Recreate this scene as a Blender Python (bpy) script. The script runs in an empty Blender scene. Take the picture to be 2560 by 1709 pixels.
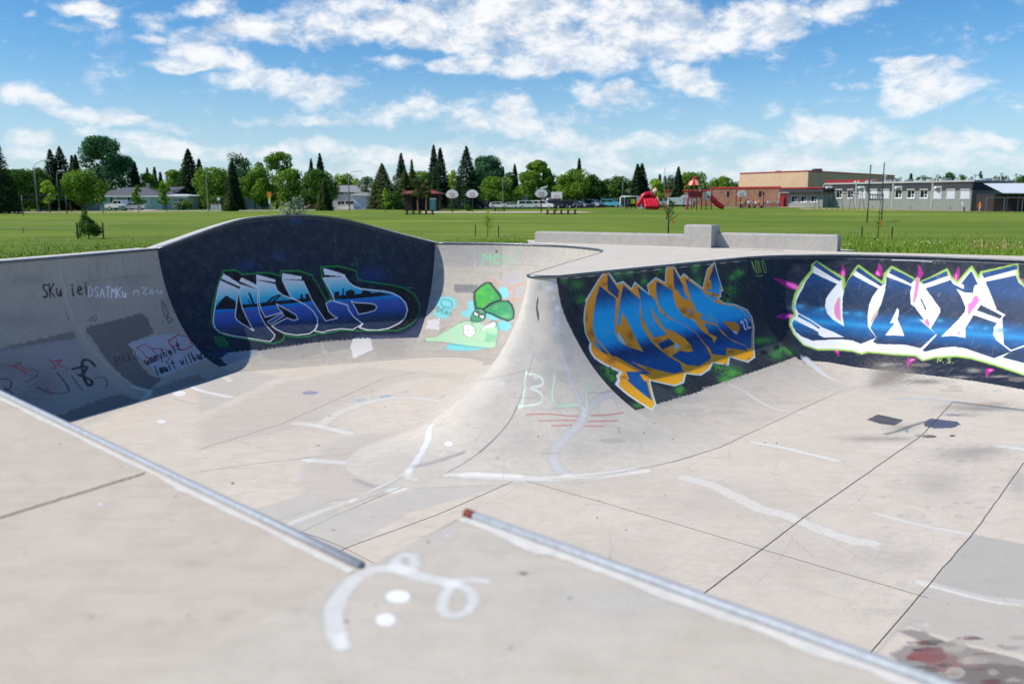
import bpy, bmesh, math, random
import numpy as np
from mathutils import Vector, Matrix
random.seed(7)
R = math.radians
SC = bpy.context.scene
COL = SC.collection

# ------------------------------------------------------------------ camera
cam_d = bpy.data.cameras.new("camera"); cam = bpy.data.objects.new("camera", cam_d); COL.objects.link(cam)
PITCH = R(9.27); EYE = 1.6; FPX = 2150.0
cam.location = (0, 0, EYE); cam.rotation_euler = (R(90) - PITCH, 0, 0)
cam_d.sensor_width = 36; cam_d.lens = 36 * FPX / 2560; cam_d.clip_end = 9000; cam_d.clip_start = 0.05
cam_d.dof.use_dof = True; cam_d.dof.focus_distance = 19.0; cam_d.dof.aperture_fstop = 1.2
SC.camera = cam
SC.view_settings.view_transform = 'Standard'; SC.view_settings.look = 'None'
SC.view_settings.exposure = 0.60; SC.view_settings.gamma = 1

# ------------------------------------------------------------------ sun
SUN_EL = 47.0; SUN_AZ = -12.0          # degrees; the sun stands to the left (-x), SUN_AZ of it turned to the far side
to_sun = Vector((-math.cos(R(SUN_EL)) * math.cos(R(SUN_AZ)), math.cos(R(SUN_EL)) * math.sin(R(SUN_AZ)), math.sin(R(SUN_EL))))
sl = bpy.data.lights.new("sun", 'SUN'); so = bpy.data.objects.new("sun", sl); COL.objects.link(so)
sl.energy = 3.1; sl.angle = R(0.53); sl.color = (1.0, 0.93, 0.835)
so.rotation_euler = to_sun.to_track_quat('Z', 'Y').to_euler()
# ------------------------------------------------------------------ sky with clouds, laid out by compass direction and height
def _dir(px, py):
    X = (px - 1280) / FPX; Y = (py - 854.5) / FPX
    x, y, z = X, math.cos(PITCH) - Y * math.sin(PITCH), -math.sin(PITCH) - Y * math.cos(PITCH)
    return math.atan2(x, y), math.atan2(z, math.hypot(x, y))
CLOUDS = [  # x, y, half width, half height, weight
 (505,118,118,52,1.15),(470,152,120,20,.9),(570,160,90,22,.8),(620,68,90,34,.75),(760,100,150,32,.95),(700,215,150,28,.95),(640,195,70,22,.6),(850,212,70,20,.85),(760,245,120,22,.7),
 (60,228,72,32,1.05),(150,262,70,26,.9),(270,288,95,30,1.1),(370,312,110,18,.8),(90,333,62,24,1.0),(230,330,40,16,.7),(120,372,110,14,.6),(390,350,120,16,.6),(360,378,70,20,.8),(420,380,60,22,.8),
 (70,44,16,9,.7),(150,32,46,16,.7),(225,30,70,26,.85),(150,70,60,12,.6),(240,62,40,10,.6),(380,40,60,22,.75),(375,78,46,14,.7),(160,208,45,7,.45),(520,20,90,22,.8),
 (880,40,160,44,.9),(1020,92,150,44,.95),(1180,60,200,60,1.05),(1330,110,220,66,1.1),(1500,60,240,66,1.1),(1700,70,230,64,1.05),(1900,55,210,46,.95),(1560,150,240,40,.85),(1250,170,180,32,.85),(1850,110,180,30,.6),(2100,20,160,26,.55),(985,170,60,18,.9),(1110,172,50,16,.85),(1300,10,500,30,.8),
 (1470,238,40,34,.8),(1550,262,84,30,1.05),(1530,235,32,26,.9),(1725,198,74,34,1.1),(1760,222,50,26,.7),(1925,268,40,22,.6),(2130,225,90,9,.5),(2070,262,90,10,.45),
 (2300,165,120,16,1.05),(2290,205,85,40,1.15),(2370,215,80,44,.95),(2250,262,60,30,.95),(2330,262,70,28,.8),(2540,272,30,6,.5),(2440,278,22,12,.6),
 (1000,285,95,30,1.05),(1060,262,30,24,.7),(1180,300,70,34,.95),(1285,285,52,52,1.1),(1340,318,80,30,.95),(1450,350,150,22,.75),(840,300,80,20,.7),(700,300,130,14,.55),(600,362,240,26,.6),(830,375,160,28,.65),(1010,392,160,32,.7),(1230,392,180,36,.7),(1450,402,160,28,.7),(1640,365,160,26,.55),
 (1800,330,110,18,.7),(1760,352,70,18,.6),(2005,315,36,38,1.0),(2080,330,70,34,1.1),(2200,318,56,20,.95),(2240,350,80,20,.6),(2335,352,44,20,1.0),(2420,362,80,24,1.05),(2510,360,40,16,.95),(1950,385,110,36,.85),(2080,392,120,30,.7),(2200,400,160,30,.55),(2400,410,160,24,.5),(1830,420,160,22,.6),(1600,430,260,20,.6),(1200,440,300,20,.6),(700,430,300,24,.55),(150,420,220,20,.55)]
w = bpy.data.worlds.new("World"); SC.world = w; w.use_nodes = True
_t = w.node_tree; _t.nodes.clear(); _L = _t.links.new
def _nd(typ, **k):
    n = _t.nodes.new(typ)
    for a, b in k.items(): setattr(n, a, b)
    return n
def _m(op, a, b=None, c=None, clamp=False):
    n = _nd('ShaderNodeMath', operation=op, use_clamp=clamp)
    for i, v in enumerate((a, b, c)):
        if v is None: continue
        if isinstance(v, (int, float)): n.inputs[i].default_value = v
        else: _L(v, n.inputs[i])
    return n.outputs[0]
def _vm(op, a, b=None, sc=None):
    n = _nd('ShaderNodeVectorMath', operation=op)
    for i, v in enumerate((a, b)):
        if v is None: continue
        if isinstance(v, tuple): n.inputs[i].default_value = v
        else: _L(v, n.inputs[i])
    if sc is not None: n.inputs[3].default_value = sc
    return n
_sky = _nd('ShaderNodeTexSky', sky_type='NISHITA', sun_disc=False, sun_elevation=R(SUN_EL), sun_rotation=R(-90 + SUN_AZ), air_density=1.0, dust_density=.35, ozone_density=2.2)
_co = _nd('ShaderNodeTexCoord').outputs['Generated']
_sp = _nd('ShaderNodeSeparateXYZ'); _L(_co, _sp.inputs[0])
_az = _m('ARCTAN2', _sp.outputs[0], _sp.outputs[1]); _el = _m('ARCSINE', _sp.outputs[2])
_cb = _nd('ShaderNodeCombineXYZ'); _L(_az, _cb.inputs[0]); _L(_el, _cb.inputs[1])
def _noi(vec, scale, detail=5, rough=.6, dist=0):
    n = _nd('ShaderNodeTexNoise'); _L(vec, n.inputs['Vector']); n.inputs['Scale'].default_value = scale; n.inputs['Detail'].default_value = detail; n.inputs['Roughness'].default_value = rough; n.inputs['Distortion'].default_value = dist; return n
# wobble the lookup so that no cloud is an ellipse
_nw = _noi(_cb.outputs[0], 9, 3, .6); _off = _vm('SCALE', _vm('SUBTRACT', _nw.outputs['Color'], (.5, .5, .5)).outputs[0], sc=.055).outputs[0]
_p = _vm('ADD', _cb.outputs[0], _off).outputs[0]
_f = None
for (x, y, rx, ry, wt) in CLOUDS:
    a, e = _dir(x, y); a2 = abs(_dir(x + rx, y)[0] - a); e2 = abs(_dir(x, y - ry)[1] - e)
    q = _vm('MULTIPLY', _vm('SUBTRACT', _p, (a, e, 0)).outputs[0], (.78 / a2, .78 / e2, 0)).outputs[0]
    d = _vm('DOT_PRODUCT', q, q).outputs['Value']
    g = _m('MULTIPLY', _m('SUBTRACT', 1.0, d, clamp=True), wt)
    _f = g if _f is None else _m('MAXIMUM', _f, g) if (len(CLOUDS) % 2 == 3) else _m('ADD', _f, g)
_st = _vm('MULTIPLY', _cb.outputs[0], (1, 1.7, 1)).outputs[0]
_n1 = _noi(_st, 20, 8, .66, .25).outputs[0]; _n2 = _noi(_st, 60, 3, .6).outputs[0]
_dens = _m('ADD', _m('MULTIPLY', _m('MINIMUM', _f, 1.1), .58), _m('ADD', _m('MULTIPLY', _m('SUBTRACT', _n1, .5), 1.75), _m('MULTIPLY', _m('SUBTRACT', _n2, .5), .55)))
def _mr(f, a, b, c=0, d=1, smooth=True):
    n = _nd('ShaderNodeMapRange'); n.interpolation_type = 'SMOOTHSTEP' if smooth else 'LINEAR'; _L(f, n.inputs[0])
    for i, v in enumerate((a, b, c, d)): n.inputs[i + 1].default_value = v
    return n.outputs[0]
_cov = _mr(_dens, .02, .80)
# lit tops, blue-grey bases: compare with the density a little higher up
_up = _vm('ADD', _st, (-.012, .03, 0)).outputs[0]; _n1b = _noi(_up, 20, 4, .6, .25).outputs[0]
_sh = _mr(_m('ADD', _m('MULTIPLY', _m('SUBTRACT', _n1b, _n1), 2.6), _m('MULTIPLY', _dens, .30)), -.10, .60, 0, 1)
def _mix(f, a, b, blend='MIX'):
    n = _nd('ShaderNodeMix', data_type='RGBA', blend_type=blend)
    for k, v in ((0, f), (6, a), (7, b)):
        if isinstance(v, (int, float)): n.inputs[k].default_value = v
        elif isinstance(v, tuple): n.inputs[k].default_value = (*v, 1)
        else: _L(v, n.inputs[k])
    return n.outputs[2]
_tint = _mix(_mr(_el, 0.0, .30, 0, 1, False), (.54, .72, .86), (.22, .56, .80))
_skyc = _mix(1.0, _sky.outputs[0], _tint, 'MULTIPLY')
_skyc = _mix(_mr(_el, -.02, .17, .62, 0), _skyc, (4.0, 4.75, 5.5))
_cl = _mix(_sh, (6.4, 6.4, 6.4), (3.9, 4.4, 5.1))
_cl = _mix(_mr(_el, 0.0, .20, .70, 0), _cl, (5.2, 5.6, 6.0))
_fin = _mix(_m('MULTIPLY', _cov, .94), _skyc, _cl)
_fin = _mix(_mr(_el, -.02, -.005, 1, 0), _fin, (1.2, 1.6, 1.0))
_bg = _nd('ShaderNodeBackground'); _o = _nd('ShaderNodeOutputWorld'); _L(_fin, _bg.inputs[0]); _L(_bg.outputs[0], _o.inputs[0]); _bg.inputs[1].default_value = .105
w.cycles.sampling_method = 'MANUAL'; w.cycles.sample_map_resolution = 256
# ------------------------------------------------------------------ plan of the bowl, metres (deck level = 0)
DEPTH = 3.2
THETA = R(82)
def ray(px, py):
    X = (px - 1280) / FPX; Y = (py - 854.5) / FPX
    f = np.array([0, math.cos(PITCH), -math.sin(PITCH)]); u = np.array([0, math.sin(PITCH), math.cos(PITCH)])
    return f + np.array([1.0, 0, 0]) * X - u * Y
def on_z(px, py, z=0.0):
    d = ray(px, py); k = (z - EYE) / d[2]
    return np.array([d[0] * k, d[1] * k, z])
def on_y(px, py, y):
    d = ray(px, py); k = y / d[1]
    return np.array([d[0] * k, y, EYE + d[2] * k])
def project(P):
    P = np.asarray(P, float) - np.array([0, 0, EYE])
    cx = P[..., 0]; cy = P[..., 1] * math.cos(PITCH) - P[..., 2] * math.sin(PITCH); cu = P[..., 1] * math.sin(PITCH) + P[..., 2] * math.cos(PITCH)
    return np.stack([1280 + FPX * cx / cy, 854.5 - FPX * cu / cy], -1)
# every wall panel is a loft between the coping curve C and the foot curve F: knots (Cx, Cy, Cz, Fx, Fy)
PANELS = {
 'left': (False, 7.4, 4.9, [(-13.75,15.29,0.2,-11.23,14.07),(-11.99,20.18,0.2,-9.33,19.34),(-11.42,21.78,0.21,-8.8,21.0),(-10.47,25.5,0.22,-7.87,24.06)]),
 'dome': (True, 9.6, 5.4, [(-10.47,25.5,0.22,-7.87,24.06),(-9.8,26.15,0.52,-7.37,24.29),(-9.1,26.83,0.83,-6.87,24.52),(-8.47,27.44,1.05,-6.45,24.71),(-7.81,28.08,1.13,-6.01,24.91),(-7.13,28.74,1.16,-5.59,25.11),(-6.42,29.43,1.11,-5.16,25.3),(-5.67,30.16,0.96,-4.73,25.5),(-4.89,30.91,0.71,-4.3,25.69),(-4.06,31.72,0.42,-3.87,25.89),(-3.19,32.56,0.14,-3.44,26.09),(-2.92,32.83,0.05,-3.31,26.15)]),
 'back': (True, 8.6, 5.4, [(-2.92,32.83,0.05,-3.31,26.15),(-1.2,32.51,0.05,-2.62,26.42),(0.3,31.9,0.05,-1.94,26.42),(1.57,30.87,0.05,-1.49,26.35),(2.33,29.65,0.05,-1.17,26.08),(2.85,28.58,0.04,-0.98,25.81),(2.9,27.42,0.04,-0.88,25.61),(2.67,26.15,0.04,-0.89,25.09)]),
 'side': (False, 8.4, 4.6, [(2.67,26.15,0.04,-0.89,25.09),(1.62,23.22,0.0,-1.6,21.6),(0.4,19.08,0.0,-2.17,17.86)]),
 'hip': (True, 9.0, 5.2, [(.40,19.08,0,-2.17,17.86),(.375,19.0,0,-2.6,17.2),(.36,18.95,0,-3.0,16.4),(.36,18.9,0,-3.1,15.5),(.37,18.86,0,-2.85,14.75),(.39,18.82,0,-2.35,14.2),(.42,18.78,0,-1.7,14.02),
        (.5,18.73,0,-.9,14.12),(.6,18.70,0,.1,14.24),(.7,18.68,0,1.19,14.47),(.8,18.67,0,2.32,15.0),(.9,18.675,0,3.17,15.66),(1.0,18.68,0,4.14,16.54)]),
 'orange': (False, 8.3, 4.7, [(1.0,18.68,0,4.14,16.54),(3.14,21.09,0,6.0,18.9),(6.87,25.13,0,9.05,22.05)]),
 'right': (True, 9.4, 5.0, [(6.87,25.13,0,9.05,22.05),(7.7,25.7,0,9.1,22.03),(8.68,26.0,0,9.17,22.0),(10.12,26.15,0,9.4,21.9),(11.95,25.4,0,9.9,21.55),(13.1,24.6,0,10.9,21.0),(14.17,23.7,0,11.7,20.5),(15.0,22.8,0,12.4,19.8)]),
 'east': (True, 26, 5.0, [(15.0,22.8,0,12.4,19.8),(16.6,20,0,13.6,17.6),(17.6,16,0,14.2,14.6),(17.8,11,0,14.2,10.6),(17.3,5,0,13.8,5.4),(15.0,-1,0,11.8,1.8),(10.0,-4.6,0,8.4,-1.0),(8.0,-3.7,0,7.0,-.6)]),
 'near': (False, 20, 4.4, [(8.0,-3.7,0,9.7,-1.9),(1.37,2.67,0,3.07,4.47),(-.25,4.23,0,1.3,6.2),(-.66,3.58,0,.45,5.3),(-.9,3.81,0,.35,5.6),(-4.27,7.0,0,-2.57,8.8),(-13.75,15.29,.1,-11.23,14.07)]),
}
def _catmull(K, t):
    K = np.asarray(K, float); n = len(K); i = np.clip(np.floor(t).astype(int), 0, n - 2); f = (t - i)[..., None]
    g = lambda j: K[np.clip(j, 0, n - 1)]
    p0 = np.where((i - 1 < 0)[..., None], 2 * K[0] - K[1], g(i - 1)); p3 = np.where((i + 2 > n - 1)[..., None], 2 * K[-1] - K[-2], g(i + 2))
    p1 = g(i); p2 = g(i + 1)
    return .5 * (2 * p1 + (p2 - p0) * f + (2 * p0 - 5 * p1 + 4 * p2 - p3) * f * f + (3 * p1 - p0 - 3 * p2 + p3) * f ** 3)
def surf(panel, u, v):
    smooth, LU, LV, K = PANELS[panel]
    K = np.asarray(K, float); Cc = K[:, :3]; F = K[:, 3:]
    mid = np.vstack([.5 * (Cc[:, :2] + F)]); seg = np.hypot(*(mid[1:] - mid[:-1]).T); s = np.r_[0, np.cumsum(seg)]; s = s / s[-1]
    t = np.interp(u, s, np.arange(len(K))) + np.minimum(u, 0) * (len(K) - 1) + np.maximum(u - 1, 0) * (len(K) - 1)
    if smooth: Q = _catmull(K, t)
    else:
        i = np.clip(np.floor(t).astype(int), 0, len(K) - 2); f = (t - i)[..., None]; Q = K[i] * (1 - f) + K[i + 1] * f
    th = THETA * (1 - v); h = 1 - np.sin(th) / math.sin(THETA); d = 1 - (1 - np.cos(th)) / (1 - math.cos(THETA))
    x = Q[..., 0] + (Q[..., 3] - Q[..., 0]) * h; y = Q[..., 1] + (Q[..., 4] - Q[..., 1]) * h
    z = Q[..., 2] - (Q[..., 2] + DEPTH - .002) * d
    return np.stack([x, y, z], -1)
# paint on the bowl in surface coordinates (millimetres along and down each panel; x, y on the floor and deck)
PAINT = {
 'left': [
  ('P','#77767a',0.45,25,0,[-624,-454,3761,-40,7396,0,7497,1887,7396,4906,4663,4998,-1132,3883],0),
  ('L','#cfcfd2',0.35,73,55,[4947,61,4925,506,4891,1062,4914,1784,4947,2580,5010,3310,5029,4356],1),
  ('L','#4e5158',0.6,14,9,[4972,63,4950,509,4916,1066,4939,1790,4987,2594],1),
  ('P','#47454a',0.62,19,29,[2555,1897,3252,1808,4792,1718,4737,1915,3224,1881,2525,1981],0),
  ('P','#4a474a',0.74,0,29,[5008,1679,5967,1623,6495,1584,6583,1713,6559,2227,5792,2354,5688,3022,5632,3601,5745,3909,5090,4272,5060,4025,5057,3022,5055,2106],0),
  ('P','#92939a',0.6,11,13,[2113,1989,3247,1823,4744,1899,4702,2240,4737,2844,4699,3907,3083,4158,1785,3803,1223,3392],0),
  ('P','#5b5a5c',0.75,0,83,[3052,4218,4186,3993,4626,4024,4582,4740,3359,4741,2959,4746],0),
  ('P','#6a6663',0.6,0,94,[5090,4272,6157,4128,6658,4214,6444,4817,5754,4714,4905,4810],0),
  ('P','#aeb6c8',0.9,0,31,[5762,2346,6563,2292,7336,2432,7449,2811,7478,3554,6367,3726,5831,3839,5856,3091],0),
  ('B','#5c5f64',0.4,0,[3191,2322,392,126,-179,410]),
  ('B','#56595e',0.45,0,[3568,2961,321,145,-254,502]),
  ('B','#5c5f64',0.4,0,[3031,3300,397,234,-196,402]),
  ('B','#9aa6bb',0.5,0,[4166,2394,219,70,-138,284]),
  ('L','#16171b',1,39,9,[4566,576,4515,545,4472,603,4480,678,4527,725,4509,815,4447,843,4421,811],1),
  ('L','#16171b',1,34,8,[4614,548,4556,849],0),
  ('L','#16171b',1,33,8,[4715,552,4584,713,4657,854],1),
  ('L','#16171b',1,38,9,[4737,674,4715,842,4772,845,4823,678,4791,862],1),
  ('L','#16171b',1,40,9,[5074,712,5044,888],0),
  ('L','#16171b',1,41,9,[5084,640,5085,654],0),
  ('L','#16171b',1,42,9,[5170,787,5267,774,5261,700,5214,700,5170,787,5181,892,5252,863],1),
  ('L','#16171b',1,42,9,[5376,716,5345,896],0),
  ('L','#16171b',1,43,9,[5387,642,5387,657],0),
  ('L','#eef1fa',0.95,30,9,[5451,724,5375,965],0),
  ('L','#eef1fa',0.95,32,9,[5451,724,5509,771,5503,859,5442,951,5375,965],1),
  ('L','#eef1fa',0.95,35,10,[5661,783,5618,750,5573,794,5574,858,5612,904,5588,977,5530,993,5509,963],1),
  ('L','#eef1fa',0.95,31,9,[5628,1011,5752,772,5729,1029],1),
  ('L','#eef1fa',0.95,34,10,[5681,915,5747,927],0),
  ('L','#eef1fa',0.95,34,10,[5838,786,5942,802],0),
  ('L','#eef1fa',0.95,32,9,[5890,794,5808,1043],0),
  ('L','#eef1fa',0.95,34,10,[5889,1058,5982,809,5975,966,6066,822,5993,1077],1),
  ('L','#eef1fa',0.95,33,10,[6107,829,6023,1082],0),
  ('L','#eef1fa',0.95,32,9,[6204,844,6062,968,6118,1099],1),
  ('L','#eef1fa',0.95,35,10,[6212,953,6174,1096,6228,1105,6294,966,6245,1122],1),
  ('L','#e4e8f2',0.9,31,10,[6505,978,6477,1075],0),
  ('L','#e4e8f2',0.9,33,11,[6500,994,6585,983,6627,1008,6603,1090],1),
  ('L','#e4e8f2',0.9,30,10,[6727,934,6890,951,6680,1098,6842,1117],1),
  ('L','#e4e8f2',0.9,33,11,[7001,1031,6925,1057,6924,1118,6988,1134,7036,1087,7001,1031],1),
  ('L','#e4e8f2',0.9,33,11,[7132,1045,7122,1140,7207,1150,7260,1059,7238,1162],1),
  ('L','#16171b',0.8,19,11,[5187,1531,5319,1423,5411,1458,5299,1588,5265,1446],1),
  ('L','#16171b',0.8,16,11,[5162,1519,5355,1600],0),
  ('L','#16171b',0.9,29,13,[7176,1341,7215,1533,7195,1761,7127,1826,7252,1934,7111,2026,7073,1776,7108,1514,7176,1341],0),
  ('L','#16171b',0.8,19,12,[7189,1454,7094,1981],0),
  ('L','#3a3c44',0.7,16,12,[6930,1445,6929,1631,6972,1526],1),
  ('L','#3a3c44',0.7,18,13,[6803,1956,6946,2050,6955,1869],1),
  ('L','#b3202c',0.9,31,10,[5898,2539,6139,2479,6246,2673,6234,2944,6025,3105,5960,2919,5961,2674,5898,2539],0),
  ('L','#b3202c',0.9,28,14,[5947,2940,6161,2943],0),
  ('L','#b3202c',0.8,42,14,[6277,2683,6556,2776,6613,3060,6287,3275],1),
  ('L','#b3202c',0.9,42,12,[6794,2560,7175,2435,7409,2596,7332,2933,7013,2987,6780,2851,6794,2560],0),
  ('L','#b3202c',0.9,28,12,[7039,2537,6987,2766,6830,2766],1),
  ('L','#c04a5a',0.8,25,13,[7197,2681,7384,2638,7352,2832],1),
  ('L','#16171b',1,42,13,[5846,2999,5806,3166,5863,3155,5930,2983,5880,3167],1),
  ('L','#16171b',1,35,11,[5935,3157,5986,2987,6029,2965,5986,3148],1),
  ('L','#16171b',1,32,10,[6032,2993,6081,2955,6044,3137],1),
  ('L','#16171b',1,35,11,[6082,3130,6132,2960,6176,2938,6134,3121],1),
  ('L','#16171b',1,33,10,[6179,2966,6228,2928,6193,3110],1),
  ('L','#16171b',1,41,13,[6284,2918,6288,3063],0),
  ('L','#16171b',1,32,10,[6377,2901,6220,3211],0),
  ('L','#16171b',1,36,11,[6463,2772,6383,3076],0),
  ('L','#16171b',1,35,11,[6422,2936,6489,2895,6467,3061],1),
  ('L','#16171b',1,43,13,[6663,2878,6607,2874,6558,3015,6618,3004,6667,2863,6634,3031],1),
  ('L','#16171b',1,37,12,[6790,2827,6742,3012],0),
  ('L','#16171b',1,40,12,[6807,2752,6806,2767],0),
  ('L','#16171b',1,38,12,[6974,2680,6905,2968,6951,2975],1),
  ('L','#16171b',1,41,13,[6902,2793,7001,2775],0),
  ('L','#16171b',1,33,10,[5962,3284,5800,3671],0),
  ('L','#16171b',1,64,20,[6042,3417,5970,3499,5919,3638,5950,3655,6024,3531,6042,3417],1),
  ('L','#16171b',1,52,16,[6122,3408,6040,3625,6091,3620,6200,3400,6103,3638],1),
  ('L','#16171b',1,34,11,[6296,3390,6195,3629],0),
  ('L','#16171b',1,36,11,[6333,3296,6328,3314],0),
  ('L','#16171b',1,35,11,[6489,3226,6340,3594,6373,3610],1),
  ('L','#16171b',1,48,15,[6397,3361,6481,3352],0),
  ('L','#16171b',1,34,11,[6663,3351,6585,3588,6697,3384,6640,3583,6762,3340],1),
  ('L','#16171b',1,36,11,[6848,3331,6749,3571],0),
  ('L','#16171b',1,39,12,[6884,3236,6879,3255],0),
  ('L','#16171b',1,37,12,[7046,3165,6892,3557],0),
  ('L','#16171b',1,40,13,[7146,3155,6992,3547,7078,3498,7136,3357,7059,3384],1),
  ('L','#16171b',1,53,17,[7236,3291,7159,3510,7217,3504,7323,3282,7232,3523],1),
  ('L','#16171b',1,38,12,[7385,3275,7288,3517],0),
  ('L','#16171b',1,57,18,[7370,3314,7447,3262,7465,3305,7382,3508],1),
  ('L','#16171b',1,49,15,[7614,3271,7553,3277,7555,3392,7452,3501],1),
  ('L','#16171b',0.7,20,9,[5257,2659,5173,2911],0),
  ('L','#16171b',0.7,22,10,[5257,2659,5365,2674,5353,2736,5219,2778],1),
  ('L','#16171b',0.7,20,9,[5219,2778,5349,2798,5313,2881,5173,2911],1),
  ('L','#16171b',0.7,32,15,[5469,2642,5405,2844,5454,2891,5557,2833,5622,2630],1),
  ('L','#16171b',0.7,20,9,[5688,2625,5862,2611,5605,2881,5780,2869],1),
  ('L','#16171b',0.9,28,7,[2857,2561,3079,2566,3098,2730,2911,2942,2914,2737,2969,3012],1),
  ('L','#16171b',0.6,28,7,[3311,2772,3560,2703,3646,2572,3544,2422],1),
  ('L','#16171b',0.85,32,11,[3952,2724,3946,3040,3874,3367,3766,3420,3497,3272,3420,2992],1),
  ('L','#16171b',0.85,26,9,[4155,2893,4075,3482],0),
  ('L','#16171b',0.95,66,13,[4274,2715,4635,2714,4333,2967,4264,2891,4466,3232,4196,3462,4542,2511,4720,2548,4732,2773],1),
  ('L','#16171b',0.8,27,9,[4513,3148,4719,3190,4656,3448,4528,3565],1),
  ('L','#b3202c',0.9,27,8,[3206,2244,3334,2300,3466,2215,3407,2378,3530,2532],1),
  ('L','#b3202c',0.9,35,10,[3307,2310,3383,2407,3427,2574],1),
  ('L','#b3202c',0.9,27,8,[3954,2287,4021,2422,3982,2610,3911,2544],1),
  ('L','#b3202c',0.9,32,9,[4036,2389,4244,2396,4050,2471,4106,2571,4195,2686],1),
  ('L','#b3202c',0.9,31,9,[3529,3113,3533,3344],0),
  ('L','#3e4046',0.6,14,14,[5570,246,5520,539,5447,651],1),
  ('L','#3e4046',0.6,14,14,[5796,179,5734,535,5764,600],1),
  ('L','#3e4046',0.6,15,15,[5989,228,5969,470],0),
  ('L','#3e4046',0.6,16,16,[6432,115,6407,331,6430,523,6382,645],1),
  ('L','#3e4046',0.6,16,16,[6853,152,6833,569],0),
  ('L','#3e4046',0.6,14,14,[5730,202,5730,352],0),
  ('L','#3e4046',0.6,17,17,[7146,113,7363,328],0),
  ('L','#3e4046',0.6,14,14,[5220,621,5491,596,6439,620,6722,589,7123,703],1),
  ('B','#6b6d72',0.35,0,[4213,424,479,55,-31,135]),
  ('B','#6b6d72',0.35,0,[5861,52,700,60,-13,74]),
  ('B','#6b6d72',0.35,0,[6534,708,537,68,-51,179]),
  ('B','#6b6d72',0.35,0,[3897,1274,608,114,-61,178]),
  ('B','#6b6d72',0.35,0,[5508,770,278,39,-185,569]),
  ('B','#6b6d72',0.35,0,[7345,1370,185,31,-239,561]),
  ('L','#3a3020',0.8,22,9,[4769,1223,4765,1430],0),
  ('L','#dedddd',0.7,109,68,[4969,3864,5128,4315,4373,4998,4826,4998],0),
 ],
 'dome': [
  ('P','#1b2638',1,0,13,[-300,4566,192,4566,826,4374,1927,3917,3372,3887,4356,3831,6364,3858,7976,3903,10061,3974,9900,3974,9900,-300,-300,-300],0),
  ('L','#8d8f92',0.35,16,15,[41,93,917,73,1854,73,2678,80,3546,73,4419,76,5319,80,6263,84,7222,85,8236,89,9344,108],1),
  ('P','#15161c',1,0,0,[1826,1130,2227,1199,2399,1347,2825,1394,2873,1370,3388,1432,3658,1532,3705,1398,4382,1439,4844,1583,4841,1695,4927,1733,5251,2341,5463,2289,5152,1632,5190,1589,5145,1348,5836,1309,6493,1414,6488,1554,6533,1645,6786,1704,7980,1758,8412,1815,8761,1976,9004,2205,9205,2525,9233,2863,9045,3186,8744,3399,8384,3524,7791,3519,6970,3495,5747,3403,4980,3485,4775,3450,4281,3540,3794,3515,3310,3381,3266,3501,3094,3625,2750,3663,2568,3623,1872,3348,1227,3072,1034,2885,958,2682,991,2467,1117,2161,1235,1953,1585,1415],0),
  ('B','#1c3f86',0.4,0,[2632,1166,399,46,-31,144]),
  ('B','#1c3f86',0.55,0,[7101,1517,643,-60,0,284]),
  ('B','#1c3f86',0.4,0,[3752,1005,331,20,-16,103]),
  ('B','#1c3f86',0.4,0,[643,3819,412,85,-139,210]),
  ('G',0,1,6,[-0.8857,0.0091,0.7086,-0.0467],[3722,1651,4470,1733,4702,2297,5132,3015,5642,2932,5424,2814,5290,2682,5218,2418,5434,2336,6087,2499,6126,2667,6319,2911,6717,3189,6252,3407,5754,3342,5159,3375,4964,3434,4600,3355,4769,3124,4803,2885,4687,2649,4438,2435,4125,2260,3914,2123]),
  ('G',0,1,6,[-0.8055,0.0293,0.5965,-0.0337],[5216,1659,6081,1639,6156,1756,6366,1881,6659,1956,7662,1983,7999,2040,8295,2161,8545,2387,8656,2655,8609,2987,8384,3219,7925,3420,7432,3482,6912,3448,6547,3332,6716,3189,6318,2911,6125,2667,6086,2499,5590,2370,5462,2079]),
  ('G',0,1,6,[-0.8621,-0.0109,0.7403,-0.0497],[2839,1590,3440,1748,3478,1916,3642,2073,4125,2260,4438,2435,4687,2649,4803,2885,4778,3080,4629,3297,4334,3440,3819,3437,3358,3314,3102,3145,2965,2995,3620,2785,3855,2892,4032,2866,3997,2718,3713,2532,3360,2307,3403,2483,3500,2587,2829,2678,2761,2435,2753,2206,2830,1855,2813,1698]),
  ('G',0,1,6,[-0.7208,-0.0444,0.7195,-0.0486],[1668,1374,2200,1739,2116,1847,1968,2149,1811,2473,1816,2598,1942,2772,2242,3061,2176,2625,2126,2276,2144,1961,2181,1806,2287,1616,2828,1864,2775,1955,2699,2200,2673,2562,2754,2926,2966,3318,2897,3432,2676,3571,2426,3495,1427,3114,1083,2920,997,2736,1014,2559,1114,2325,1364,1869,1547,1547]),
  ('G',0,1,6,[-0.892,-0.016,0.7686,-0.054],[2858,2831,3480,2619,3540,2695,2938,2937]),
  ('P','#17181d',1,0,0,[1247,2142,1280,2080,1490,1917,1726,1802,1869,1923,1983,2039,1912,2257],0),
  ('P','#17181d',1,0,0,[2131,2166,2352,2193,2670,2224,3027,2219,3109,2162,3237,2096,3402,2053,3560,2039,3609,2071,3439,2083,3304,2135,3138,2221,3787,2233,4133,2223,4688,2240,4685,2327,4108,2344,3419,2340,2770,2333,2126,2276],0),
  ('P','#17181d',1,0,0,[2463,1865,2533,1885,2585,2220,2509,2218],0),
  ('P','#17181d',1,0,0,[2394,2061,2425,2066,2459,2201,2417,2194],0),
  ('P','#17181d',1,0,0,[4295,2097,4362,2101,4367,2259,4277,2252],0),
  ('P','#17181d',1,0,0,[4468,2089,4597,2087,4683,2268,4471,2265],0),
  ('P','#17181d',1,0,0,[3203,2227,3510,2062,3574,2077,3300,2236],0),
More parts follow.
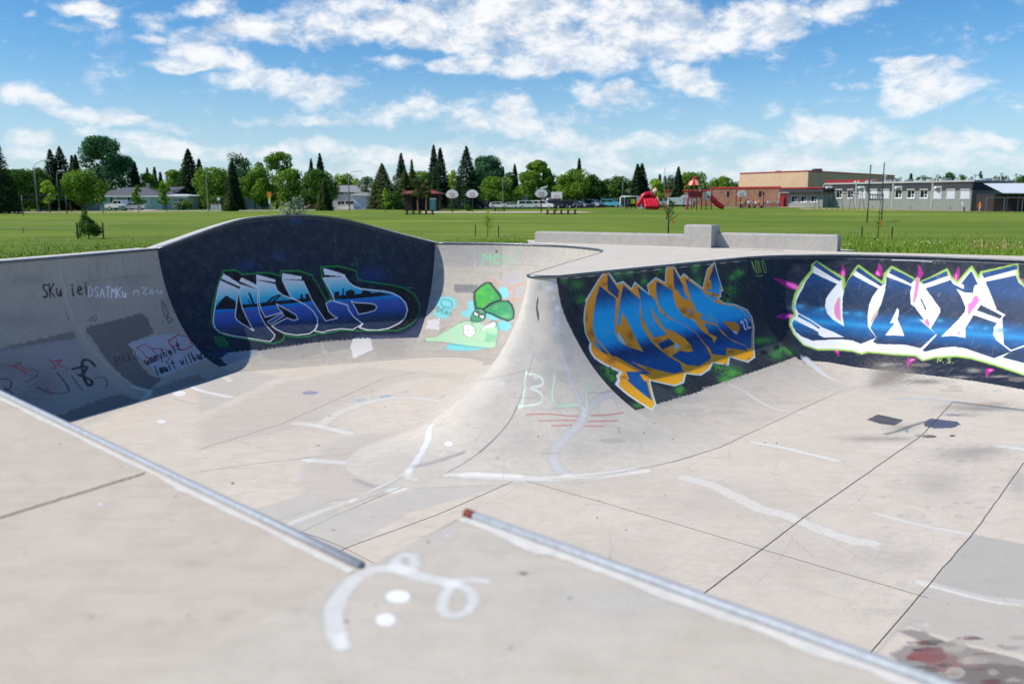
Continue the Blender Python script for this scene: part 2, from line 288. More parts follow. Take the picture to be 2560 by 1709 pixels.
  ('L','#17181d',0.9,11,7,[3213,2145,3198,2221],0),
  ('L','#17181d',0.9,11,7,[3276,2134,3257,2222],0),
  ('L','#17181d',0.9,11,7,[3338,2123,3317,2224],0),
  ('L','#17181d',0.9,11,7,[3401,2112,3377,2226],0),
  ('L','#17181d',0.9,11,7,[3463,2101,3436,2228],0),
  ('L','#17181d',0.9,11,7,[3493,2088,3475,2227],0),
  ('L','#17181d',0.9,12,7,[3556,2077,3535,2229],0),
  ('L','#17181d',0.9,12,7,[3615,2082,3595,2231],0),
  ('L','#17181d',0.9,12,7,[3675,2087,3657,2232],0),
  ('L','#17181d',0.9,12,7,[3735,2092,3718,2234],0),
  ('L','#17181d',0.9,12,7,[3795,2097,3779,2236],0),
  ('P','#17181d',1,0,0,[5534,2203,5962,2174,6379,2138,7054,2077,7407,2029,8002,2084,7154,2205,6398,2284,5608,2315],0),
  ('P','#17181d',1,0,0,[5603,2071,5785,2059,5773,2197,5590,2198],0),
  ('P','#17181d',1,0,0,[5921,1967,5972,1967,5961,2178,5905,2182],0),
  ('P','#17181d',1,0,0,[6042,2061,6141,2021,6263,1996,6392,2025,6387,2146,6035,2162],0),
  ('P','#17181d',1,0,0,[6694,2033,6781,1999,7041,2006,7054,2092,6692,2120],0),
  ('P','#17181d',1,0,0,[6243,2366,6444,2416,7031,2430,7236,2465,7320,2553,7243,2678,6904,2770,6534,2825,6436,2627],0),
  ('L','#f4f4f8',0.97,31,13,[3722,1651,4470,1733,4702,2297,5132,3015,5642,2932,5424,2814,5290,2682,5218,2418,5434,2336,6087,2499,6126,2667,6319,2911,6717,3189,6252,3407,5754,3342,5159,3375,4964,3434,4600,3355,4769,3124,4803,2885,4687,2649,4438,2435,4125,2260,3914,2123,3722,1651],0),
  ('L','#f4f4f8',0.97,44,15,[5216,1659,6081,1639,6156,1756,6366,1881,6659,1956,7662,1983,7999,2040,8295,2161,8545,2387,8656,2655,8609,2987,8384,3219,7925,3420,7432,3482,6912,3448,6547,3332,6716,3189,6318,2911,6125,2667,6086,2499,5590,2370,5462,2079,5216,1659],0),
  ('L','#f4f4f8',0.97,34,14,[6243,2366,6444,2416,7031,2430,7236,2465,7320,2553,7243,2678,6904,2770,6534,2825,6436,2627,6243,2366],0),
  ('L','#f4f4f8',0.97,31,13,[2839,1590,3440,1748,3478,1916,3642,2073,4125,2260,4438,2435,4687,2649,4803,2885,4778,3080,4629,3297,4334,3440,3819,3437,3358,3314,3102,3145,2965,2995,3620,2785,3855,2892,4032,2866,3997,2718,3713,2532,3360,2307,3403,2483,3500,2587,2829,2678,2761,2435,2753,2206,2830,1855,2813,1698,2839,1590],0),
  ('L','#f4f4f8',0.97,30,11,[1668,1374,2200,1739,2116,1847,1968,2149,1811,2473,1816,2598,1942,2772,2242,3061,2176,2625,2126,2276,2144,1961,2181,1806,2287,1616,2828,1864,2775,1955,2699,2200,2673,2562,2754,2926,2966,3318,2897,3432,2676,3571,2426,3495,1427,3114,1083,2920,997,2736,1014,2559,1114,2325,1364,1869,1547,1547,1668,1374],0),
  ('L','#f4f4f8',0.97,21,12,[2858,2831,3480,2619,3540,2695,2938,2937,2858,2831],0),
  ('P','#f4f4f8',1,0,0,[1818,1204,2280,1606,2224,1656,1705,1314],0),
  ('P','#f4f4f8',1,0,0,[2358,1426,2871,1739,2816,1828,2253,1507],0),
  ('P','#f4f4f8',1,0,0,[2858,1417,3489,1615,3465,1681,2830,1556],0),
  ('P','#f4f4f8',1,0,0,[3748,1459,4424,1593,4400,1678,3716,1625],0),
  ('P','#f4f4f8',1,0,0,[5234,1391,5334,1390,6040,1540,6070,1621,5272,1563],0),
  ('L','#1f8f42',1,40,15,[1826,1130,2227,1199,2399,1347,2825,1394,2873,1370,3388,1432,3658,1532,3705,1398,4382,1439,4844,1583,4841,1695,4927,1733,5251,2341,5463,2289,5152,1632,5190,1589,5145,1348,5836,1309,6493,1414,6488,1554,6533,1645,6786,1704,7980,1758,8412,1815,8761,1976,9004,2205,9205,2525,9233,2863,9045,3186,8744,3399,8384,3524,7791,3519,6970,3495,5747,3403,4980,3485,4775,3450,4281,3540,3794,3515,3310,3381,3266,3501,3094,3625,2750,3663,2568,3623,1872,3348,1227,3072,1034,2885,958,2682,991,2467,1117,2161,1235,1953,1585,1415,1826,1130],0),
  ('L','#2c9a5a',0.8,14,13,[6302,1203,6349,1177,6399,1195,6369,1228,6299,1269,6413,1260],1),
  ('L','#2c9a5a',0.8,14,13,[6448,1191,6495,1165,6545,1182,6516,1216,6446,1257,6560,1247],1),
  ('L','#1e8a40',0.85,24,15,[823,3022,786,3437],0),
  ('L','#1e8a40',0.85,24,15,[869,3052,849,3438],0),
  ('L','#1e8a40',0.85,25,16,[914,3083,911,3439],0),
  ('L','#1e8a40',0.85,25,16,[980,3076,975,3441],0),
  ('L','#1e8a40',0.85,25,16,[1046,3069,1038,3442],0),
  ('L','#1e8a40',0.85,25,15,[1111,3063,1102,3444],0),
  ('L','#1e8a40',0.9,27,17,[791,3043,942,3025,1097,3198,1136,3423,852,3480,750,3343,770,3103],1),
  ('L','#1e8a40',0.8,19,16,[913,3552,1135,3508],0),
  ('L','#aab4c4',0.7,15,15,[8551,1787,8739,1783],0),
  ('B','#1c4f96',0.35,0,[4399,155,249,0,-9,99]),
  ('P','#9aa2b4',0.8,0,39,[445,4021,888,3794,2023,3839,1936,4086,919,4345,380,4534],0),
  ('P','#eceae6',0.9,0,48,[6256,3797,7097,3824,7253,4446,6184,4933,6074,4157],0),
  ('P','#8e8a86',0.55,0,64,[4757,3773,6254,3822,6010,4269,4960,4408],0),
  ('P','#a09b94',0.5,0,65,[2187,3867,4745,3821,4703,4379,2995,4734,1939,4319],0),
  ('P','#a79f98',0.4,117,176,[7151,3853,8745,3933,9507,5235,7610,5109],0),
  ('P','#59648e',0.35,106,0,[6366,3657,8692,3735,9258,3291,9312,2804,9548,2999,9684,3847,9471,3965,6360,3804],0),
  ('L','#7a3a3c',0.45,40,29,[3783,4498,3688,4475,3615,4506,3638,4553,3729,4587,3707,4643,3597,4657,3544,4634],1),
  ('L','#7a3a3c',0.45,42,30,[3866,4485,3814,4630,3883,4673,4001,4640,4050,4495],1),
  ('L','#7a3a3c',0.45,26,19,[4105,4570,4067,4683],0),
  ('L','#7a3a3c',0.45,39,28,[4099,4588,4210,4572,4266,4597,4236,4692],1),
  ('L','#7a3a3c',0.45,39,28,[4516,4600,4410,4595,4479,4655,4359,4699],1),
  ('L','#7a3a3c',0.45,27,19,[4872,4534,4661,4525,4613,4711,4831,4720],1),
  ('L','#7a3a3c',0.45,38,27,[4638,4615,4810,4622],0),
  ('L','#7a3a3c',0.45,36,25,[4932,4536,5145,4545],0),
  ('L','#7a3a3c',0.45,28,20,[5038,4540,5001,4727],0),
  ('L','#7a3a3c',0.4,33,23,[3728,4898,3583,4873,3441,4969,3424,5121,3640,5107],1),
  ('L','#7a3a3c',0.4,27,19,[3810,4876,3703,5137,3947,5138],1),
  ('L','#7a3a3c',0.4,29,21,[4052,5138,4262,4882,4326,5139],1),
  ('L','#7a3a3c',0.4,53,38,[4147,5027,4322,5028],0),
  ('L','#7a3a3c',0.4,53,38,[4641,4991,4504,4991,4591,5068,4430,5139],1),
  ('L','#7a3a3c',0.4,51,36,[4991,4990,4854,4991,4947,5067,4790,5137],1),
  ('L','#7a3a3c',0.4,30,21,[5304,4886,5262,5133],0),
  ('L','#7a3a3c',0.4,39,28,[5801,4910,5635,4887,5511,4979,5550,5119,5785,5106],1),
 ],
 'back': [
  ('P','#7e848c',0.35,30,30,[-3,48,1324,97,1402,867,712,971,25,698],0),
  ('P','#7e848c',0.45,31,31,[1324,97,2352,110,2427,873,1495,881],0),
  ('P','#7e848c',0.45,30,30,[42,917,335,944,315,1293,33,1651],0),
  ('P','#565b63',0.75,32,32,[801,1576,1693,1575,1785,1917,898,1902],0),
  ('P','#7e848c',0.4,33,33,[20,1782,477,1776,687,2448,224,2663,50,2630],0),
  ('P','#c9c6dc',0.45,47,31,[2520,1150,3284,1055,3436,1548,3656,2120,2846,2108],0),
  ('P','#e8e7e6',0.8,0,41,[102,3102,629,3025,807,3573,202,3529],0),
  ('L','#4a4f57',0.6,15,15,[2347,50,2404,657,2548,1595],1),
  ('L','#4a4f57',0.6,14,14,[1324,97,1376,899],0),
  ('L','#4a4f57',0.6,14,14,[755,72,764,257],0),
  ('L','#4a4f57',0.6,15,15,[23,667,680,659,1278,838,1931,1423],1),
  ('L','#4a4f57',0.6,14,14,[1763,121,1950,270],0),
  ('L','#4a4f57',0.6,14,14,[3448,108,3507,434,3646,698],1),
  ('L','#4a4f57',0.6,15,15,[2441,780,3512,766,4144,789],1),
  ('L','#4a4f57',0.6,15,15,[30,233,759,164],0),
  ('L','#4a4f57',0.6,15,15,[2488,1277,2878,1278],0),
  ('L','#4a4f57',0.6,14,14,[1305,1026,1607,1177],0),
  ('B','#8d939b',0.3,0,[1527,481,1170,-27,38,302]),
  ('B','#9aa0a6',0.25,0,[3502,423,925,-48,89,439]),
  ('P','#5a4a30',0.9,0,0,[2124,236,2213,234,2226,356,2142,358],0),
  ('P','#777c80',0.6,0,0,[1961,118,2031,116,2037,192,1967,194],0),
  ('L','#7fd094',0.75,70,42,[1711,830,1720,305,1894,671,1953,301,2016,791],1),
  ('L','#7fd094',0.75,78,47,[2088,573,2333,491,2228,371,2076,482,2161,757,2368,720],1),
  ('L','#7fd094',0.75,74,44,[2434,442,2507,716],0),
  ('L','#7fd094',0.75,79,47,[2462,533,2631,422,2810,737],1),
  ('L','#7fd094',0.75,75,45,[2909,127,3002,365,2973,578],1),
  ('L','#7fd094',0.75,71,43,[2968,869,3035,944],0),
  ('B','#7fd6da',0.95,1,[701,2379,416,-5,90,316]),
  ('B','#7fd6da',0.95,1,[659,2804,367,-3,73,221]),
  ('B','#7fd6da',0.95,1,[1863,2425,295,-11,101,245]),
  ('B','#7fd6da',0.95,1,[1811,2784,371,-14,85,182]),
  ('B','#7fd6da',0.95,1,[2804,1844,237,-12,96,228]),
  ('B','#7fd6da',0.95,1,[2812,2740,420,-27,185,287]),
  ('B','#7fd6da',0.95,1,[3657,3248,347,-34,219,226]),
  ('B','#7fd6da',0.95,1,[2914,4516,1145,-86,328,254]),
  ('B','#7fd6da',0.95,1,[2321,4488,530,-24,228,222]),
  ('P','#b9e8bb',0.9,0,23,[310,3996,804,3959,1397,3407,1608,3166,1917,3079,2775,3274,3128,3057,3637,3540,4050,4004,4582,4252,4552,4490,3517,4478,2704,4416,1145,4195,532,4208],0),
  ('P','#7fc79a',0.7,0,61,[3097,3627,3723,3707,4021,4056,3497,4155],0),
  ('L','#46505a',0.4,78,49,[310,3996,332,4133,581,4223,1263,4245,2248,4409,3517,4478,4552,4490,4619,4302,4114,4047,3637,3540,3170,3092,2971,3048,2846,3152],1),
  ('L','#46505a',0.6,65,44,[1592,3205,1907,3061,2175,3224],1),
  ('L','#46505a',0.3,52,52,[359,3930,804,3959,1289,3489,1608,3166],1),
  ('P','#efedea',0.95,0,0,[1779,3358,1963,3233,2306,3378,2580,3657,2593,3878,2409,3956,2068,3767],0),
  ('L','#8b8f94',0.7,37,25,[1779,3358,1963,3233,2306,3378,2580,3657,2593,3878,2409,3956,2068,3767,1779,3358],0),
  ('L','#b9a9a9',0.7,18,16,[1963,3233,2409,3956],0),
  ('L','#b9a9a9',0.7,17,16,[2156,3285,2572,3902],0),
  ('L','#b9a9a9',0.7,22,20,[1913,3558,2518,3575],0),
  ('L','#b9a9a9',0.7,22,20,[2106,3766,2602,3788],0),
  ('P','#efedea',0.95,0,0,[2743,3606,2716,3358,2911,3187,3083,3098,3260,3242,3202,3367,2931,3427],0),
  ('L','#55606a',0.6,51,26,[2743,3606,2716,3358,2911,3187,3022,3064,3196,3129,3318,3318],1),
  ('P','#4c9f72',1,0,0,[1952,2563,1911,2780,1952,3078,2224,3183,2489,3132,2579,2975,2439,2722],0),
  ('L','#2c3a3a',0.8,42,14,[1952,2563,1895,2745,1914,3003,2132,3148,2489,3132,2579,2975,2439,2722],1),
  ('P','#3fae48',1,0,0,[2008,1485,2167,1496,2386,1698,2722,1980,2827,2143,2547,2293,2267,2586,1937,2528,1733,2153,1667,1887,1804,1653],0),
  ('P','#3f9c66',1,0,0,[2267,2586,2427,2333,2652,2220,3120,2177,3353,2315,3629,2608,3792,2887,3659,3013,3263,2932,2796,2777,2421,2687],0),
  ('B','#5cc53c',0.7,0,[1869,1881,185,-6,73,227]),
  ('B','#1f9458',0.7,0,[2515,2057,229,-11,83,196]),
  ('B','#6fc04a',0.7,0,[2261,2340,196,-8,58,134]),
  ('B','#7dc78a',0.7,0,[3400,2810,238,-20,96,139]),
  ('B','#3c8a62',0.7,0,[2594,2395,203,-10,66,134]),
  ('L','#1f2a33',0.95,95,25,[2008,1485,2167,1496,2386,1698,2722,1980,2827,2143,2547,2293,2267,2586,1937,2528,1733,2153,1667,1887,1804,1653,2008,1485],0),
  ('L','#1f2a33',0.95,73,19,[2267,2586,2427,2333,2652,2220,3120,2177,3353,2315,3629,2608,3792,2887,3659,3013,3263,2932,2796,2777,2421,2687,2267,2586],0),
  ('L','#1d7a52',0.9,22,15,[2202,1771,2200,1814,2169,1839,2123,1832,2083,1798,2069,1752,2087,1716,2128,1707,2173,1728,2202,1770],1),
  ('L','#7ad04a',0.9,23,15,[2517,2057,2519,2101,2488,2126,2439,2120,2395,2086,2377,2039,2393,2002,2435,1992,2484,2014,2517,2057],1),
  ('L','#1d7a52',0.9,22,15,[1992,2060,1992,2105,1961,2130,1914,2123,1873,2088,1858,2041,1875,2005,1916,1995,1962,2017,1992,2060],1),
  ('L','#1d7a52',0.9,23,15,[2331,2303,2334,2349,2304,2374,2255,2368,2209,2332,2190,2285,2205,2247,2247,2237,2297,2259,2331,2303],1),
  ('L','#7ad04a',0.9,23,16,[2812,2472,2819,2518,2789,2544,2735,2539,2684,2503,2660,2455,2673,2416,2717,2405,2771,2427,2811,2471],1),
  ('P','#eeeeee',1,0,0,[1947,2670,2148,2699,2201,2843,2108,2902,1962,2815],0),
  ('L','#22282c',0.9,43,22,[1947,2670,2148,2699,2201,2843,2108,2902,1962,2815,1947,2670],0),
  ('P','#eeeeee',1,0,0,[2225,2787,2407,2797,2525,2977,2411,3002,2256,2915],0),
  ('L','#22282c',0.9,40,20,[2225,2787,2407,2797,2525,2977,2411,3002,2256,2915,2225,2787],0),
  ('B','#15181a',1,1,[2097,2737,41,-2,17,35]),
  ('B','#15181a',1,1,[2330,2819,42,-2,19,35]),
  ('L','#15181a',1,36,15,[2013,2704,2182,2770],0),
  ('L','#15181a',1,51,21,[2287,2839,2397,2779],0),
  ('L','#e88a2c',0.85,50,25,[2016,1453,2099,1354,2254,1349,2398,1472,2430,1632],1),
  ('L','#e88a2c',0.85,47,24,[2638,1462,2684,1557],0),
  ('L','#e88a2c',0.85,49,25,[2903,1515,2990,1704,2956,1836],1),
  ('L','#e88a2c',0.85,56,28,[2990,1704,3213,1530,3443,1436],1),
  ('L','#e88a2c',0.85,44,22,[3147,1695,3294,1947,3304,2080],1),
  ('L','#e88a2c',0.85,56,28,[3200,2138,3615,2040],0),
  ('L','#1d2a33',0.9,23,16,[409,2504,418,2740],0),
  ('L','#1d2a33',0.9,21,15,[409,2504,502,2561,532,2650,497,2736,418,2740],1),
  ('L','#1d2a33',0.9,23,16,[709,2575,577,2544,592,2782,729,2814],1),
  ('L','#1d2a33',0.9,23,16,[583,2662,691,2687],0),
  ('L','#1d2a33',0.9,25,18,[768,2823,755,2691,802,2690,830,2838],1),
  ('L','#1d2a33',0.9,26,19,[818,2717,863,2704,900,2854],1),
  ('L','#1d2a33',0.9,22,15,[998,2735,949,2771,973,2859,1032,2884,1050,2817,998,2735],1),
  ('L','#1d2a33',0.9,25,15,[471,2210,685,2190,920,2307,965,2515,748,2553,487,2415,478,2244],1),
  ('L','#1d2a33',0.5,18,18,[355,2662,1313,2563],0),
  ('L','#7a6a45',0.8,49,24,[896,3698,1046,3450],0),
  ('L','#79b7de',0.6,43,43,[11,2114,-22,2421,-47,2738],1),
 ],
 'hip': [
  ('B','#eef0f4',0.8,0,[7170,254,1636,2,-94,120]),
  ('B','#c9cbd0',0.5,0,[4873,598,1098,-2,42,103]),
  ('B','#8e9096',0.6,0,[5350,213,633,-1,17,119]),
  ('B','#b3b3b3',0.4,0,[4232,431,794,-4,289,427]),
  ('B','#d9dbe4',0.7,0,[7612,948,736,7,-598,528]),
  ('B','#d8d7d4',0.4,0,[3934,1469,1881,-4,433,530]),
  ('B','#cfd1da',0.6,0,[7796,1582,439,11,-568,452]),
  ('B','#dedddb',0.5,0,[-1053,2363,5419,-363,4986,93]),
  ('B','#9f9f9f',0.45,0,[5964,2097,553,11,-101,563]),
  ('B','#e2e1de',0.4,0,[3150,2866,1073,-34,445,359]),
  ('L','#26272b',0.95,170,51,[5081,521,4957,626,5102,766,5272,879],1),
  ('B','#f0f2f7',0.6,1,[7650,84,546,0,-46,60]),
  ('B','#f0f2f7',0.6,1,[8974,300,416,1,-106,60]),
  ('B','#f0f2f7',0.6,1,[7630,469,456,1,-66,60]),
  ('B','#f0f2f7',0.6,1,[7849,687,436,2,-79,61]),
  ('L','#d6d6dc',0.75,207,93,[7069,1658,7147,1854,7147,2321,7102,2775,7039,3141,6776,3386,6242,3685,5900,4019,5805,4358,5872,4702,5979,4936],0),
  ('L','#d3d3d9',0.7,175,79,[7011,3177,7564,2963,8159,2829,9037,2757],0),
  ('L','#d9d9dd',0.5,116,104,[7011,3177,7588,2702],0),
  ('L','#e4f3e3',0.9,119,42,[4773,2081,4917,2938,4745,2868],1),
  ('L','#e4f3e3',0.9,66,24,[4787,2113,5615,2182,5742,2411,4914,2437,5669,2576,5605,2846,4802,2886],1),
  ('L','#c4e6cc',0.9,94,39,[6297,2176,5882,2905,6918,2926],1),
  ('L','#bfe6c8',0.85,91,38,[7292,2975,7908,2362,8180,2714],1),
  ('L','#c4e6cc',0.6,47,29,[8792,2896,8499,3114],0),
  ('L','#cf4a50',0.85,33,17,[5095,3096,5788,3085,6330,3166,6806,3215],1),
  ('L','#cf4a50',0.85,37,18,[7226,3238,7785,3310,8481,3332],1),
  ('L','#cf4a50',0.85,33,17,[5492,3255,6109,3273,6656,3316],1),
  ('L','#cf4a50',0.85,37,18,[7014,3380,7619,3454,8011,3514],1),
  ('L','#cf4a50',0.85,34,17,[5879,3400,6472,3433],0),
  ('L','#cf4a50',0.85,38,19,[6825,3490,7386,3575],0),
  ('L','#5d6068',0.8,26,15,[5118,1641,4828,2209,4745,2868,4656,3213,4416,3718,4293,4081],1),
  ('L','#6d7076',0.8,34,17,[4710,2858,4663,3238,4340,3856,4230,4207,3999,4664],1),
  ('L','#ecece9',0.9,163,51,[2094,3626,2773,3849,3023,4107,3266,4468,3317,4634],0),
  ('B','#eeeeec',0.95,1,[3421,3846,109,-11,66,69]),
  ('L','#8a8b8e',0.75,101,101,[3343,4514,3524,4374,3686,4236,3918,4072],1),
  ('L','#8e8f90',0.7,86,69,[2871,5247,3125,5268,3298,5258],1),
  ('L','#5c564c',0.8,4,4,[-758,1576,3635,1457],0),
  ('L','#5c564c',0.8,22,19,[4794,1377,4861,1421],0),
  ('L','#5c564c',0.8,19,16,[4681,1530,4743,1565],0),
  ('L','#5c564c',0.8,13,11,[2598,1550,2841,1577],0),
  ('L','#5c564c',0.8,48,40,[7519,1256,7552,1330],0),
  ('L','#5c564c',0.8,11,9,[6582,1076,7340,1027],0),
  ('L','#ecebe8',0.9,4,3,[1511,5304,1779,5304,2211,5084],1),
  ('L','#a0937f',0.6,4,3,[1408,5304,1569,5304,1833,4809],1),
  ('L','#c98b88',0.5,71,51,[117,5304,327,5247,-117,5189,-1100,5304],1),
  ('B','#a9a8a4',0.3,0,[8097,4082,969,407,-385,355]),
  ('B','#a9a8a4',0.3,0,[6427,4104,853,187,-158,512]),
  ('B','#a9a8a4',0.25,0,[5067,3762,774,37,101,589]),
  ('B','#a9a8a4',0.25,0,[2888,4482,806,-194,460,367]),
  ('L','#e3e2de',0.6,47,31,[9452,3519,9306,4293,9164,5039,9016,5304],1),
  ('B','#a7a6a5',0.35,True,[5291,2238,284,2,16,101]),
  ('B','#efeff0',0.35,False,[4831,2248,78,0,12,29]),
  ('B','#a7a6a5',0.35,False,[3800,663,643,-5,106,87]),
  ('B','#efeff0',0.35,True,[5296,2221,183,1,10,64]),
  ('B','#a7a6a5',0.35,False,[7236,1868,581,19,-139,143]),
  ('B','#efeff0',0.35,False,[4377,2610,122,0,30,55]),
  ('B','#a7a6a5',0.35,True,[7354,1358,683,12,-136,122]),
  ('B','#efeff0',0.35,False,[3746,2392,217,-2,81,80]),
  ('B','#a7a6a5',0.35,False,[6237,2887,271,15,-47,142]),
  ('B','#efeff0',0.35,True,[1733,1840,-1068,52,-642,124]),
  ('B','#a7a6a5',0.35,False,[7084,644,815,4,-95,98]),
  ('B','#efeff0',0.35,False,[1696,753,0,-29,0,87]),
  ('B','#a7a6a5',0.35,True,[3935,2294,164,-1,55,60]),
  ('B','#efeff0',0.35,False,[6712,1133,758,7,-88,121]),
  ('B','#a7a6a5',0.35,False,[5194,2376,344,3,25,135]),
  ('B','#efeff0',0.35,True,[7432,1004,236,2,-41,34]),
  ('B','#a7a6a5',0.35,False,[3693,1790,351,-4,100,90]),
  ('B','#efeff0',0.35,False,[4060,1803,175,-1,44,50]),
  ('B','#a7a6a5',0.35,True,[5699,1744,496,4,-8,130]),
  ('B','#efeff0',0.35,False,[3772,2347,165,-2,62,58]),
  ('B','#a7a6a5',0.35,False,[5470,2685,295,5,8,141]),
  ('B','#efeff0',0.35,True,[1715,1405,0,-58,-19,101]),
  ('B','#a7a6a5',0.35,False,[-1024,1940,4831,-248,4618,-168]),
  ('B','#efeff0',0.35,False,[5279,2806,251,4,19,127]),
  ('B','#a7a6a5',0.35,True,[6871,2231,460,18,-108,150]),
  ('B','#efeff0',0.35,False,[6685,1939,223,5,-41,62]),
  ('P','#22272d',1,0,34,[8642,0,8574,603,8908,1215,9156,1836,9188,2461,9180,2920,9085,3377,8974,3862,9289,3803,9546,3100,9567,2254,9824,969,9653,0],0),
  ('B','#e0d8cd',0.35,0,[5028,3622,235,8,6,25]),
  ('B','#8f867b',0.35,1,[5739,4173,239,23,-2,36]),
  ('B','#e0d8cd',0.35,0,[10620,2598,0,16,-293,88]),
  ('B','#8f867b',0.35,1,[7309,4029,324,83,-56,70]),
  ('B','#e0d8cd',0.35,0,[7763,2239,565,30,-22,16]),
  ('B','#8f867b',0.35,1,[9121,2772,549,58,-34,23]),
  ('B','#e0d8cd',0.35,0,[5125,4048,355,20,4,23]),
  ('B','#8f867b',0.35,1,[8118,2715,518,48,-34,22]),
  ('B','#e0d8cd',0.35,0,[5064,3937,105,5,6,30]),
  ('B','#8f867b',0.35,1,[9666,2778,238,11,-108,54]),
  ('B','#e0d8cd',0.35,0,[7188,3042,521,55,-31,38]),
  ('B','#8f867b',0.35,1,[9513,2682,1107,-46,-110,60]),
  ('B','#e0d8cd',0.35,0,[5795,3199,422,21,-2,20]),
  ('B','#8f867b',0.35,1,[10620,2223,0,116,0,14]),
  ('B','#e0d8cd',0.35,0,[6159,1842,593,10,-22,59]),
  ('B','#8f867b',0.35,1,[4726,4260,52,2,24,73]),
  ('B','#e0d8cd',0.35,0,[5656,2979,570,22,-1,33]),
  ('B','#8f867b',0.35,1,[2170,2359,-2922,333,-1318,194]),
  ('B','#e0d8cd',0.35,0,[9030,2210,802,43,-68,38]),
  ('B','#8f867b',0.35,1,[4991,2684,472,6,6,20]),
  ('L','#f3efe6',0.75,239,96,[4370,4810,4609,4838,4912,4901,5281,4995,5711,5055,6130,5064,6574,5100,7040,5141],0),
  ('L','#f3efe6',0.8,148,67,[5236,4893,4714,4780,4349,4736,4049,4751],1),
  ('L','#f3efe6',0.7,104,46,[3352,4671,3367,4858,3363,5230,3405,5304,3393,5304],1),
  ('L','#f3efe6',0.7,103,39,[3408,4704,3500,4875,3649,4902],0),
  ('L','#f3efe6',0.7,4,3,[3393,5304,3325,5304,3318,5304,3346,5304],1),
  ('L','#5c6066',0.85,4,3,[3857,4892,3679,5076,3586,5304,3564,5304,3523,5304,3628,5304],1),
  ('L','#8a8c92',0.7,34,34,[3370,4833,3412,5048,3408,5304,3398,5304],1),
  ('L','#84868a',0.75,4,3,[3137,5304,3183,5304,3216,5304,3177,5304,3334,5304],1),
  ('L','#9a9ca2',0.7,4,3,[3403,5304,3435,5304,3456,5304,3509,5304,3592,5061],1),
  ('L','#a9abb0',0.6,4,3,[3345,5304,3416,5304,3300,5304],1),
  ('L','#dfe4dd',0.8,4,3,[2268,5304,2536,5304,2792,5304,3006,5304,3156,5304],1),
  ('L','#e3e6e0',0.7,4,3,[2366,5304,2069,5304,1724,5304,1408,5304,1178,5304,691,5304,355,5304,117,5304,170,5304],1),
  ('B','#3c3a36',0.9,1,[7767,3726,28,6,-18,16]),
  ('B','#3c3a36',0.9,1,[7707,3812,27,6,-18,16]),
  ('B','#3c3a36',0.9,1,[8701,4431,18,9,-26,19]),
  ('B','#3c3a36',0.9,1,[8338,4006,24,7,-23,17]),
  ('B','#3c3a36',0.9,1,[5506,3675,25,1,0,16]),
 ],
 'orange': [
  ('P','#22272d',1,0,22,[-300,3036,5,3036,102,3036,837,3050,2554,3107,4228,3046,5677,3021,7499,2974,8182,2942,8600,2942,8600,-300,-300,-300],0),
  ('B','#5c6066',0.5,0,[5054,2570,827,143,-684,418]),
  ('B','#4c5056',0.5,0,[1139,2870,760,184,-476,265]),
  ('B','#5c6066',0.5,0,[7741,2398,923,146,-723,444]),
  ('B','#4fae3a',0.45,0,[630,215,243,16,-37,109]),
  ('B','#4fae3a',0.6,0,[660,511,201,16,-42,88]),
  ('B','#4fae3a',0.35,0,[193,121,156,10,-18,65]),
  ('B','#4fae3a',0.45,0,[2211,80,275,15,-32,116]),
  ('B','#4fae3a',0.5,0,[2679,82,237,13,-25,95]),
  ('B','#4fae3a',0.6,0,[3293,289,178,11,-42,121]),
  ('B','#4fae3a',0.5,0,[3990,106,188,10,-25,99]),
  ('B','#4fae3a',0.6,0,[5587,142,210,11,-44,157]),
  ('B','#4fae3a',0.5,0,[5590,464,209,14,-58,132]),
  ('B','#4fae3a',0.8,0,[7744,373,272,16,-32,85]),
  ('B','#4fae3a',0.7,0,[7345,464,235,15,-36,84]),
  ('B','#4fae3a',0.6,0,[7121,796,346,26,-87,139]),
  ('B','#4fae3a',0.5,0,[6734,1028,279,23,-61,83]),
  ('B','#4fae3a',0.6,0,[404,2030,219,36,-173,137]),
  ('B','#4fae3a',0.4,0,[342,2214,143,25,-124,92]),
  ('B','#4fae3a',0.7,0,[2177,2901,189,44,-190,104]),
  ('B','#4fae3a',0.6,0,[4554,2646,351,63,-183,115]),
  ('B','#4fae3a',0.85,0,[4751,2873,390,77,-258,149]),
  ('B','#4fae3a',0.8,0,[4193,2999,245,53,-158,89]),
  ('B','#4fae3a',0.8,0,[7569,2244,445,61,-130,91]),
  ('B','#4fae3a',0.8,0,[7200,2230,216,30,-106,75]),
  ('B','#4fae3a',0.7,0,[8017,2612,459,78,-159,95]),
  ('B','#4fae3a',0.6,0,[7485,2727,317,53,-219,127]),
  ('B','#4fae3a',0.8,0,[8239,2769,191,36,-143,81]),
  ('B','#4fae3a',0.5,0,[237,2934,129,32,-104,60]),
  ('B','#14161a',1,1,[442,699,157,14,-63,109]),
  ('B','#14161a',1,1,[328,565,62,5,-21,43]),
  ('B','#14161a',1,1,[606,605,40,3,-13,26]),
  ('B','#14161a',1,1,[305,688,31,3,-10,17]),
  ('B','#14161a',1,1,[4135,279,75,5,-14,45]),
  ('B','#14161a',1,1,[3989,207,65,4,-11,40]),
  ('B','#14161a',1,1,[3891,125,56,3,-6,25]),
  ('B','#14161a',1,1,[6818,904,90,7,-36,55]),
  ('B','#14161a',1,1,[6661,1008,44,4,-15,22]),
  ('B','#14161a',1,1,[6991,815,57,4,-13,22]),
  ('B','#14161a',1,1,[2520,2861,101,23,-85,47]),
  ('B','#14161a',1,1,[2415,2919,31,7,-38,21]),
  ('B','#14161a',1,1,[2560,2945,19,4,-24,13]),
  ('B','#14161a',1,1,[7013,2571,176,28,-108,67]),
  ('B','#14161a',1,1,[7042,2713,51,9,-42,25]),
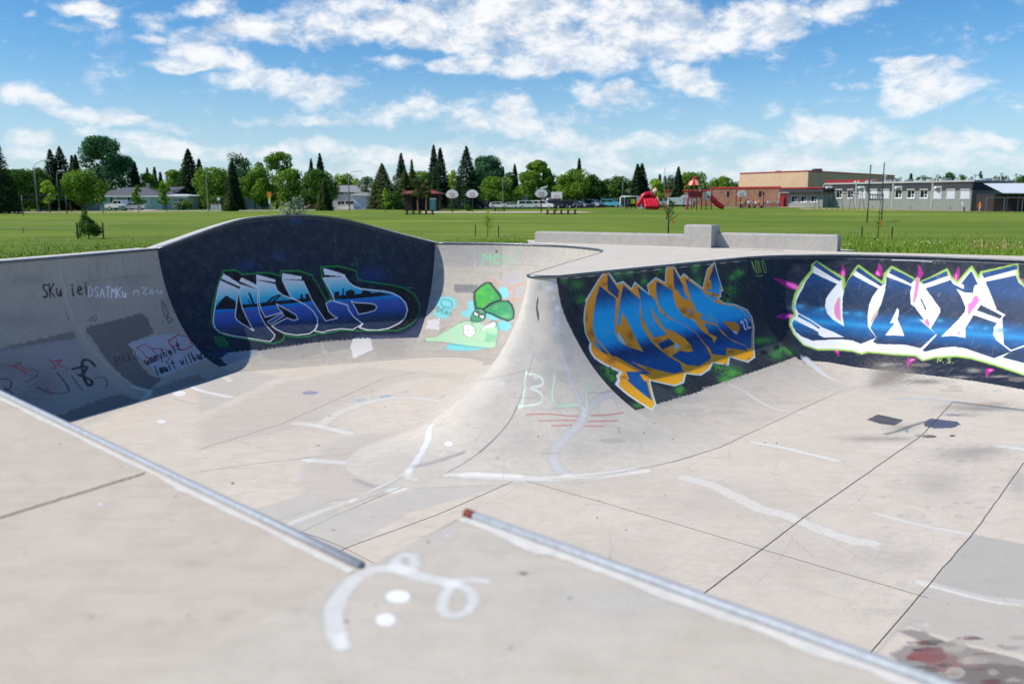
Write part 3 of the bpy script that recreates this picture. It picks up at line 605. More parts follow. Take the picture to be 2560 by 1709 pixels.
  ('B','#14161a',1,1,[7819,2523,153,23,-110,69]),
  ('B','#14161a',1,1,[7751,2436,44,6,-38,25]),
  ('B','#14161a',1,1,[7939,2680,38,6,-38,22]),
  ('G',1,1,0,[0.0568,-0.0008,0.2962,-0.0125],[1804,-35,2149,290,2415,259,2695,434,2902,301,3378,595,3393,395,3786,257,4144,395,4259,83,4549,-42,4836,323,5014,241,5753,639,6140,199,6538,42,6705,750,6587,756,6505,893,6315,921,6529,1070,7109,1165,7200,1203,7573,1345,7640,1541,7470,1817,6688,2409,6388,2624,5855,2706,5328,2433,4954,2643,4428,2473,4039,2625,3493,2705,3028,2563,2593,2757,2146,2768,1506,2472,819,3046,479,3140,258,2357,494,2299,547,2193,820,2140,514,1939,249,1715,263,1514,404,1408,402,1188,537,917,666,742,862,527,1094,383,1368,217,1424,174]),
  ('B','#8e3c0c',0.62,0,[634,1214,196,22,-94,111]),
  ('B','#8e3c0c',0.62,0,[760,1841,191,28,-107,92]),
  ('B','#8e3c0c',0.62,0,[1705,261,175,11,-16,46]),
  ('B','#8e3c0c',0.62,0,[1563,1604,331,43,-49,47]),
  ('B','#8e3c0c',0.62,0,[1983,1417,172,20,-139,142]),
  ('B','#8e3c0c',0.62,0,[2915,1666,227,29,-83,74]),
  ('B','#8e3c0c',0.62,0,[4293,508,191,13,-28,63]),
  ('B','#8e3c0c',0.62,0,[4835,1202,146,14,-107,131]),
  ('B','#8e3c0c',0.62,0,[4558,1092,288,27,-58,78]),
  ('B','#8e3c0c',0.62,0,[2918,2425,171,30,-80,52]),
  ('B','#8e3c0c',0.62,0,[1806,2233,200,34,-68,49]),
  ('B','#8e3c0c',0.62,0,[735,2255,147,26,-51,37]),
  ('B','#8e3c0c',0.62,0,[5560,2311,193,29,-101,72]),
  ('B','#8e3c0c',0.62,0,[6072,2647,145,25,-78,48]),
  ('B','#8e3c0c',0.62,0,[6030,576,107,7,-53,107]),
  ('B','#8e3c0c',0.62,0,[6169,838,216,17,-33,54]),
  ('B','#8e3c0c',0.62,0,[4041,1962,177,25,-63,53]),
  ('B','#8e3c0c',0.62,0,[6531,1774,106,12,-64,57]),
  ('B','#8e3c0c',0.62,0,[664,882,55,5,-59,89]),
  ('B','#8e3c0c',0.62,0,[3743,1123,72,7,-116,151]),
  ('B','#8e3c0c',0.62,0,[2933,1958,178,26,-64,50]),
  ('B','#8e3c0c',0.62,0,[2802,1085,55,5,-118,145]),
  ('B','#8e3c0c',0.62,0,[5191,1741,97,12,-89,82]),
  ('G',2,1,12,[0.0364,-0.0008,0.2972,-0.0082],[1453,269,1981,583,1810,848,1477,1290,1413,1464,1602,1602,2106,1819,2144,1364,2123,1081,2047,902,1837,1121,1767,1162,1677,1132,1815,982,2145,609,2398,324,2960,672,2783,934,2624,1273,2660,1602,2703,1714,2848,1923,2992,2101,3198,2289,3012,2509,2591,2495,1894,2209,1434,1977,1607,2145,1734,2322,1695,2349,1357,2289,1301,2454,1373,2485,856,2954,754,2320,852,2321,969,2143,1555,2242,1225,1960,1006,1786,872,1753,772,1450,670,1275,728,1114,894,896,1095,656]),
  ('G',2,1,12,[0.0524,0.0004,0.2838,-0.0088],[2961,403,3400,597,3561,738,3590,1002,3751,1178,4098,1296,4400,1471,4667,1678,4706,2022,4575,2332,4369,2401,3786,2475,3369,2371,3078,2070,3558,1987,3810,2070,4039,2071,4117,1942,4052,1722,3760,1513,3466,1409,3325,977,3284,895,3253,1209,3469,1563,2859,1575,2803,1376,2793,1032,2971,640]),
  ('G',2,1,12,[0.0615,0.0014,0.2762,-0.0104],[3789,321,4402,595,4338,722,4344,963,4480,1196,4849,1375,4938,1620,5215,1868,5134,1985,5426,1879,5191,1741,5215,1443,5737,1589,5784,1813,5987,2033,6406,2260,6342,2412,5533,2204,5209,2397,4693,2266,4788,2131,4739,1995,4667,1678,4400,1471,4098,1296,3788,1128,3639,848,3680,542]),
  ('G',2,1,12,[0.0742,0.0013,0.2625,-0.0075],[5038,342,5691,666,5830,843,6215,1046,6457,1099,7055,1201,7289,1356,7491,1671,7287,1881,6643,2344,6433,2372,6398,2232,5928,1966,5846,1763,5737,1632,5800,1506,5381,1301,5148,1153,5071,843,5056,546]),
  ('G',2,1,12,[0.0077,0.0106,0.2906,0.0011],[1833,33,2205,455,2120,476,2097,579,2024,573,1725,383]),
  ('G',2,1,12,[0.0077,-0.0024,0.3182,-0.0088],[649,1300,815,1716,652,1644,555,1506,574,1385]),
  ('G',2,1,12,[0.0306,-0.0036,0.318,-0.0168],[2860,1715,3459,1648,3527,1817,2885,1892]),
  ('G',2,1,12,[0.0257,0.009,0.2619,0.0004],[4578,60,4920,537,4853,561,4879,680,5009,897,4712,784,4567,584,4469,562]),
  ('G',2,1,12,[0.0368,0.0082,0.2485,0.0004],[6516,88,6684,691,6616,640,6432,860,5992,718,5876,709,5884,665,6146,684,6212,476,6136,441]),
  ('G',2,1,12,[0.0912,0.0005,0.2537,-0.0075],[7246,1251,7504,1342,7607,1525,7556,1642,7404,1487]),
  ('G',2,1,12,[0.0573,0.0009,0.2837,-0.013],[5203,1268,5375,1308,5801,1490,5757,1551,5170,1375]),
  ('G',2,1,12,[0.0506,0.0051,0.2602,-0.0061],[5860,739,6286,942,6188,996,5927,882]),
  ('B','#59cfe0',0.4,0,[1270,1234,147,16,-56,65]),
  ('B','#59cfe0',0.4,0,[3712,1229,160,16,-58,72]),
  ('B','#59cfe0',0.4,0,[4895,1124,175,16,-57,75]),
  ('B','#59cfe0',0.4,0,[5561,1361,181,18,-69,77]),
  ('B','#59cfe0',0.4,0,[5614,1425,182,19,-72,78]),
  ('P','#d98a14',1,0,0,[6111,1506,6660,1598,6785,1699,6679,1809,6385,1934,6284,1798,6189,1649],0),
  ('P','#a9e2ea',1,0,0,[6298,1800,6504,1833,6394,1927],0),
  ('P','#a9e2ea',1,0,0,[3557,1794,3691,1893,3356,1962],0),
  ('P','#a9e2ea',1,0,0,[4727,1252,4905,1379,4880,1440,4759,1317],0),
  ('P','#a9e2ea',1,0,0,[1529,1296,1609,1318,1629,1448,1620,1597,1516,1563,1459,1442],0),
  ('L','#d89a3a',0.9,16,10,[1453,269,1981,583,1810,848,1477,1290,1413,1464,1602,1602,2106,1819,2144,1364,2123,1081,2047,902,1837,1121,1767,1162,1677,1132,1815,982,2145,609,2398,324,2960,672,2783,934,2624,1273,2660,1602,2703,1714,2848,1923,2992,2101,3198,2289,3012,2509,2591,2495,1894,2209,1434,1977,1607,2145,1734,2322,1695,2349,1357,2289,1301,2454,1373,2485,856,2954,754,2320,852,2321,969,2143,1555,2242,1225,1960,1006,1786,872,1753,772,1450,670,1275,728,1114,894,896,1095,656,1453,269],0),
  ('L','#d89a3a',0.9,14,9,[2961,403,3400,597,3561,738,3590,1002,3751,1178,4098,1296,4400,1471,4667,1678,4706,2022,4575,2332,4369,2401,3786,2475,3369,2371,3078,2070,3558,1987,3810,2070,4039,2071,4117,1942,4052,1722,3760,1513,3466,1409,3325,977,3284,895,3253,1209,3469,1563,2859,1575,2803,1376,2793,1032,2971,640,2961,403],0),
  ('L','#d89a3a',0.9,21,14,[3789,321,4402,595,4338,722,4344,963,4480,1196,4849,1375,4938,1620,5215,1868,5134,1985,5426,1879,5191,1741,5215,1443,5737,1589,5784,1813,5987,2033,6406,2260,6342,2412,5533,2204,5209,2397,4693,2266,4788,2131,4739,1995,4667,1678,4400,1471,4098,1296,3788,1128,3639,848,3680,542,3789,321],0),
  ('L','#d89a3a',0.9,11,7,[5038,342,5691,666,5830,843,6215,1046,6457,1099,7055,1201,7289,1356,7491,1671,7287,1881,6643,2344,6433,2372,6398,2232,5928,1966,5846,1763,5737,1632,5800,1506,5381,1301,5148,1153,5071,843,5056,546,5038,342],0),
  ('L','#d08a22',0.8,14,11,[1833,33,2205,455,2120,476,2097,579,2024,573,1725,383,1833,33],0),
  ('L','#d08a22',0.8,14,11,[649,1300,815,1716,652,1644,555,1506,574,1385,649,1300],0),
  ('L','#d08a22',0.8,16,13,[2860,1715,3459,1648,3527,1817,2885,1892,2860,1715],0),
  ('L','#d08a22',0.8,15,12,[4578,60,4920,537,4853,561,4879,680,5009,897,4712,784,4567,584,4469,562,4578,60],0),
  ('L','#d08a22',0.8,9,7,[6516,88,6684,691,6616,640,6432,860,5992,718,5876,709,5884,665,6146,684,6212,476,6136,441,6516,88],0),
  ('L','#d08a22',0.8,18,14,[7246,1251,7504,1342,7607,1525,7556,1642,7404,1487,7246,1251],0),
  ('L','#d08a22',0.8,14,11,[5203,1268,5375,1308,5801,1490,5757,1551,5170,1375,5203,1268],0),
  ('L','#d08a22',0.8,11,8,[5860,739,6286,942,6188,996,5927,882,5860,739],0),
  ('L','#bfe9f0',1,35,10,[1804,-35,2149,290,2415,259,2695,434,2902,301,3378,595,3393,395,3786,257,4144,395,4259,83,4549,-42,4836,323,5014,241,5753,639,6140,199,6538,42,6705,750,6587,756,6505,893,6315,921,6529,1070,7109,1165,7200,1203,7573,1345,7640,1541,7470,1817,6688,2409,6388,2624,5855,2706,5328,2433,4954,2643,4428,2473,4039,2625,3493,2705,3028,2563,2593,2757,2146,2768,1506,2472,819,3046,479,3140,258,2357,494,2299,547,2193,820,2140,514,1939,249,1715,263,1514,404,1408,402,1188,537,917,666,742,862,527,1094,383,1368,217,1424,174,1804,-35],0),
  ('L','#e6e6f2',0.9,40,10,[862,527,1094,383,811,546],1),
  ('L','#eef4f6',1,63,14,[404,1408,263,1514,249,1715,514,1939,820,2140,547,2193,494,2299,258,2357,479,3140],1),  # whiter restroke of the lower left outline, sunlight put into the colour
  ('L','#f0f2f6',1,46,17,[6934,1637,7064,1607,7042,1692,6928,1839,7021,1832],1),
  ('L','#f0f2f6',1,39,14,[7187,1586,7279,1595,7210,1693,7104,1833,7271,1807],1),
  ('L','#0d0f12',0.9,26,14,[208,237,273,433],0),
  ('L','#0d0f12',0.9,24,13,[208,237,301,255,349,320,339,403,273,433],1),
  ('L','#0d0f12',0.9,15,8,[446,286,412,332,447,399,498,402,502,340,446,286],1),
  ('L','#0d0f12',0.9,21,11,[626,270,566,279,636,332,592,390],1),
  ('L','#0d0f12',0.9,15,8,[717,299,811,276,773,229,725,236,717,299,772,365,832,336],1),
  ('L','#0d0f12',0.9,15,8,[555,515,785,464],0),
  ('L','#0d0f12',0.9,29,17,[3017,109,2888,118,2919,271,3049,262],1),
  ('L','#0d0f12',0.9,15,9,[2905,194,3009,187],0),
  ('L','#0d0f12',0.9,29,17,[3086,260,3112,102,3217,252],1),
  ('L','#0d0f12',0.9,15,9,[3101,197,3187,191],0),
  ('L','#0d0f12',0.9,25,15,[3220,94,3340,85,3251,249,3372,240],1),
  ('L','#0d0f12',0.9,27,16,[3495,72,3374,82,3406,238,3529,229],1),
  ('L','#0d0f12',0.9,15,9,[3392,160,3489,152],0),
  ('L','#0d0f12',0.9,27,16,[3563,226,3529,70,3631,78,3642,125,3548,148,3674,218],1),
  ('L','#0d0f12',0.85,28,18,[5202,211,5197,370],0),
  ('L','#0d0f12',0.85,28,18,[5202,211,5273,226,5278,266,5201,287],1),
  ('L','#0d0f12',0.85,27,18,[5201,287,5287,305,5279,356,5197,370],1),
  ('L','#0d0f12',0.85,28,19,[5333,209,5327,369,5420,368],1),
  ('L','#0d0f12',0.85,27,18,[5459,367,5510,207,5563,366],1),
  ('L','#0d0f12',0.85,14,9,[5483,303,5550,302],0),
  ('L','#0d0f12',0.85,28,19,[5596,205,5639,366,5701,204],1),
  ('L','#0d0f12',0.85,29,19,[5835,202,5730,203,5726,365,5831,364],1),
  ('L','#0d0f12',0.85,14,9,[5730,284,5814,283],0),
  ('L','#0d0f12',0.85,14,9,[5470,429,5629,431],0),
  ('L','#0d0f12',0.9,38,20,[7269,650,7168,912],0),
  ('L','#0d0f12',0.9,39,20,[7218,780,7063,801,7038,906,7169,885],1),
  ('L','#0d0f12',0.9,38,20,[7369,760,7271,1011],0),
  ('L','#0d0f12',0.9,35,18,[7370,786,7533,779,7454,897,7333,892],1),
  ('L','#0d0f12',0.9,30,16,[7698,732,7823,669,7909,740,7806,831,7607,931,7853,942],1),
  ('L','#0d0f12',0.95,25,13,[4338,2620,4195,2624,4027,2793,4170,2789],1),
  ('L','#0d0f12',0.95,19,10,[4113,2708,4228,2705],0),
  ('L','#0d0f12',0.95,22,11,[4210,2788,4444,2617,4355,2784],1),
  ('L','#0d0f12',0.95,20,10,[4309,2719,4403,2716],0),
  ('L','#0d0f12',0.95,32,17,[4681,2626,4624,2611,4547,2646,4535,2688,4583,2711,4530,2763,4439,2782,4413,2766],1),
  ('L','#0d0f12',0.95,26,14,[4902,2602,4753,2607,4583,2778,4732,2774],1),
  ('L','#0d0f12',0.95,20,10,[4671,2692,4790,2689],0),
  ('L','#0d0f12',0.9,18,10,[4350,2892,4496,2882],0),
  ('L','#0d0f12',0.95,29,14,[134,2094,266,1953,214,2099,347,1957],1),
  ('L','#0d0f12',0.95,29,15,[273,2095,271,2102],0),
  ('L','#0d0f12',0.95,30,15,[568,1984,535,1967,481,1994,466,2031,491,2055,450,2098,390,2109,377,2093],1),
  ('L','#0d0f12',0.95,30,15,[505,2109,502,2116],0),
  ('L','#b9bcc0',0.4,14,12,[59,50,1528,71,3180,94,4877,80,6797,74,8300,76],1),
  ('L','#c9cbcd',0.55,20,12,[127,57,323,61],0),
  ('L','#c9cbcd',0.55,21,12,[597,60,801,64],0),
  ('L','#c9cbcd',0.55,21,12,[1085,62,1297,66],0),
  ('L','#c9cbcd',0.55,21,12,[1592,64,1813,69],0),
  ('L','#c9cbcd',0.55,22,13,[2119,67,2349,71],0),
  ('L','#c9cbcd',0.55,22,13,[2668,70,2906,74],0),
  ('L','#c9cbcd',0.55,23,13,[3236,72,3460,76],0),
  ('L','#c9cbcd',0.55,23,13,[3773,74,4007,77],0),
  ('L','#c9cbcd',0.55,24,14,[4332,75,4575,79],0),
  ('L','#c9cbcd',0.55,24,14,[4914,76,5168,81],0),
  ('L','#c9cbcd',0.55,25,14,[5521,78,5786,82],0),
  ('L','#c9cbcd',0.55,25,14,[6155,80,6431,84],0),
  ('L','#c9cbcd',0.55,26,15,[6816,81,7105,86],0),
  ('L','#c9cbcd',0.55,26,15,[7507,83,7809,88],0),
  ('L','#f3efe6',0.72,178,67,[4148,3182,4313,3476,4127,3868,3946,4321,3988,4794],1),
  ('L','#f3efe6',0.5,94,57,[1208,3441,1118,3705,950,4030,744,4351],1),
  ('L','#f3efe6',0.5,237,118,[7063,3253,7203,3887,7453,4323,7929,4666],1),
  ('B','#e0d8cd',0.35,0,[2667,3846,121,50,-65,27]),
  ('B','#e0d8cd',0.35,1,[2479,3906,463,213,-126,51]),
  ('B','#e0d8cd',0.35,0,[2102,3263,318,91,-64,32]),
  ('B','#e0d8cd',0.35,1,[3872,3851,143,50,-54,25]),
  ('B','#e0d8cd',0.35,0,[3758,3617,471,146,-155,74]),
  ('B','#e0d8cd',0.35,1,[1350,3419,503,165,-72,35]),
  ('B','#e0d8cd',0.35,0,[2823,4203,169,97,-108,40]),
  ('B','#e0d8cd',0.35,1,[1196,3512,302,104,-39,19]),
  ('B','#e0d8cd',0.35,0,[4755,4262,424,217,-131,53]),
  ('B','#e0d8cd',0.35,1,[1915,3245,412,118,-104,52]),
  ('B','#e0d8cd',0.35,0,[2948,3779,388,150,-46,19]),
  ('B','#e0d8cd',0.35,1,[4951,3534,225,62,-150,71]),
  ('B','#e0d8cd',0.35,0,[2808,3652,131,47,-44,19]),
  ('B','#e0d8cd',0.35,1,[3391,3127,361,85,-82,46]),
  ('B','#e0d8cd',0.35,0,[689,3241,224,66,-76,39]),
  ('B','#e0d8cd',0.35,1,[3983,4100,153,65,-98,41]),
  ('B','#e0d8cd',0.35,0,[2287,3217,548,154,-98,49]),
  ('B','#e0d8cd',0.35,1,[2518,4434,235,193,-134,47]),
  ('B','#e0d8cd',0.35,0,[2883,4622,127,136,-232,78]),
  ('B','#e0d8cd',0.35,1,[682,3336,142,44,-97,49]),
 ],
 'right': [
  ('P','#1b2638',1,0,14,[-300,3126,-541,3126,392,3349,1317,3461,2502,3708,3828,3774,5152,3794,6795,3859,8661,3991,10331,4190,9700,4190,9700,-300,-300,-300],0),
  ('P','#22272d',1,0,20,[-604,-42,-65,57,175,796,382,1572,332,2732,10,3273,-1656,3245,-400,1804],0),
  ('B','#4fae3a',0.5,0,[-2256,4012,0,125,0,28]),
  ('B','#4fae3a',0.7,0,[-1293,2453,439,3,-149,117]),
  ('B','#4fae3a',0.6,0,[-804,2906,769,33,-306,157]),
  ('B','#a02a2c',0.8,0,[62,3385,224,24,-160,61]),
  ('P','#b01f8e',0.95,10,0,[691,585,1061,702,1303,778,1416,886,1330,1006,1153,948,909,766],1),
  ('P','#b01f8e',0.95,13,0,[351,1747,787,1670,1100,1742,956,1849,651,1869],1),
  ('P','#b01f8e',0.95,12,0,[2566,177,2604,347,2656,449,2639,656,2486,538,2579,416],1),
  ('P','#b01f8e',0.95,10,0,[3501,157,3610,424,3590,629,3387,517,3482,394],1),
  ('P','#b01f8e',0.95,12,0,[4455,178,4537,324,4632,388,4582,590,4446,628,4512,425],1),
  ('P','#b01f8e',0.95,12,0,[5818,186,5897,410,5841,674,5610,519,5781,382],1),
  ('P','#b01f8e',0.95,18,0,[1885,2957,2154,2985,2011,3292,1987,3146],1),
  ('P','#b01f8e',0.95,15,0,[4513,3114,4871,3151,4655,3342,4548,3596,4493,3333],1),
  ('P','#b01f8e',0.95,15,0,[7186,3230,7556,3279,7347,3403,7302,3714,7214,3420],1),
  ('P','#b01f8e',0.95,11,0,[7722,491,7821,455,7953,606,7846,611],1),
  ('P','#ff6fd0',0.95,10,0,[1053,754,1299,813,1403,885,1333,989,1194,897],1),
  ('P','#ff6fd0',0.95,13,0,[688,1795,1018,1701,1093,1761,883,1826],1),
  ('P','#ff6fd0',0.95,12,0,[2604,382,2639,656,2538,572],1),
  ('P','#ff6fd0',0.95,10,0,[3496,394,3560,596,3430,532],1),
  ('P','#ff6fd0',0.95,12,0,[5781,382,5839,658,5719,548],1),
  ('P','#ff6fd0',0.95,17,0,[1970,2982,2095,3124,2100,3008],1),
  ('P','#ff6fd0',0.95,15,0,[4623,3151,4790,3159,4568,3326],1),
  ('P','#ff6fd0',0.95,15,0,[7312,3262,7481,3298,7288,3411],1),
  ('P','#eef0f2',1,0,0,[1948,191,2588,657,2604,1007,2851,532,3011,306,3639,798,3669,506,3814,315,4449,662,4596,724,5416,329,5614,552,5841,674,6264,235,6491,516,6560,368,7563,122,7646,463,7856,674,8378,962,9017,3489,8466,3337,7472,3102,6618,2931,6149,2913,5424,3028,5041,3182,4766,3022,4000,3044,3167,3020,2907,3105,2551,3005,1981,2959,1314,2941,869,2740,763,2351,799,2033,936,1848,1118,1743,1118,1520,1273,1164,1496,783,1821,445,1845,308],0),
  ('L','#a8cf5a',0.95,73,23,[1948,191,2588,657,2604,1007,2851,532,3011,306,3639,798,3669,506,3814,315,4449,662,4596,724,5416,329,5614,552,5841,674,6264,235,6491,516,6560,368,7563,122,7646,463,7856,674,8378,962,9017,3489,8466,3337,7472,3102,6618,2931,6149,2913,5424,3028,5041,3182,4766,3022,4000,3044,3167,3020,2907,3105,2551,3005,1981,2959,1314,2941,869,2740,763,2351,799,2033,936,1848,1118,1743,1118,1520,1273,1164,1496,783,1821,445,1845,308,1948,191],0),
  ('G',3,1,12,[-0.2478,-0.0325,0.482,-0.0237],[1836,494,2456,834,2276,1076,2143,1268,2080,1506,2097,1707,2227,1914,2513,2147,2509,1822,2556,1268,2619,947,2726,715,2854,567,3518,939,3381,1177,3289,1439,3243,1796,3250,2141,3469,2489,2965,2736,2640,2621,2339,2589,1948,2596,1306,2616,1008,2451,882,2296,860,2103,920,1966,1030,1890,1626,2325,1609,2423,1765,2515,2441,2513,2177,2339,1842,2174,1230,1683,1203,1527,1262,1332,1417,1059,1595,768]),
  ('G',3,1,12,[-0.2173,-0.0417,0.4547,-0.0111],[1958,189,2572,697,2515,760,1867,290]),
  ('G',3,1,12,[-0.2686,-0.0237,0.4612,-0.012],[3007,328,3627,820,3577,874,2933,442]),
  ('G',3,1,12,[-0.2467,-0.0429,0.5004,-0.0293],[1230,1717,1753,2172,1697,2218,1172,1794]),
  ('G',3,1,12,[-0.3529,-0.0074,0.4969,-0.0241],[3701,590,4347,836,4333,1043,4382,1356,4496,1421,4851,1800,4696,1810,5326,2223,4883,2747,4349,2661,3504,2707,3359,2632,3474,2478,3309,2166,3600,1398,3689,969]),
  ('G',3,1,12,[-0.2865,-0.0201,0.4685,-0.0115],[3816,349,4413,646,4324,768,3753,486]),
  ('G',3,1,12,[-0.4089,-0.0011,0.5126,-0.0251],[4769,878,5596,604,5698,713,6085,844,6068,720,5967,702,6270,333,6506,689,6402,728,6392,931,6125,934,5831,844,6032,1065,6210,1335,6217,1477,6020,1732,5512,2294,5931,2236,6346,2269,6300,1963,6490,1555,7235,1742,7160,1870,7176,2094,7311,2262,7854,2584,7364,2864,6947,2763,6402,2618,6046,2594,5603,2660,5058,2855,4953,2819,5363,2251,5118,2058,5362,1551,5343,1431,5145,1250]),
  ('G',3,1,12,[-0.3287,-0.0119,0.4781,-0.0127],[4621,699,5419,363,5494,495,4691,765]),
  ('G',3,1,12,[-0.421,-0.0018,0.5207,-0.0243],[6666,1249,7355,1518,7299,1617,6569,1419]),
  ('G',3,1,12,[-0.3536,-0.0079,0.4893,-0.0191],[4639,1179,4692,1188,4892,1492,4838,1495]),
  ('G',3,1,12,[-0.3296,-0.0128,0.4946,-0.0114],[6577,387,7558,120,7597,235,6652,515]),
  ('G',3,1,12,[-0.447,0.0016,0.5211,-0.0234],[6712,612,7572,397,7672,576,7860,697,8365,886,8686,2305,8195,2332,7841,2530,7566,2370,7356,1589,7436,1489,7158,1368,6879,883]),
  ('G',3,1,12,[-0.6691,0.015,0.6185,-0.0439],[7617,2807,7872,2554,8208,2383,8686,2305,8875,2995,8349,2921]),
  ('B','#5fb8dc',0.55,0,[1331,1478,89,3,-14,61]),
  ('B','#5fb8dc',0.55,0,[1972,1594,108,2,-12,62]),
  ('B','#5fb8dc',0.55,0,[2603,1710,102,-3,-6,63]),
  ('B','#5fb8dc',0.55,0,[3029,1746,104,-5,-4,63]),
  ('B','#5fb8dc',0.55,0,[4723,1823,117,-7,9,62]),
  ('B','#5fb8dc',0.55,0,[5398,1794,125,-8,10,61]),
  ('B','#5fb8dc',0.55,0,[6438,1932,109,-8,9,61]),
  ('B','#5fb8dc',0.55,0,[6925,1918,108,-9,10,60]),
  ('B','#5fb8dc',0.55,0,[7480,1934,110,-9,12,60]),
  ('B','#1f88c8',0.6,0,[1269,1513,221,7,-30,111]),
  ('B','#1f88c8',0.6,0,[1878,1629,265,6,-26,112]),
  ('B','#1f88c8',0.6,0,[2970,1736,253,-11,-8,114]),
  ('B','#1f88c8',0.6,0,[4533,1834,281,-17,15,112]),
  ('B','#1f88c8',0.6,0,[6620,1918,265,-21,18,110]),
  ('B','#1f88c8',0.6,0,[7361,1956,268,-22,22,109]),
  ('P','#eef0f2',1,0,0,[4017,1501,4068,1553,4057,1848,4294,2356,3735,2377,3983,1967,3853,1976],0),
  ('P','#f084cc',1,0,0,[2477,1215,2498,1269,2452,1984,2351,1892,2306,1732,2335,1510],0),
  ('L','#bcd682',0.8,26,16,[2477,1215,2498,1269,2452,1984,2351,1892,2306,1732,2335,1510,2477,1215],0),
  ('P','#f084cc',1,0,0,[3548,1491,3495,1737,3327,2020,3339,1904],0),
  ('L','#bcd682',0.8,22,13,[3548,1491,3495,1737,3327,2020,3339,1904,3548,1491],0),
  ('P','#f07cc8',1,0,0,[6427,1009,6547,1003,6604,1148,6325,1615,6272,1238,6367,1209],0),
  ('L','#c3da90',0.8,22,15,[6427,1009,6547,1003,6604,1148,6325,1615,6272,1238,6367,1209,6427,1009],0),
  ('P','#f07cc8',1,0,0,[4942,1737,5063,1894,5043,2024,4855,1881],0),
  ('L','#c3da90',0.8,25,17,[4942,1737,5063,1894,5043,2024,4855,1881,4942,1737],0),
  ('P','#f07cc8',1,0,0,[6152,2037,6159,2166,6036,2188],0),
  ('L','#c3da90',0.8,23,15,[6152,2037,6159,2166,6036,2188,6152,2037],0),
  ('P','#f07cc8',1,0,0,[4455,740,4463,578,4561,597,4541,1088,4483,1331,4432,1309],0),
  ('L','#c3da90',0.8,22,14,[4455,740,4463,578,4561,597,4541,1088,4483,1331,4432,1309,4455,740],0),
  ('P','#b01f8e',0.95,12,0,[4451,201,4581,322,4656,456,4586,608,4463,578,4542,415],0),
  ('L','#b6d868',0.95,27,14,[5555,3207,5533,3023,5670,3203,5649,3020],1),
  ('L','#b6d868',0.95,28,14,[5744,3191,5751,3200],0),
  ('L','#b6d868',0.95,29,15,[5982,3027,5915,3012,5881,3049,5912,3093,5979,3118,5986,3174,5923,3195,5882,3177],1),
  ('L','#b6d868',0.95,28,14,[6075,3180,6083,3189],0),
  ('L','#9fbe3c',0.9,22,13,[111,111,158,351,225,441,256,443,233,117],1),
  ('L','#9fbe3c',0.9,23,13,[129,129,182,335],0),
  ('L','#9fbe3c',0.9,23,14,[234,109,295,121,329,448,256,443],1),
  ('L','#9fbe3c',0.9,23,14,[337,115,392,452],0),
  ('L','#9fbe3c',0.9,19,11,[448,120,490,475,574,445,525,150,448,120],1),
  ('L','#9fbe3c',0.9,19,11,[184,533,416,540],0),
  ('L','#9aa6bc',0.5,9,12,[4117,1770,4464,1458],0),
  ('L','#9aa6bc',0.5,9,13,[6546,2519,6630,2123],0),
  ('L','#9aa6bc',0.5,11,16,[5917,3747,6141,3354],0),
  ('L','#9aa6bc',0.5,7,11,[3012,997,3138,576],0),
  ('L','#9aa6bc',0.5,9,13,[7269,2372,7279,2775],0),
  ('L','#a9acb0',0.45,18,17,[464,71,1481,78,2637,88,3529,103,4521,95,5858,101,7767,97],1),
  ('L','#e9eaec',0.7,27,11,[3808,117,4523,117,4893,129],1),
  ('L','#eef0f3',0.8,486,112,[373,3402,365,3740,80,4108,24,4454],0),
  ('L','#f3efe6',0.5,100,50,[-2256,5071,-2256,5100,3194,4790,4848,4955,6305,5100],1),
  ('B','#8a8178',0.9,0,[3852,4051,1021,-125,6,795]),
  ('B','#938a80',0.8,0,[3308,4477,746,-95,-726,623]),
  ('B','#6b645d',0.8,0,[5270,4142,879,-135,34,193]),
  ('B','#7d756c',0.8,0,[4321,3789,524,-60,35,240]),
  ('B','#a59a8d',0.35,1,[-2256,4300,941,-85,0,189]),
  ('B','#e0d8cd',0.35,0,[3730,3532,297,-30,0,47]),
  ('B','#a59a8d',0.35,1,[6336,4278,265,-46,18,105]),
  ('B','#e0d8cd',0.35,0,[-2256,5100,1770,-150,0,0]),
  ('B','#a59a8d',0.35,1,[-1684,4310,1291,-7,-572,164]),
  ('B','#e0d8cd',0.35,0,[-2256,4876,0,111,0,14]),
  ('B','#a59a8d',0.35,1,[7843,4242,179,-40,18,62]),
  ('B','#e0d8cd',0.35,0,[6810,3402,257,-32,21,103]),
  ('B','#a59a8d',0.35,1,[5003,3377,350,-38,13,74]),
  ('B','#e0d8cd',0.35,0,[3835,3449,422,-42,1,38]),
  ('B','#a59a8d',0.35,1,[8324,3571,306,-54,29,98]),
  ('B','#e0d8cd',0.35,0,[6423,3744,344,-47,12,67]),
  ('B','#a59a8d',0.35,1,[6254,4531,426,-84,21,125]),
  ('B','#e0d8cd',0.35,0,[7725,3532,391,-61,13,48]),
  ('B','#a59a8d',0.35,1,[4362,5100,168,0,21,0]),
  ('B','#e0d8cd',0.35,0,[-2256,4528,0,251,0,14]),
  ('B','#a59a8d',0.35,1,[3560,4273,274,-33,-12,98]),
  ('B','#e0d8cd',0.35,0,[15,3879,1229,84,-191,41]),
  ('B','#a59a8d',0.35,1,[6521,5004,93,-27,49,96]),
  ('B','#e0d8cd',0.35,0,[4400,4931,350,-77,36,169]),
 ],
 'east': [
  ('P','#1b2638',1,0,40,[-400,-400,-400,4078,2600,3978,2700,-400],0),
 ],
 'floor': [
  ('B','#f0efec',0.95,1,[-9426,21179,202,0,154,-358]),
  ('B','#f0efec',0.95,1,[-8440,21316,183,0,121,-318]),
  ('B','#f0efec',0.95,1,[-7763,18500,124,0,70,-174]),
  ('L','#f0efec',0.95,192,64,[-9582,23604,-8578,22252,-7867,21480,-7036,20927],1),
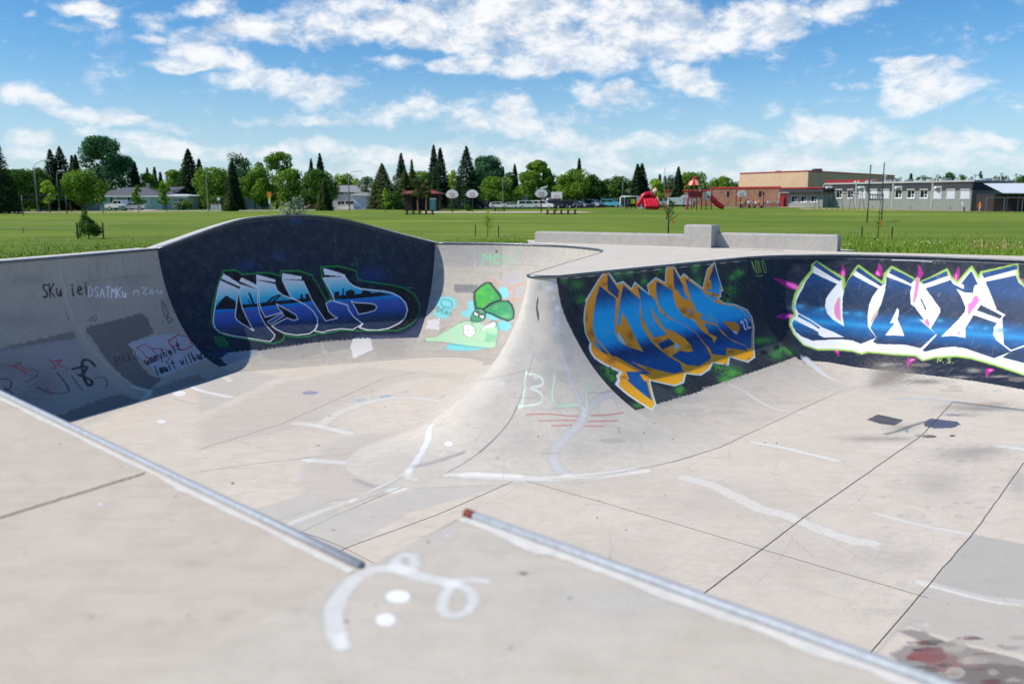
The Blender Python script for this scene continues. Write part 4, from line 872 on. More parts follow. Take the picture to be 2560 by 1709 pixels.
  ('L','#e9e8e4',0.8,209,78,[-8448,24358,-8024,23493,-7646,22844],0),
  ('L','#6b6458',0.7,31,22,[-8369,20758,-7987,20415,-7550,20148],1),
  ('L','#d2d1cc',0.4,361,316,[-9482,17651,-9278,19571,-8786,21332],0),
  ('L','#8e8f90',0.7,120,96,[-2736,14471,-2519,14206,-2333,14096],1),
  ('L','#ecebe8',0.9,235,70,[-3869,15632,-3480,15543,-2957,15412],1),
  ('L','#a0937f',0.6,38,27,[-3805,15812,-3297,15950,-2743,16185],1),
  ('P','#c0bbb0',0.22,131,0,[-3663,14244,-3818,15198,-3733,16090,-3522,17089,-3009,17466,-2147,17633,-1572,14866,-2129,13532,-2680,13397,-3038,13364,-3446,13738],0),
  ('L','#f3efe6',0.75,309,51,[3061,14576,3323,14297,3484,14082,3741,13469,3940,12996,4243,12728,4444,12385,4666,11980,4919,11711,5099,11651],0),
  ('L','#f3efe6',0.75,152,51,[5688,12816,5806,12684,6005,12427,6348,12179,6698,11980],1),
  ('L','#f3efe6',0.85,199,75,[4879,16860,5403,16422,5799,15937,6107,15607],1),
  ('L','#f3efe6',0.75,134,50,[5806,22368,5985,21618,6008,20581,6155,19737,6744,19203],1),
  ('L','#eef0f3',0.9,239,51,[8997,25603,8880,24480,8744,23448,8800,22761],0),
  ('L','#f3efe6',0.8,200,37,[5238,10339,5415,10221,5620,10021,5882,9855,6282,9774],0),
  ('L','#f3efe6',0.8,293,98,[9714,16565,10067,16351],0),
  ('L','#f3efe6',0.55,286,123,[7885,24327,8010,22629,8324,21987,8809,21863,9603,22112,10128,21498,10767,20692,11535,20257],1),
  ('L','#b9cdd6',0.8,142,95,[9378,20736,10264,20692,10702,20364,11939,19536],1),
  ('L','#4a5a66',0.7,185,93,[10751,20364,11939,19536],0),
  ('P','#3f434b',0.95,0,28,[7920,18643,8367,19165,8716,18643,8316,18147,8065,18286],0),
  ('P','#3d4b6c',0.95,0,27,[9126,18498,9392,18771,9848,18498,9793,18233,9476,17942,9057,17891,8921,18112],0),
  ('B','#4f5a72',0.8400000000000001,0,[10103,19089,326,0,-67,-132]),
  ('B','#4aa3d6',0.9,1,[8369,17676,39,0,-59,-130]),
  ('B','#25262a',0.9,1,[9150,17322,64,0,-40,-79]),
  ('B','#4a4a4a',0.9,1,[8652,17274,144,0,-60,-125]),
  ('B','#3a3a3a',0.735,0,[8442,17322,85,0,-44,-94]),
  ('B','#6f675f',0.47250000000000003,0,[8395,17976,395,0,-164,-365]),
  ('B','#5f5850',0.525,0,[10823,19839,966,0,-272,-519]),
  ('B','#8a8178',0.7875000000000001,0,[10209,22896,610,0,-550,-1277]),
  ('B','#6b645d',0.63,0,[11143,22761,606,0,-174,-368]),
  ('B','#4a443e',0.42000000000000004,0,[11194,19636,813,0,-152,-277]),
  ('B','#8a7c70',0.5775000000000001,0,[7286,17088,669,0,-111,-273]),
  ('B','#7c7066',0.525,0,[7914,17088,377,0,-94,-213]),
  ('B','#a0948a',0.63,0,[8732,16004,707,0,-306,-589]),
  ('B','#8a8078',0.42000000000000004,0,[9275,16280,479,0,-194,-357]),
  ('B','#b5a898',0.47250000000000003,0,[7385,14297,565,0,-405,-828]),
  ('B','#a09c9a',0.525,0,[8762,14297,212,0,-481,-828]),
  ('B','#d9a860',0.63,0,[11388,20214,221,0,-91,-168]),
  ('B','#cbb89a',0.525,0,[10476,19089,279,0,-119,-226]),
  ('B','#b9ab98',0.3675,0,[5070,11172,392,0,-196,-463]),
  ('B','#b5a593',0.3675,0,[5372,11036,332,0,-177,-390]),
  ('B','#3d4a52',0.3675,0,[11673,20150,294,0,-162,-291]),
  ('L','#5a544e',0.8,106,61,[7818,17449,8239,17725,8693,18147,9109,18463],1),
  ('L','#6b645d',0.7,346,231,[10602,23031,10978,22761,11329,22576,11354,21863],1),
  ('L','#55504a',0.7,149,149,[11143,22761,11489,22239],0),
  ('B','#e2dacd',0.5,1,[4149,9433,34,0,-26,-65]),
  ('B','#e2dacd',0.5,1,[4666,10010,81,0,-22,-50]),
  ('B','#e2dacd',0.5,1,[4918,11111,29,0,-31,-76]),
  ('B','#e2dacd',0.5,1,[5124,11196,99,0,-19,-45]),
  ('B','#e2dacd',0.5,1,[4927,10809,75,0,-26,-62]),
  ('B','#e2dacd',0.5,1,[5176,10892,46,0,-19,-42]),
  ('B','#e2dacd',0.5,1,[5007,11237,37,0,-38,-92]),
  ('B','#e2dacd',0.5,1,[5693,11109,24,0,-19,-40]),
  ('B','#e2dacd',0.5,1,[4718,9629,21,0,-23,-50]),
  ('B','#e2dacd',0.5,1,[4239,10242,72,0,-30,-79]),
  ('B','#e2dacd',0.5,1,[4246,9579,85,0,-27,-67]),
  ('B','#e2dacd',0.5,1,[4283,10356,101,0,-18,-47]),
  ('B','#e2dacd',0.5,1,[5084,10166,82,0,-23,-50]),
  ('B','#e2dacd',0.5,1,[4720,11408,32,0,-18,-46]),
  ('B','#e2dacd',0.5,1,[5150,9963,84,0,-25,-52]),
  ('B','#e2dacd',0.5,1,[4621,9558,89,0,-29,-66]),
  ('B','#e2dacd',0.5,1,[5663,11385,55,0,-14,-30]),
  ('B','#e2dacd',0.5,1,[4545,9593,23,0,-13,-30]),
  ('B','#e2dacd',0.5,1,[4931,10952,90,0,-20,-49]),
  ('B','#e2dacd',0.5,1,[4954,10296,68,0,-34,-77]),
  ('B','#e2dacd',0.5,1,[5781,11333,97,0,-25,-51]),
  ('B','#e2dacd',0.5,1,[4478,10576,63,0,-32,-82]),
  ('B','#e2dacd',0.5,1,[5226,11635,101,0,-16,-37]),
  ('B','#e2dacd',0.5,1,[4426,9477,58,0,-18,-42]),
  ('B','#e2dacd',0.5,1,[5739,11610,75,0,-27,-59]),
  ('B','#e2dacd',0.5,1,[4987,9581,23,0,-14,-30]),
  ('B','#e2dacd',0.5,1,[4538,9800,45,0,-17,-40]),
  ('B','#e2dacd',0.5,1,[4770,9261,49,0,-29,-61]),
  ('B','#e2dacd',0.5,1,[5086,11419,70,0,-31,-74]),
  ('B','#e2dacd',0.5,1,[4731,9237,75,0,-26,-55]),
  ('B','#e2dacd',0.5,1,[4807,9803,79,0,-33,-72]),
  ('B','#e2dacd',0.5,1,[5138,11419,44,0,-18,-44]),
  ('B','#e2dacd',0.5,1,[4345,9562,24,0,-18,-43]),
  ('B','#e2dacd',0.5,1,[5423,10896,27,0,-19,-41]),
  ('B','#b0a596',0.4,1,[5752,12456,31,0,-11,-26]),
  ('B','#ded5c8',0.4,1,[7195,12446,61,0,-33,-62]),
  ('B','#b0a596',0.4,1,[5451,11872,57,0,-12,-29]),
  ('B','#ded5c8',0.4,1,[7551,13058,94,0,-13,-24]),
  ('B','#b0a596',0.4,1,[7470,13898,73,0,-18,-35]),
  ('B','#ded5c8',0.4,1,[6118,13564,49,0,-30,-71]),
  ('B','#b0a596',0.4,1,[7332,14161,73,0,-27,-54]),
  ('B','#ded5c8',0.4,1,[7532,12529,55,0,-15,-27]),
  ('B','#b0a596',0.4,1,[6902,12689,75,0,-35,-68]),
  ('B','#ded5c8',0.4,1,[6777,14126,55,0,-19,-41]),
  ('B','#b0a596',0.4,1,[6984,13873,64,0,-17,-36]),
  ('B','#ded5c8',0.4,1,[6869,14762,33,0,-20,-44]),
  ('B','#b0a596',0.4,1,[7378,13309,97,0,-26,-50]),
  ('B','#ded5c8',0.4,1,[7013,13131,75,0,-26,-52]),
  ('B','#b0a596',0.4,1,[7178,13293,47,0,-32,-62]),
  ('B','#ded5c8',0.4,1,[7945,14723,42,0,-14,-27]),
  ('B','#b0a596',0.4,1,[8181,16480,40,0,-16,-33]),
  ('B','#ded5c8',0.4,1,[7091,14517,71,0,-34,-73]),
  ('B','#b0a596',0.4,1,[8425,15562,103,0,-41,-80]),
  ('B','#ded5c8',0.4,1,[6904,13125,58,0,-14,-27]),
  ('B','#b0a596',0.4,1,[6512,11790,71,0,-12,-23]),
  ('B','#ded5c8',0.4,1,[5619,11996,82,0,-22,-50]),
  ('B','#b0a596',0.4,1,[8811,15662,96,0,-22,-40]),
  ('B','#ded5c8',0.4,1,[6675,14218,21,0,-33,-75]),
  ('B','#b0a596',0.4,1,[6024,12727,62,0,-25,-57]),
  ('B','#ded5c8',0.4,1,[6482,11885,44,0,-19,-38]),
  ('B','#b0a596',0.4,1,[6377,12713,41,0,-27,-58]),
  ('B','#ded5c8',0.4,1,[6914,15125,60,0,-14,-33]),
  ('B','#b0a596',0.4,1,[5928,12326,45,0,-12,-27]),
  ('B','#ded5c8',0.4,1,[7794,13424,69,0,-38,-70]),
  ('B','#b0a596',0.4,1,[8325,14961,23,0,-33,-62]),
  ('B','#ded5c8',0.4,1,[6992,12464,32,0,-25,-48]),
  ('B','#b0a596',0.4,1,[8877,14999,47,0,-30,-53]),
  ('B','#ded5c8',0.4,1,[6376,11784,58,0,-28,-54]),
  ('B','#b0a596',0.4,1,[7636,13898,45,0,-22,-42]),
  ('B','#ded5c8',0.4,1,[8741,15457,35,0,-22,-41]),
  ('B','#b0a596',0.4,1,[7925,14398,38,0,-23,-43]),
  ('B','#ded5c8',0.4,1,[6448,14073,87,0,-21,-49]),
  ('B','#b0a596',0.4,1,[8391,16384,50,0,-17,-34]),
  ('B','#ded5c8',0.4,1,[5587,12242,69,0,-24,-56]),
  ('B','#b0a596',0.4,1,[6719,14430,97,0,-22,-50]),
  ('B','#ded5c8',0.4,1,[7101,11885,18,0,-19,-35]),
  ('B','#b0a596',0.4,1,[7789,14515,53,0,-23,-46]),
  ('B','#ded5c8',0.4,1,[7839,16393,93,0,-50,-111]),
  ('B','#b0a596',0.4,1,[5576,12259,57,0,-7,-17]),
  ('B','#ded5c8',0.4,1,[6237,13651,28,0,-16,-37]),
  ('B','#b0a596',0.4,1,[5850,11852,50,0,-13,-28]),
  ('B','#ded5c8',0.4,1,[7114,11866,68,0,-12,-21]),
  ('B','#b0a596',0.4,1,[8235,14050,85,0,-36,-65]),
  ('B','#ded5c8',0.4,1,[6963,12616,78,0,-21,-40]),
  ('B','#b0a596',0.4,1,[8268,15939,57,0,-47,-96]),
  ('B','#ded5c8',0.4,1,[6126,12688,78,0,-12,-27]),
  ('B','#b0a596',0.4,1,[7429,13067,93,0,-21,-39]),
  ('B','#ded5c8',0.4,1,[7011,12317,45,0,-14,-27]),
  ('B','#b0a596',0.4,1,[6615,13086,39,0,-31,-65]),
  ('B','#ded5c8',0.4,1,[6250,12628,42,0,-20,-43]),
  ('B','#b0a596',0.4,1,[8082,13838,70,0,-23,-41]),
  ('B','#ded5c8',0.4,1,[8339,16165,72,0,-31,-63]),
  ('B','#b0a596',0.4,1,[7590,15484,53,0,-22,-47]),
  ('B','#ded5c8',0.4,1,[6301,12452,84,0,-29,-62]),
  ('P','#6a6059',0.72,47,26,[4362,9119,4640,9119,4827,8844,5006,8756,5430,8458,5912,8102,5361,7275,4105,7600,4081,8102,4060,8583,4291,8756,4511,8844],0),
  ('B','#7c3f40',0.7,1,[4477,8583,197,0,-79,-166]),
  ('B','#8a5a58',0.6,1,[4570,8417,194,0,-99,-199]),
  ('B','#9a4a4c',0.5,1,[4348,8541,131,0,-39,-83]),
  ('B','#4a4643',0.5,1,[4914,8179,420,0,-124,-226]),
  ('B','#b5aca0',0.8,1,[4850,8756,134,0,-66,-130]),
  ('B','#b5aca0',0.6,1,[4893,8458,173,0,-43,-82]),
  ('B','#c4bab0',0.6,1,[4576,8218,105,0,-59,-116]),
  ('P','#b0aea6',0.6,22,0,[6728,11980,7276,11600,7954,11172,6783,9411,6172,9721,5867,9828,5314,10280],0),
  ('P','#b9b4ab',0.45,20,0,[5260,10221,5837,9774,6141,9668,6750,9361,6068,8337,5029,8800,4545,9215,4278,8980,3850,8500,3357,7953],0),
  ('B','#b9ada0',0.55,1,[4055,8294,79,0,-10,-22]),
  ('B','#3f3a38',0.55,1,[4409,8681,73,0,-14,-29]),
  ('B','#7c4a4a',0.55,1,[4248,8504,44,0,-27,-59]),
  ('B','#8f8078',0.55,1,[5674,8944,108,0,-28,-48]),
  ('B','#b9ada0',0.55,1,[5103,8083,82,0,-26,-46]),
  ('B','#3f3a38',0.55,1,[4428,8049,111,0,-18,-35]),
  ('B','#7c4a4a',0.55,1,[5061,7915,126,0,-13,-22]),
  ('B','#8f8078',0.55,1,[4444,7748,90,0,-25,-49]),
  ('B','#b9ada0',0.55,1,[5575,8728,54,0,-36,-61]),
  ('B','#3f3a38',0.55,1,[5049,7970,60,0,-20,-34]),
  ('B','#7c4a4a',0.55,1,[4850,8302,77,0,-19,-36]),
  ('B','#8f8078',0.55,1,[5435,8726,104,0,-30,-53]),
  ('B','#b9ada0',0.55,1,[5637,8943,102,0,-30,-52]),
  ('B','#3f3a38',0.55,1,[4972,8923,31,0,-14,-27]),
  ('B','#7c4a4a',0.55,1,[5350,8761,42,0,-20,-35]),
  ('B','#8f8078',0.55,1,[4551,8045,109,0,-14,-26]),
  ('B','#b9ada0',0.55,1,[5629,8968,71,0,-17,-29]),
  ('B','#3f3a38',0.55,1,[4531,8371,80,0,-17,-35]),
  ('B','#7c4a4a',0.55,1,[4509,8684,52,0,-26,-54]),
  ('B','#8f8078',0.55,1,[4536,8188,78,0,-18,-35]),
  ('B','#b9ada0',0.55,1,[4971,8224,57,0,-33,-60]),
  ('B','#3f3a38',0.55,1,[4577,8796,97,0,-20,-43]),
  ('B','#7c4a4a',0.55,1,[4540,8839,88,0,-15,-33]),
  ('B','#8f8078',0.55,1,[4184,8309,94,0,-8,-17]),
  ('B','#b9ada0',0.55,1,[5002,8877,118,0,-30,-57]),
  ('B','#3f3a38',0.55,1,[4656,8852,132,0,-22,-45]),
  ('B','#7c4a4a',0.55,1,[4468,8834,123,0,-21,-46]),
  ('B','#8f8078',0.55,1,[4339,8198,58,0,-25,-51]),
  ('B','#b9ada0',0.55,1,[4397,7726,76,0,-26,-50]),
  ('B','#3f3a38',0.55,1,[4358,8269,80,0,-25,-53]),
  ('B','#7c4a4a',0.55,1,[3947,7877,107,0,-14,-31]),
  ('B','#8f8078',0.55,1,[3938,7960,95,0,-24,-54]),
  ('B','#b9ada0',0.55,1,[4479,7723,55,0,-14,-27]),
  ('B','#3f3a38',0.55,1,[4865,8040,101,0,-30,-54]),
  ('B','#7c4a4a',0.55,1,[4859,8064,113,0,-24,-43]),
  ('B','#8f8078',0.55,1,[4240,7885,49,0,-21,-44]),
  ('B','#b9ada0',0.55,1,[4832,8456,45,0,-31,-59]),
  ('B','#3f3a38',0.55,1,[3974,7916,95,0,-16,-34]),
  ('B','#7c4a4a',0.55,1,[5077,8591,122,0,-14,-25]),
  ('B','#8f8078',0.55,1,[4832,8345,98,0,-20,-38]),
  ('B','#b9ada0',0.55,1,[5041,7856,116,0,-9,-15]),
  ('B','#3f3a38',0.55,1,[4263,8327,105,0,-15,-32]),
  ('B','#7c4a4a',0.55,1,[5122,8934,101,0,-28,-54]),
  ('B','#8f8078',0.55,1,[4816,8799,74,0,-28,-55]),
  ('B','#b9ada0',0.55,1,[4560,7821,83,0,-11,-21]),
  ('B','#3f3a38',0.55,1,[5154,8921,113,0,-15,-28]),
  ('L','#f3efe6',0.9,374,110,[-567,14643,-242,14565,177,14487,668,14487,1169,14604,1682,14762,2343,15006],0),
  ('L','#f3efe6',0.9,293,90,[141,14627,-435,14746,-812,14786,-1157,14706,-1413,14510,-1743,14169,-1992,13879],0),
  ('L','#f3efe6',0.7,125,56,[-1859,14948,-1970,14627,-2237,14096,-2429,13669,-2612,13397],1),
  ('L','#f3efe6',0.7,127,48,[-1824,14866,-1836,14549,-1680,14471],0),
  ('L','#f3efe6',0.7,139,70,[-2612,13397,-2940,13009,-3265,12523,-3446,12236],1),
  ('L','#5c6066',0.85,30,18,[-1434,14471,-1747,14206,-2150,13669,-2507,13072,-2843,12552,-3148,11961],1),
  ('L','#8a8c92',0.7,43,43,[-1950,14666,-2052,14319,-2299,13879,-2521,13532],1),
  ('L','#84868a',0.75,33,24,[-3600,12493,-3331,12792,-3079,13136,-2961,13431,-2670,13464],1),
  ('L','#9a9ca2',0.7,28,28,[-3389,12180,-3051,12523,-2718,13009,-2266,13669,-1848,14244],1),
  ('L','#a9abb0',0.6,21,21,[-2630,13498,-2737,13104,-2953,13072],1),
  ('L','#dfe4dd',0.8,17,9,[-3737,14549,-3651,14096,-3469,13738,-3228,13498,-3038,13364],1),
  ('L','#e3e6e0',0.7,36,19,[-3700,14395,-3789,14866,-3807,15369,-3805,15812,-3689,16138,-3623,16880,-3429,17357,-3009,17466,-2443,17633],1),
  ('L','#f3efe6',0.7,315,114,[-4185,18272,-4127,18578,-4062,19022,-3870,19693,-3347,20561,-2872,20867,-2344,20821,-1794,20486],1),
  ('L','#f3efe6',0.8,264,72,[-4721,18333,-4355,18212,-3926,17918,-3430,17522],1),
  ('L','#9a8f86',0.7,32,27,[-4369,18272,-4185,18272,-3739,18035,-3848,17976],1),
  ('P','#6475a4',0.95,0,0,[-5369,21392,-5245,21622,-5013,21556,-4909,21375,-4993,21150,-5230,21182],0),
  ('L','#8fbfe0',0.7,19,10,[-3936,20684,-3853,20304],0),
  ('L','#8fbfe0',0.7,24,12,[-3936,20684,-3869,20671,-3825,20550,-3815,20380,-3853,20304],1),
  ('L','#8fbfe0',0.7,86,43,[-3764,20645,-3779,20543,-3743,20417,-3708,20423,-3716,20550,-3764,20645],1),
  ('L','#8fbfe0',0.7,19,10,[-3703,20696,-3655,20466],0),
  ('L','#8fbfe0',0.7,60,30,[-3695,20657,-3665,20736,-3632,20709,-3592,20518],1),
  ('L','#8fbfe0',0.7,20,10,[-3610,20957,-3594,20855],0),
  ('L','#8fbfe0',0.7,20,10,[-3499,21049,-3426,20676,-3390,20683],1),
  ('L','#8fbfe0',0.7,78,39,[-3504,20884,-3440,20937],0),
  ('L','#8fbfe0',0.7,59,29,[-3249,20798,-3290,21015,-3266,21059,-3213,20828],1),
  ('L','#8fbfe0',0.7,45,23,[-3250,21025,-3229,21089,-3173,20861],1),
  ('L','#8fbfe0',0.7,90,45,[-3149,21156,-3167,21048,-3134,20916,-3098,20923,-3103,21055,-3149,21156],1),
  ('L','#8fbfe0',0.7,21,11,[-3085,21209,-3026,20982,-3040,21199,-2985,21015,-3010,21270],1),
  ('L','#8fbfe0',0.7,20,10,[-2838,21413,-2798,21168],0),
  ('L','#8fbfe0',0.7,23,12,[-2855,21517,-2850,21497],0),
  ('L','#8fbfe0',0.7,20,10,[-2757,21670,-2695,21276,-2658,21283],1),
  ('L','#8fbfe0',0.7,81,40,[-2768,21495,-2700,21551],0),
  ('L','#a6cfe2',0.6,63,32,[-2421,18153,-2200,18094,-1920,18333],1),
  ('L','#a6cfe2',0.6,69,35,[-2271,18702,-1920,18640],0),
  ('L','#a6cfe2',0.6,43,21,[-2225,19419,-2012,19903,-1760,19693],1),
  ('L','#a6cfe2',0.6,20,10,[-2057,18454,-2047,18957],0),
  ('L','#d9a9a4',0.6,57,38,[-1757,20046,-1499,20191,-1321,20046],1),
  ('L','#d9a9a4',0.6,59,39,[-1661,19693,-1336,19763],0),
  ('L','#d9a9a4',0.6,19,13,[-1778,19903,-1689,19624],0),
  ('L','#8f877c',0.6,117,117,[-1722,20867,-1510,21343,-1221,21925],1),
  ('L','#98907f',0.6,145,121,[-1358,21182,-969,22011],0),
  ('P','#dccfbf',0.3,282,0,[-4425,24811,-3123,24280,-1281,23771,-1139,23282,-1438,23092,-2427,23378,-3106,22629,-4076,19903,-4477,18212,-6110,16281,-6932,18578,-6427,21102,-6224,22449],0),
  ('P','#cfcfca',0.4,216,0,[-7162,19219,-6625,22812,-6473,23378,-7861,24596,-8340,24811,-8721,23573],0),
  ('P','#d3d4ce',0.45,98,0,[-3476,13669,-4050,13009,-3473,12180,-3050,11647,-2449,11251,-1593,12884,139,14395,144,14866,-1052,14627,-2109,13397,-2693,12884,-3023,13397],0),
  ('B','#b58b3c',0.9,1,[-3867,16595,50,0,11,-50]),
  ('B','#a58b4c',0.9,1,[-4139,19009,38,0,11,-52]),
  ('B','#545c50',0.9,1,[-4824,14259,29,0,21,-67]),
  ('B','#8f8a78',0.9,1,[-2650,12136,37,0,7,-33]),
  ('B','#c98a6c',0.9,1,[-2142,12671,17,0,3,-18]),
  ('B','#4c4c44',0.9,1,[-4526,14502,17,0,7,-23]),
  ('B','#5c5040',0.9,1,[-5056,17174,17,0,9,-32]),
  ('B','#5c5040',0.9,1,[-5679,17131,14,0,10,-32]),
  ('B','#3c3c3c',0.9,1,[-6324,19665,13,0,13,-41]),
  ('B','#a58b4c',0.9,1,[-3011,19903,27,0,6,-42]),
  ('B','#3c3a36',0.9,1,[1408,13391,16,0,-3,-28]),
  ('B','#3c3a36',0.9,1,[1316,12623,15,0,-2,-25]),
  ('B','#3c3a36',0.9,1,[2537,13648,16,0,-5,-29]),
  ('B','#3c3a36',0.9,1,[1689,12136,14,0,-3,-24]),
  ('B','#3c3a36',0.9,1,[1331,11165,13,0,-2,-20]),
  ('B','#3c3a36',0.9,1,[5100,16798,19,0,-13,-44]),
  ('B','#3c3a36',0.9,1,[5335,16777,19,0,-13,-44]),
  ('B','#d9c5ae',0.25,0,[1417,14652,1417,0,-114,-1241]),
  ('B','#d9c5ae',0.25,0,[3388,13411,1303,0,-252,-1056]),
  ('B','#d9c5ae',0.2,0,[-2859,15607,1129,0,205,-1177]),
  ('B','#d9c5ae',0.25,0,[1194,11036,1302,0,-98,-968]),
  ('B','#d9c5ae',0.2,0,[3906,11036,1085,0,-392,-1186]),
  ('B','#d9c5ae',0.25,0,[-5162,18606,1068,0,352,-1323]),
 ],
 'deck': [
  ('L','#eceae5',0.8,87,29,[-622,2915,-672,3036,-699,3145,-711,3284,-697,3384,-670,3489,-613,3573,-543,3587,-481,3573,-415,3517,-341,3476,-262,3436],0),
  ('L','#eceae5',0.8,51,13,[-636,2985,-620,2915],0),
  ('L','#eceae5',0.8,66,37,[-509,3601,-525,3674,-502,3735,-456,3720,-434,3630,-445,3573,-480,3558],0),
  ('L','#eceae5',0.8,62,35,[-262,3436,-217,3462,-171,3476,-112,3456],0),
  ('L','#eceae5',0.8,59,26,[-254,3410,-281,3309,-279,3213,-258,3156,-220,3145,-179,3178,-156,3260,-165,3346,-196,3397,-243,3410],0),
  ('B','#f2f1ee',0.98,2,[-468,3311,53,0,8,-60]),
  ('B','#f2f1ee',0.98,2,[-490,3113,42,0,8,-54]),
  ('B','#6d5f52',0.9,1,[52,3531,22,0,0,-19]),
  ('B','#6d5f52',0.9,1,[238,3299,13,0,-1,-15]),
  ('B','#6d5f52',0.9,1,[-637,3097,8,0,2,-13]),
  ('B','#6d5f52',0.9,1,[-6,2901,8,0,0,-13]),
  ('B','#6d5f52',0.9,1,[-397,3879,10,0,1,-13]),
  ('B','#e6e6e4',0.3,0,[-570,4173,244,0,27,-212]),
  ('B','#e6e6e4',0.25,0,[358,3283,325,0,-20,-201]),
  ('B','#e6e6e4',0.4,0,[39,3961,116,0,-1,-146]),
  ('B','#e6e6e4',0.6,0,[-310,3961,58,0,5,-70]),
  ('B','#e6e6e4',0.3,0,[683,3283,325,0,-26,-137]),
  ('B','#e6e6e4',0.6,0,[-62,4230,62,0,1,-67]),
  ('B','#6b5c50',0.8,1,[-3293,6202,9,0,12,-24]),
  ('B','#6b5c50',0.8,1,[-3021,5563,8,0,10,-19]),
  ('B','#6b5c50',0.8,1,[-2390,5078,7,0,7,-16]),
  ('B','#6b5c50',0.8,1,[-1849,4535,7,0,5,-13]),
  ('B','#6b5c50',0.8,1,[-1409,3887,6,0,3,-10]),
  ('B','#6b5c50',0.8,1,[-2247,3768,6,0,5,-9]),
  ('B','#6b5c50',0.8,1,[-1273,3163,5,0,2,-7]),
  ('B','#6b5c50',0.8,1,[-1642,3146,5,0,3,-7]),
  ('B','#6b5c50',0.8,1,[-1730,4173,6,0,4,-11]),
  ('B','#6b5c50',0.8,1,[-1026,3593,5,0,2,-8]),
  ('B','#6b5c50',0.8,1,[-1911,3082,5,0,4,-6]),
  ('B','#6b5c50',0.8,1,[-2510,5377,8,0,8,-18]),
  ('B','#b59c80',0.6,0,[-1242,3120,25,0,5,-13]),
  ('B','#b59c80',0.6,0,[-1121,3130,31,0,5,-16]),
  ('B','#eceae6',0.8,1,[-2208,4408,21,0,17,-37]),
  ('L','#e9e7e3',0.6,7,7,[-1076,3887,-999,3768],0),
 ],
}
STOPS = [[(0, '#f0f1f6'), (0.22, '#eceef6'), (0.33, '#9fe2ee'), (0.43, '#3fc4e8'), (0.55, '#1f8fe0'), (0.6, '#1d7ad2'), (0.62, '#4a63b8'), (0.74, '#3a58ae'), (0.84, '#2c4378'), (0.9, '#2c3d5c'), (1, '#27364f')],
 [(0, '#ffa810'), (0.35, '#ffa40c'), (0.62, '#ffaa10'), (0.8, '#fcb818'), (1, '#fac01e')],  # orange fill, yellower low down: sunlight on the lower wall put into the colour
 [(0, '#0c4684'), (0.18, '#0b3f7c'), (0.235, '#0c86cc'), (0.28, '#0cb2f8'), (0.38, '#20bcfa'), (0.455, '#0caaf2'), (0.5, '#0e5ca6'), (0.53, '#08326a'), (0.57, '#0b4482'), (0.62, '#0f5ea2'), (1, '#1062a6')],
 [(0, '#1c4a80'), (0.12, '#1d3a60'), (0.35, '#20334f'), (0.5, '#1a68a6'), (0.56, '#2490cc'), (0.62, '#1c62a0'), (0.76, '#24395a'), (0.9, '#2b4468'), (1, '#325480')]]
# ------------------------------------------------------------------ helpers
def lin(h):
    if isinstance(h, str):
        h = h.lstrip('#'); c = [int(h[i:i + 2], 16) / 255 for i in (0, 2, 4)]
    else: c = h
    return tuple(((x / 12.92) if x <= .04045 else ((x + .055) / 1.055) ** 2.4) for x in c)
def tag(o, label=None, cat=None, group=None, kind=None):
    if label: o['label'] = label
    if cat: o['category'] = cat
    if group: o['group'] = group
    if kind: o['kind'] = kind
    return o
def empty(name, loc=(0, 0, 0), rz=0, label=None, cat=None, group=None):
    o = bpy.data.objects.new(name, None); COL.objects.link(o); o.location = loc; o.rotation_euler = (0, 0, rz); o.empty_display_size = .2
    return tag(o, label, cat, group)
def link(name, me, mats=None, parent=None, smooth=False):
    o = bpy.data.objects.new(name, me); COL.objects.link(o)
    if mats is not None:
        for m in (mats if isinstance(mats, (list, tuple)) else [mats]): me.materials.append(m)
    if parent: o.parent = parent
    if smooth: me.polygons.foreach_set('use_smooth', [True] * len(me.polygons))
    return o
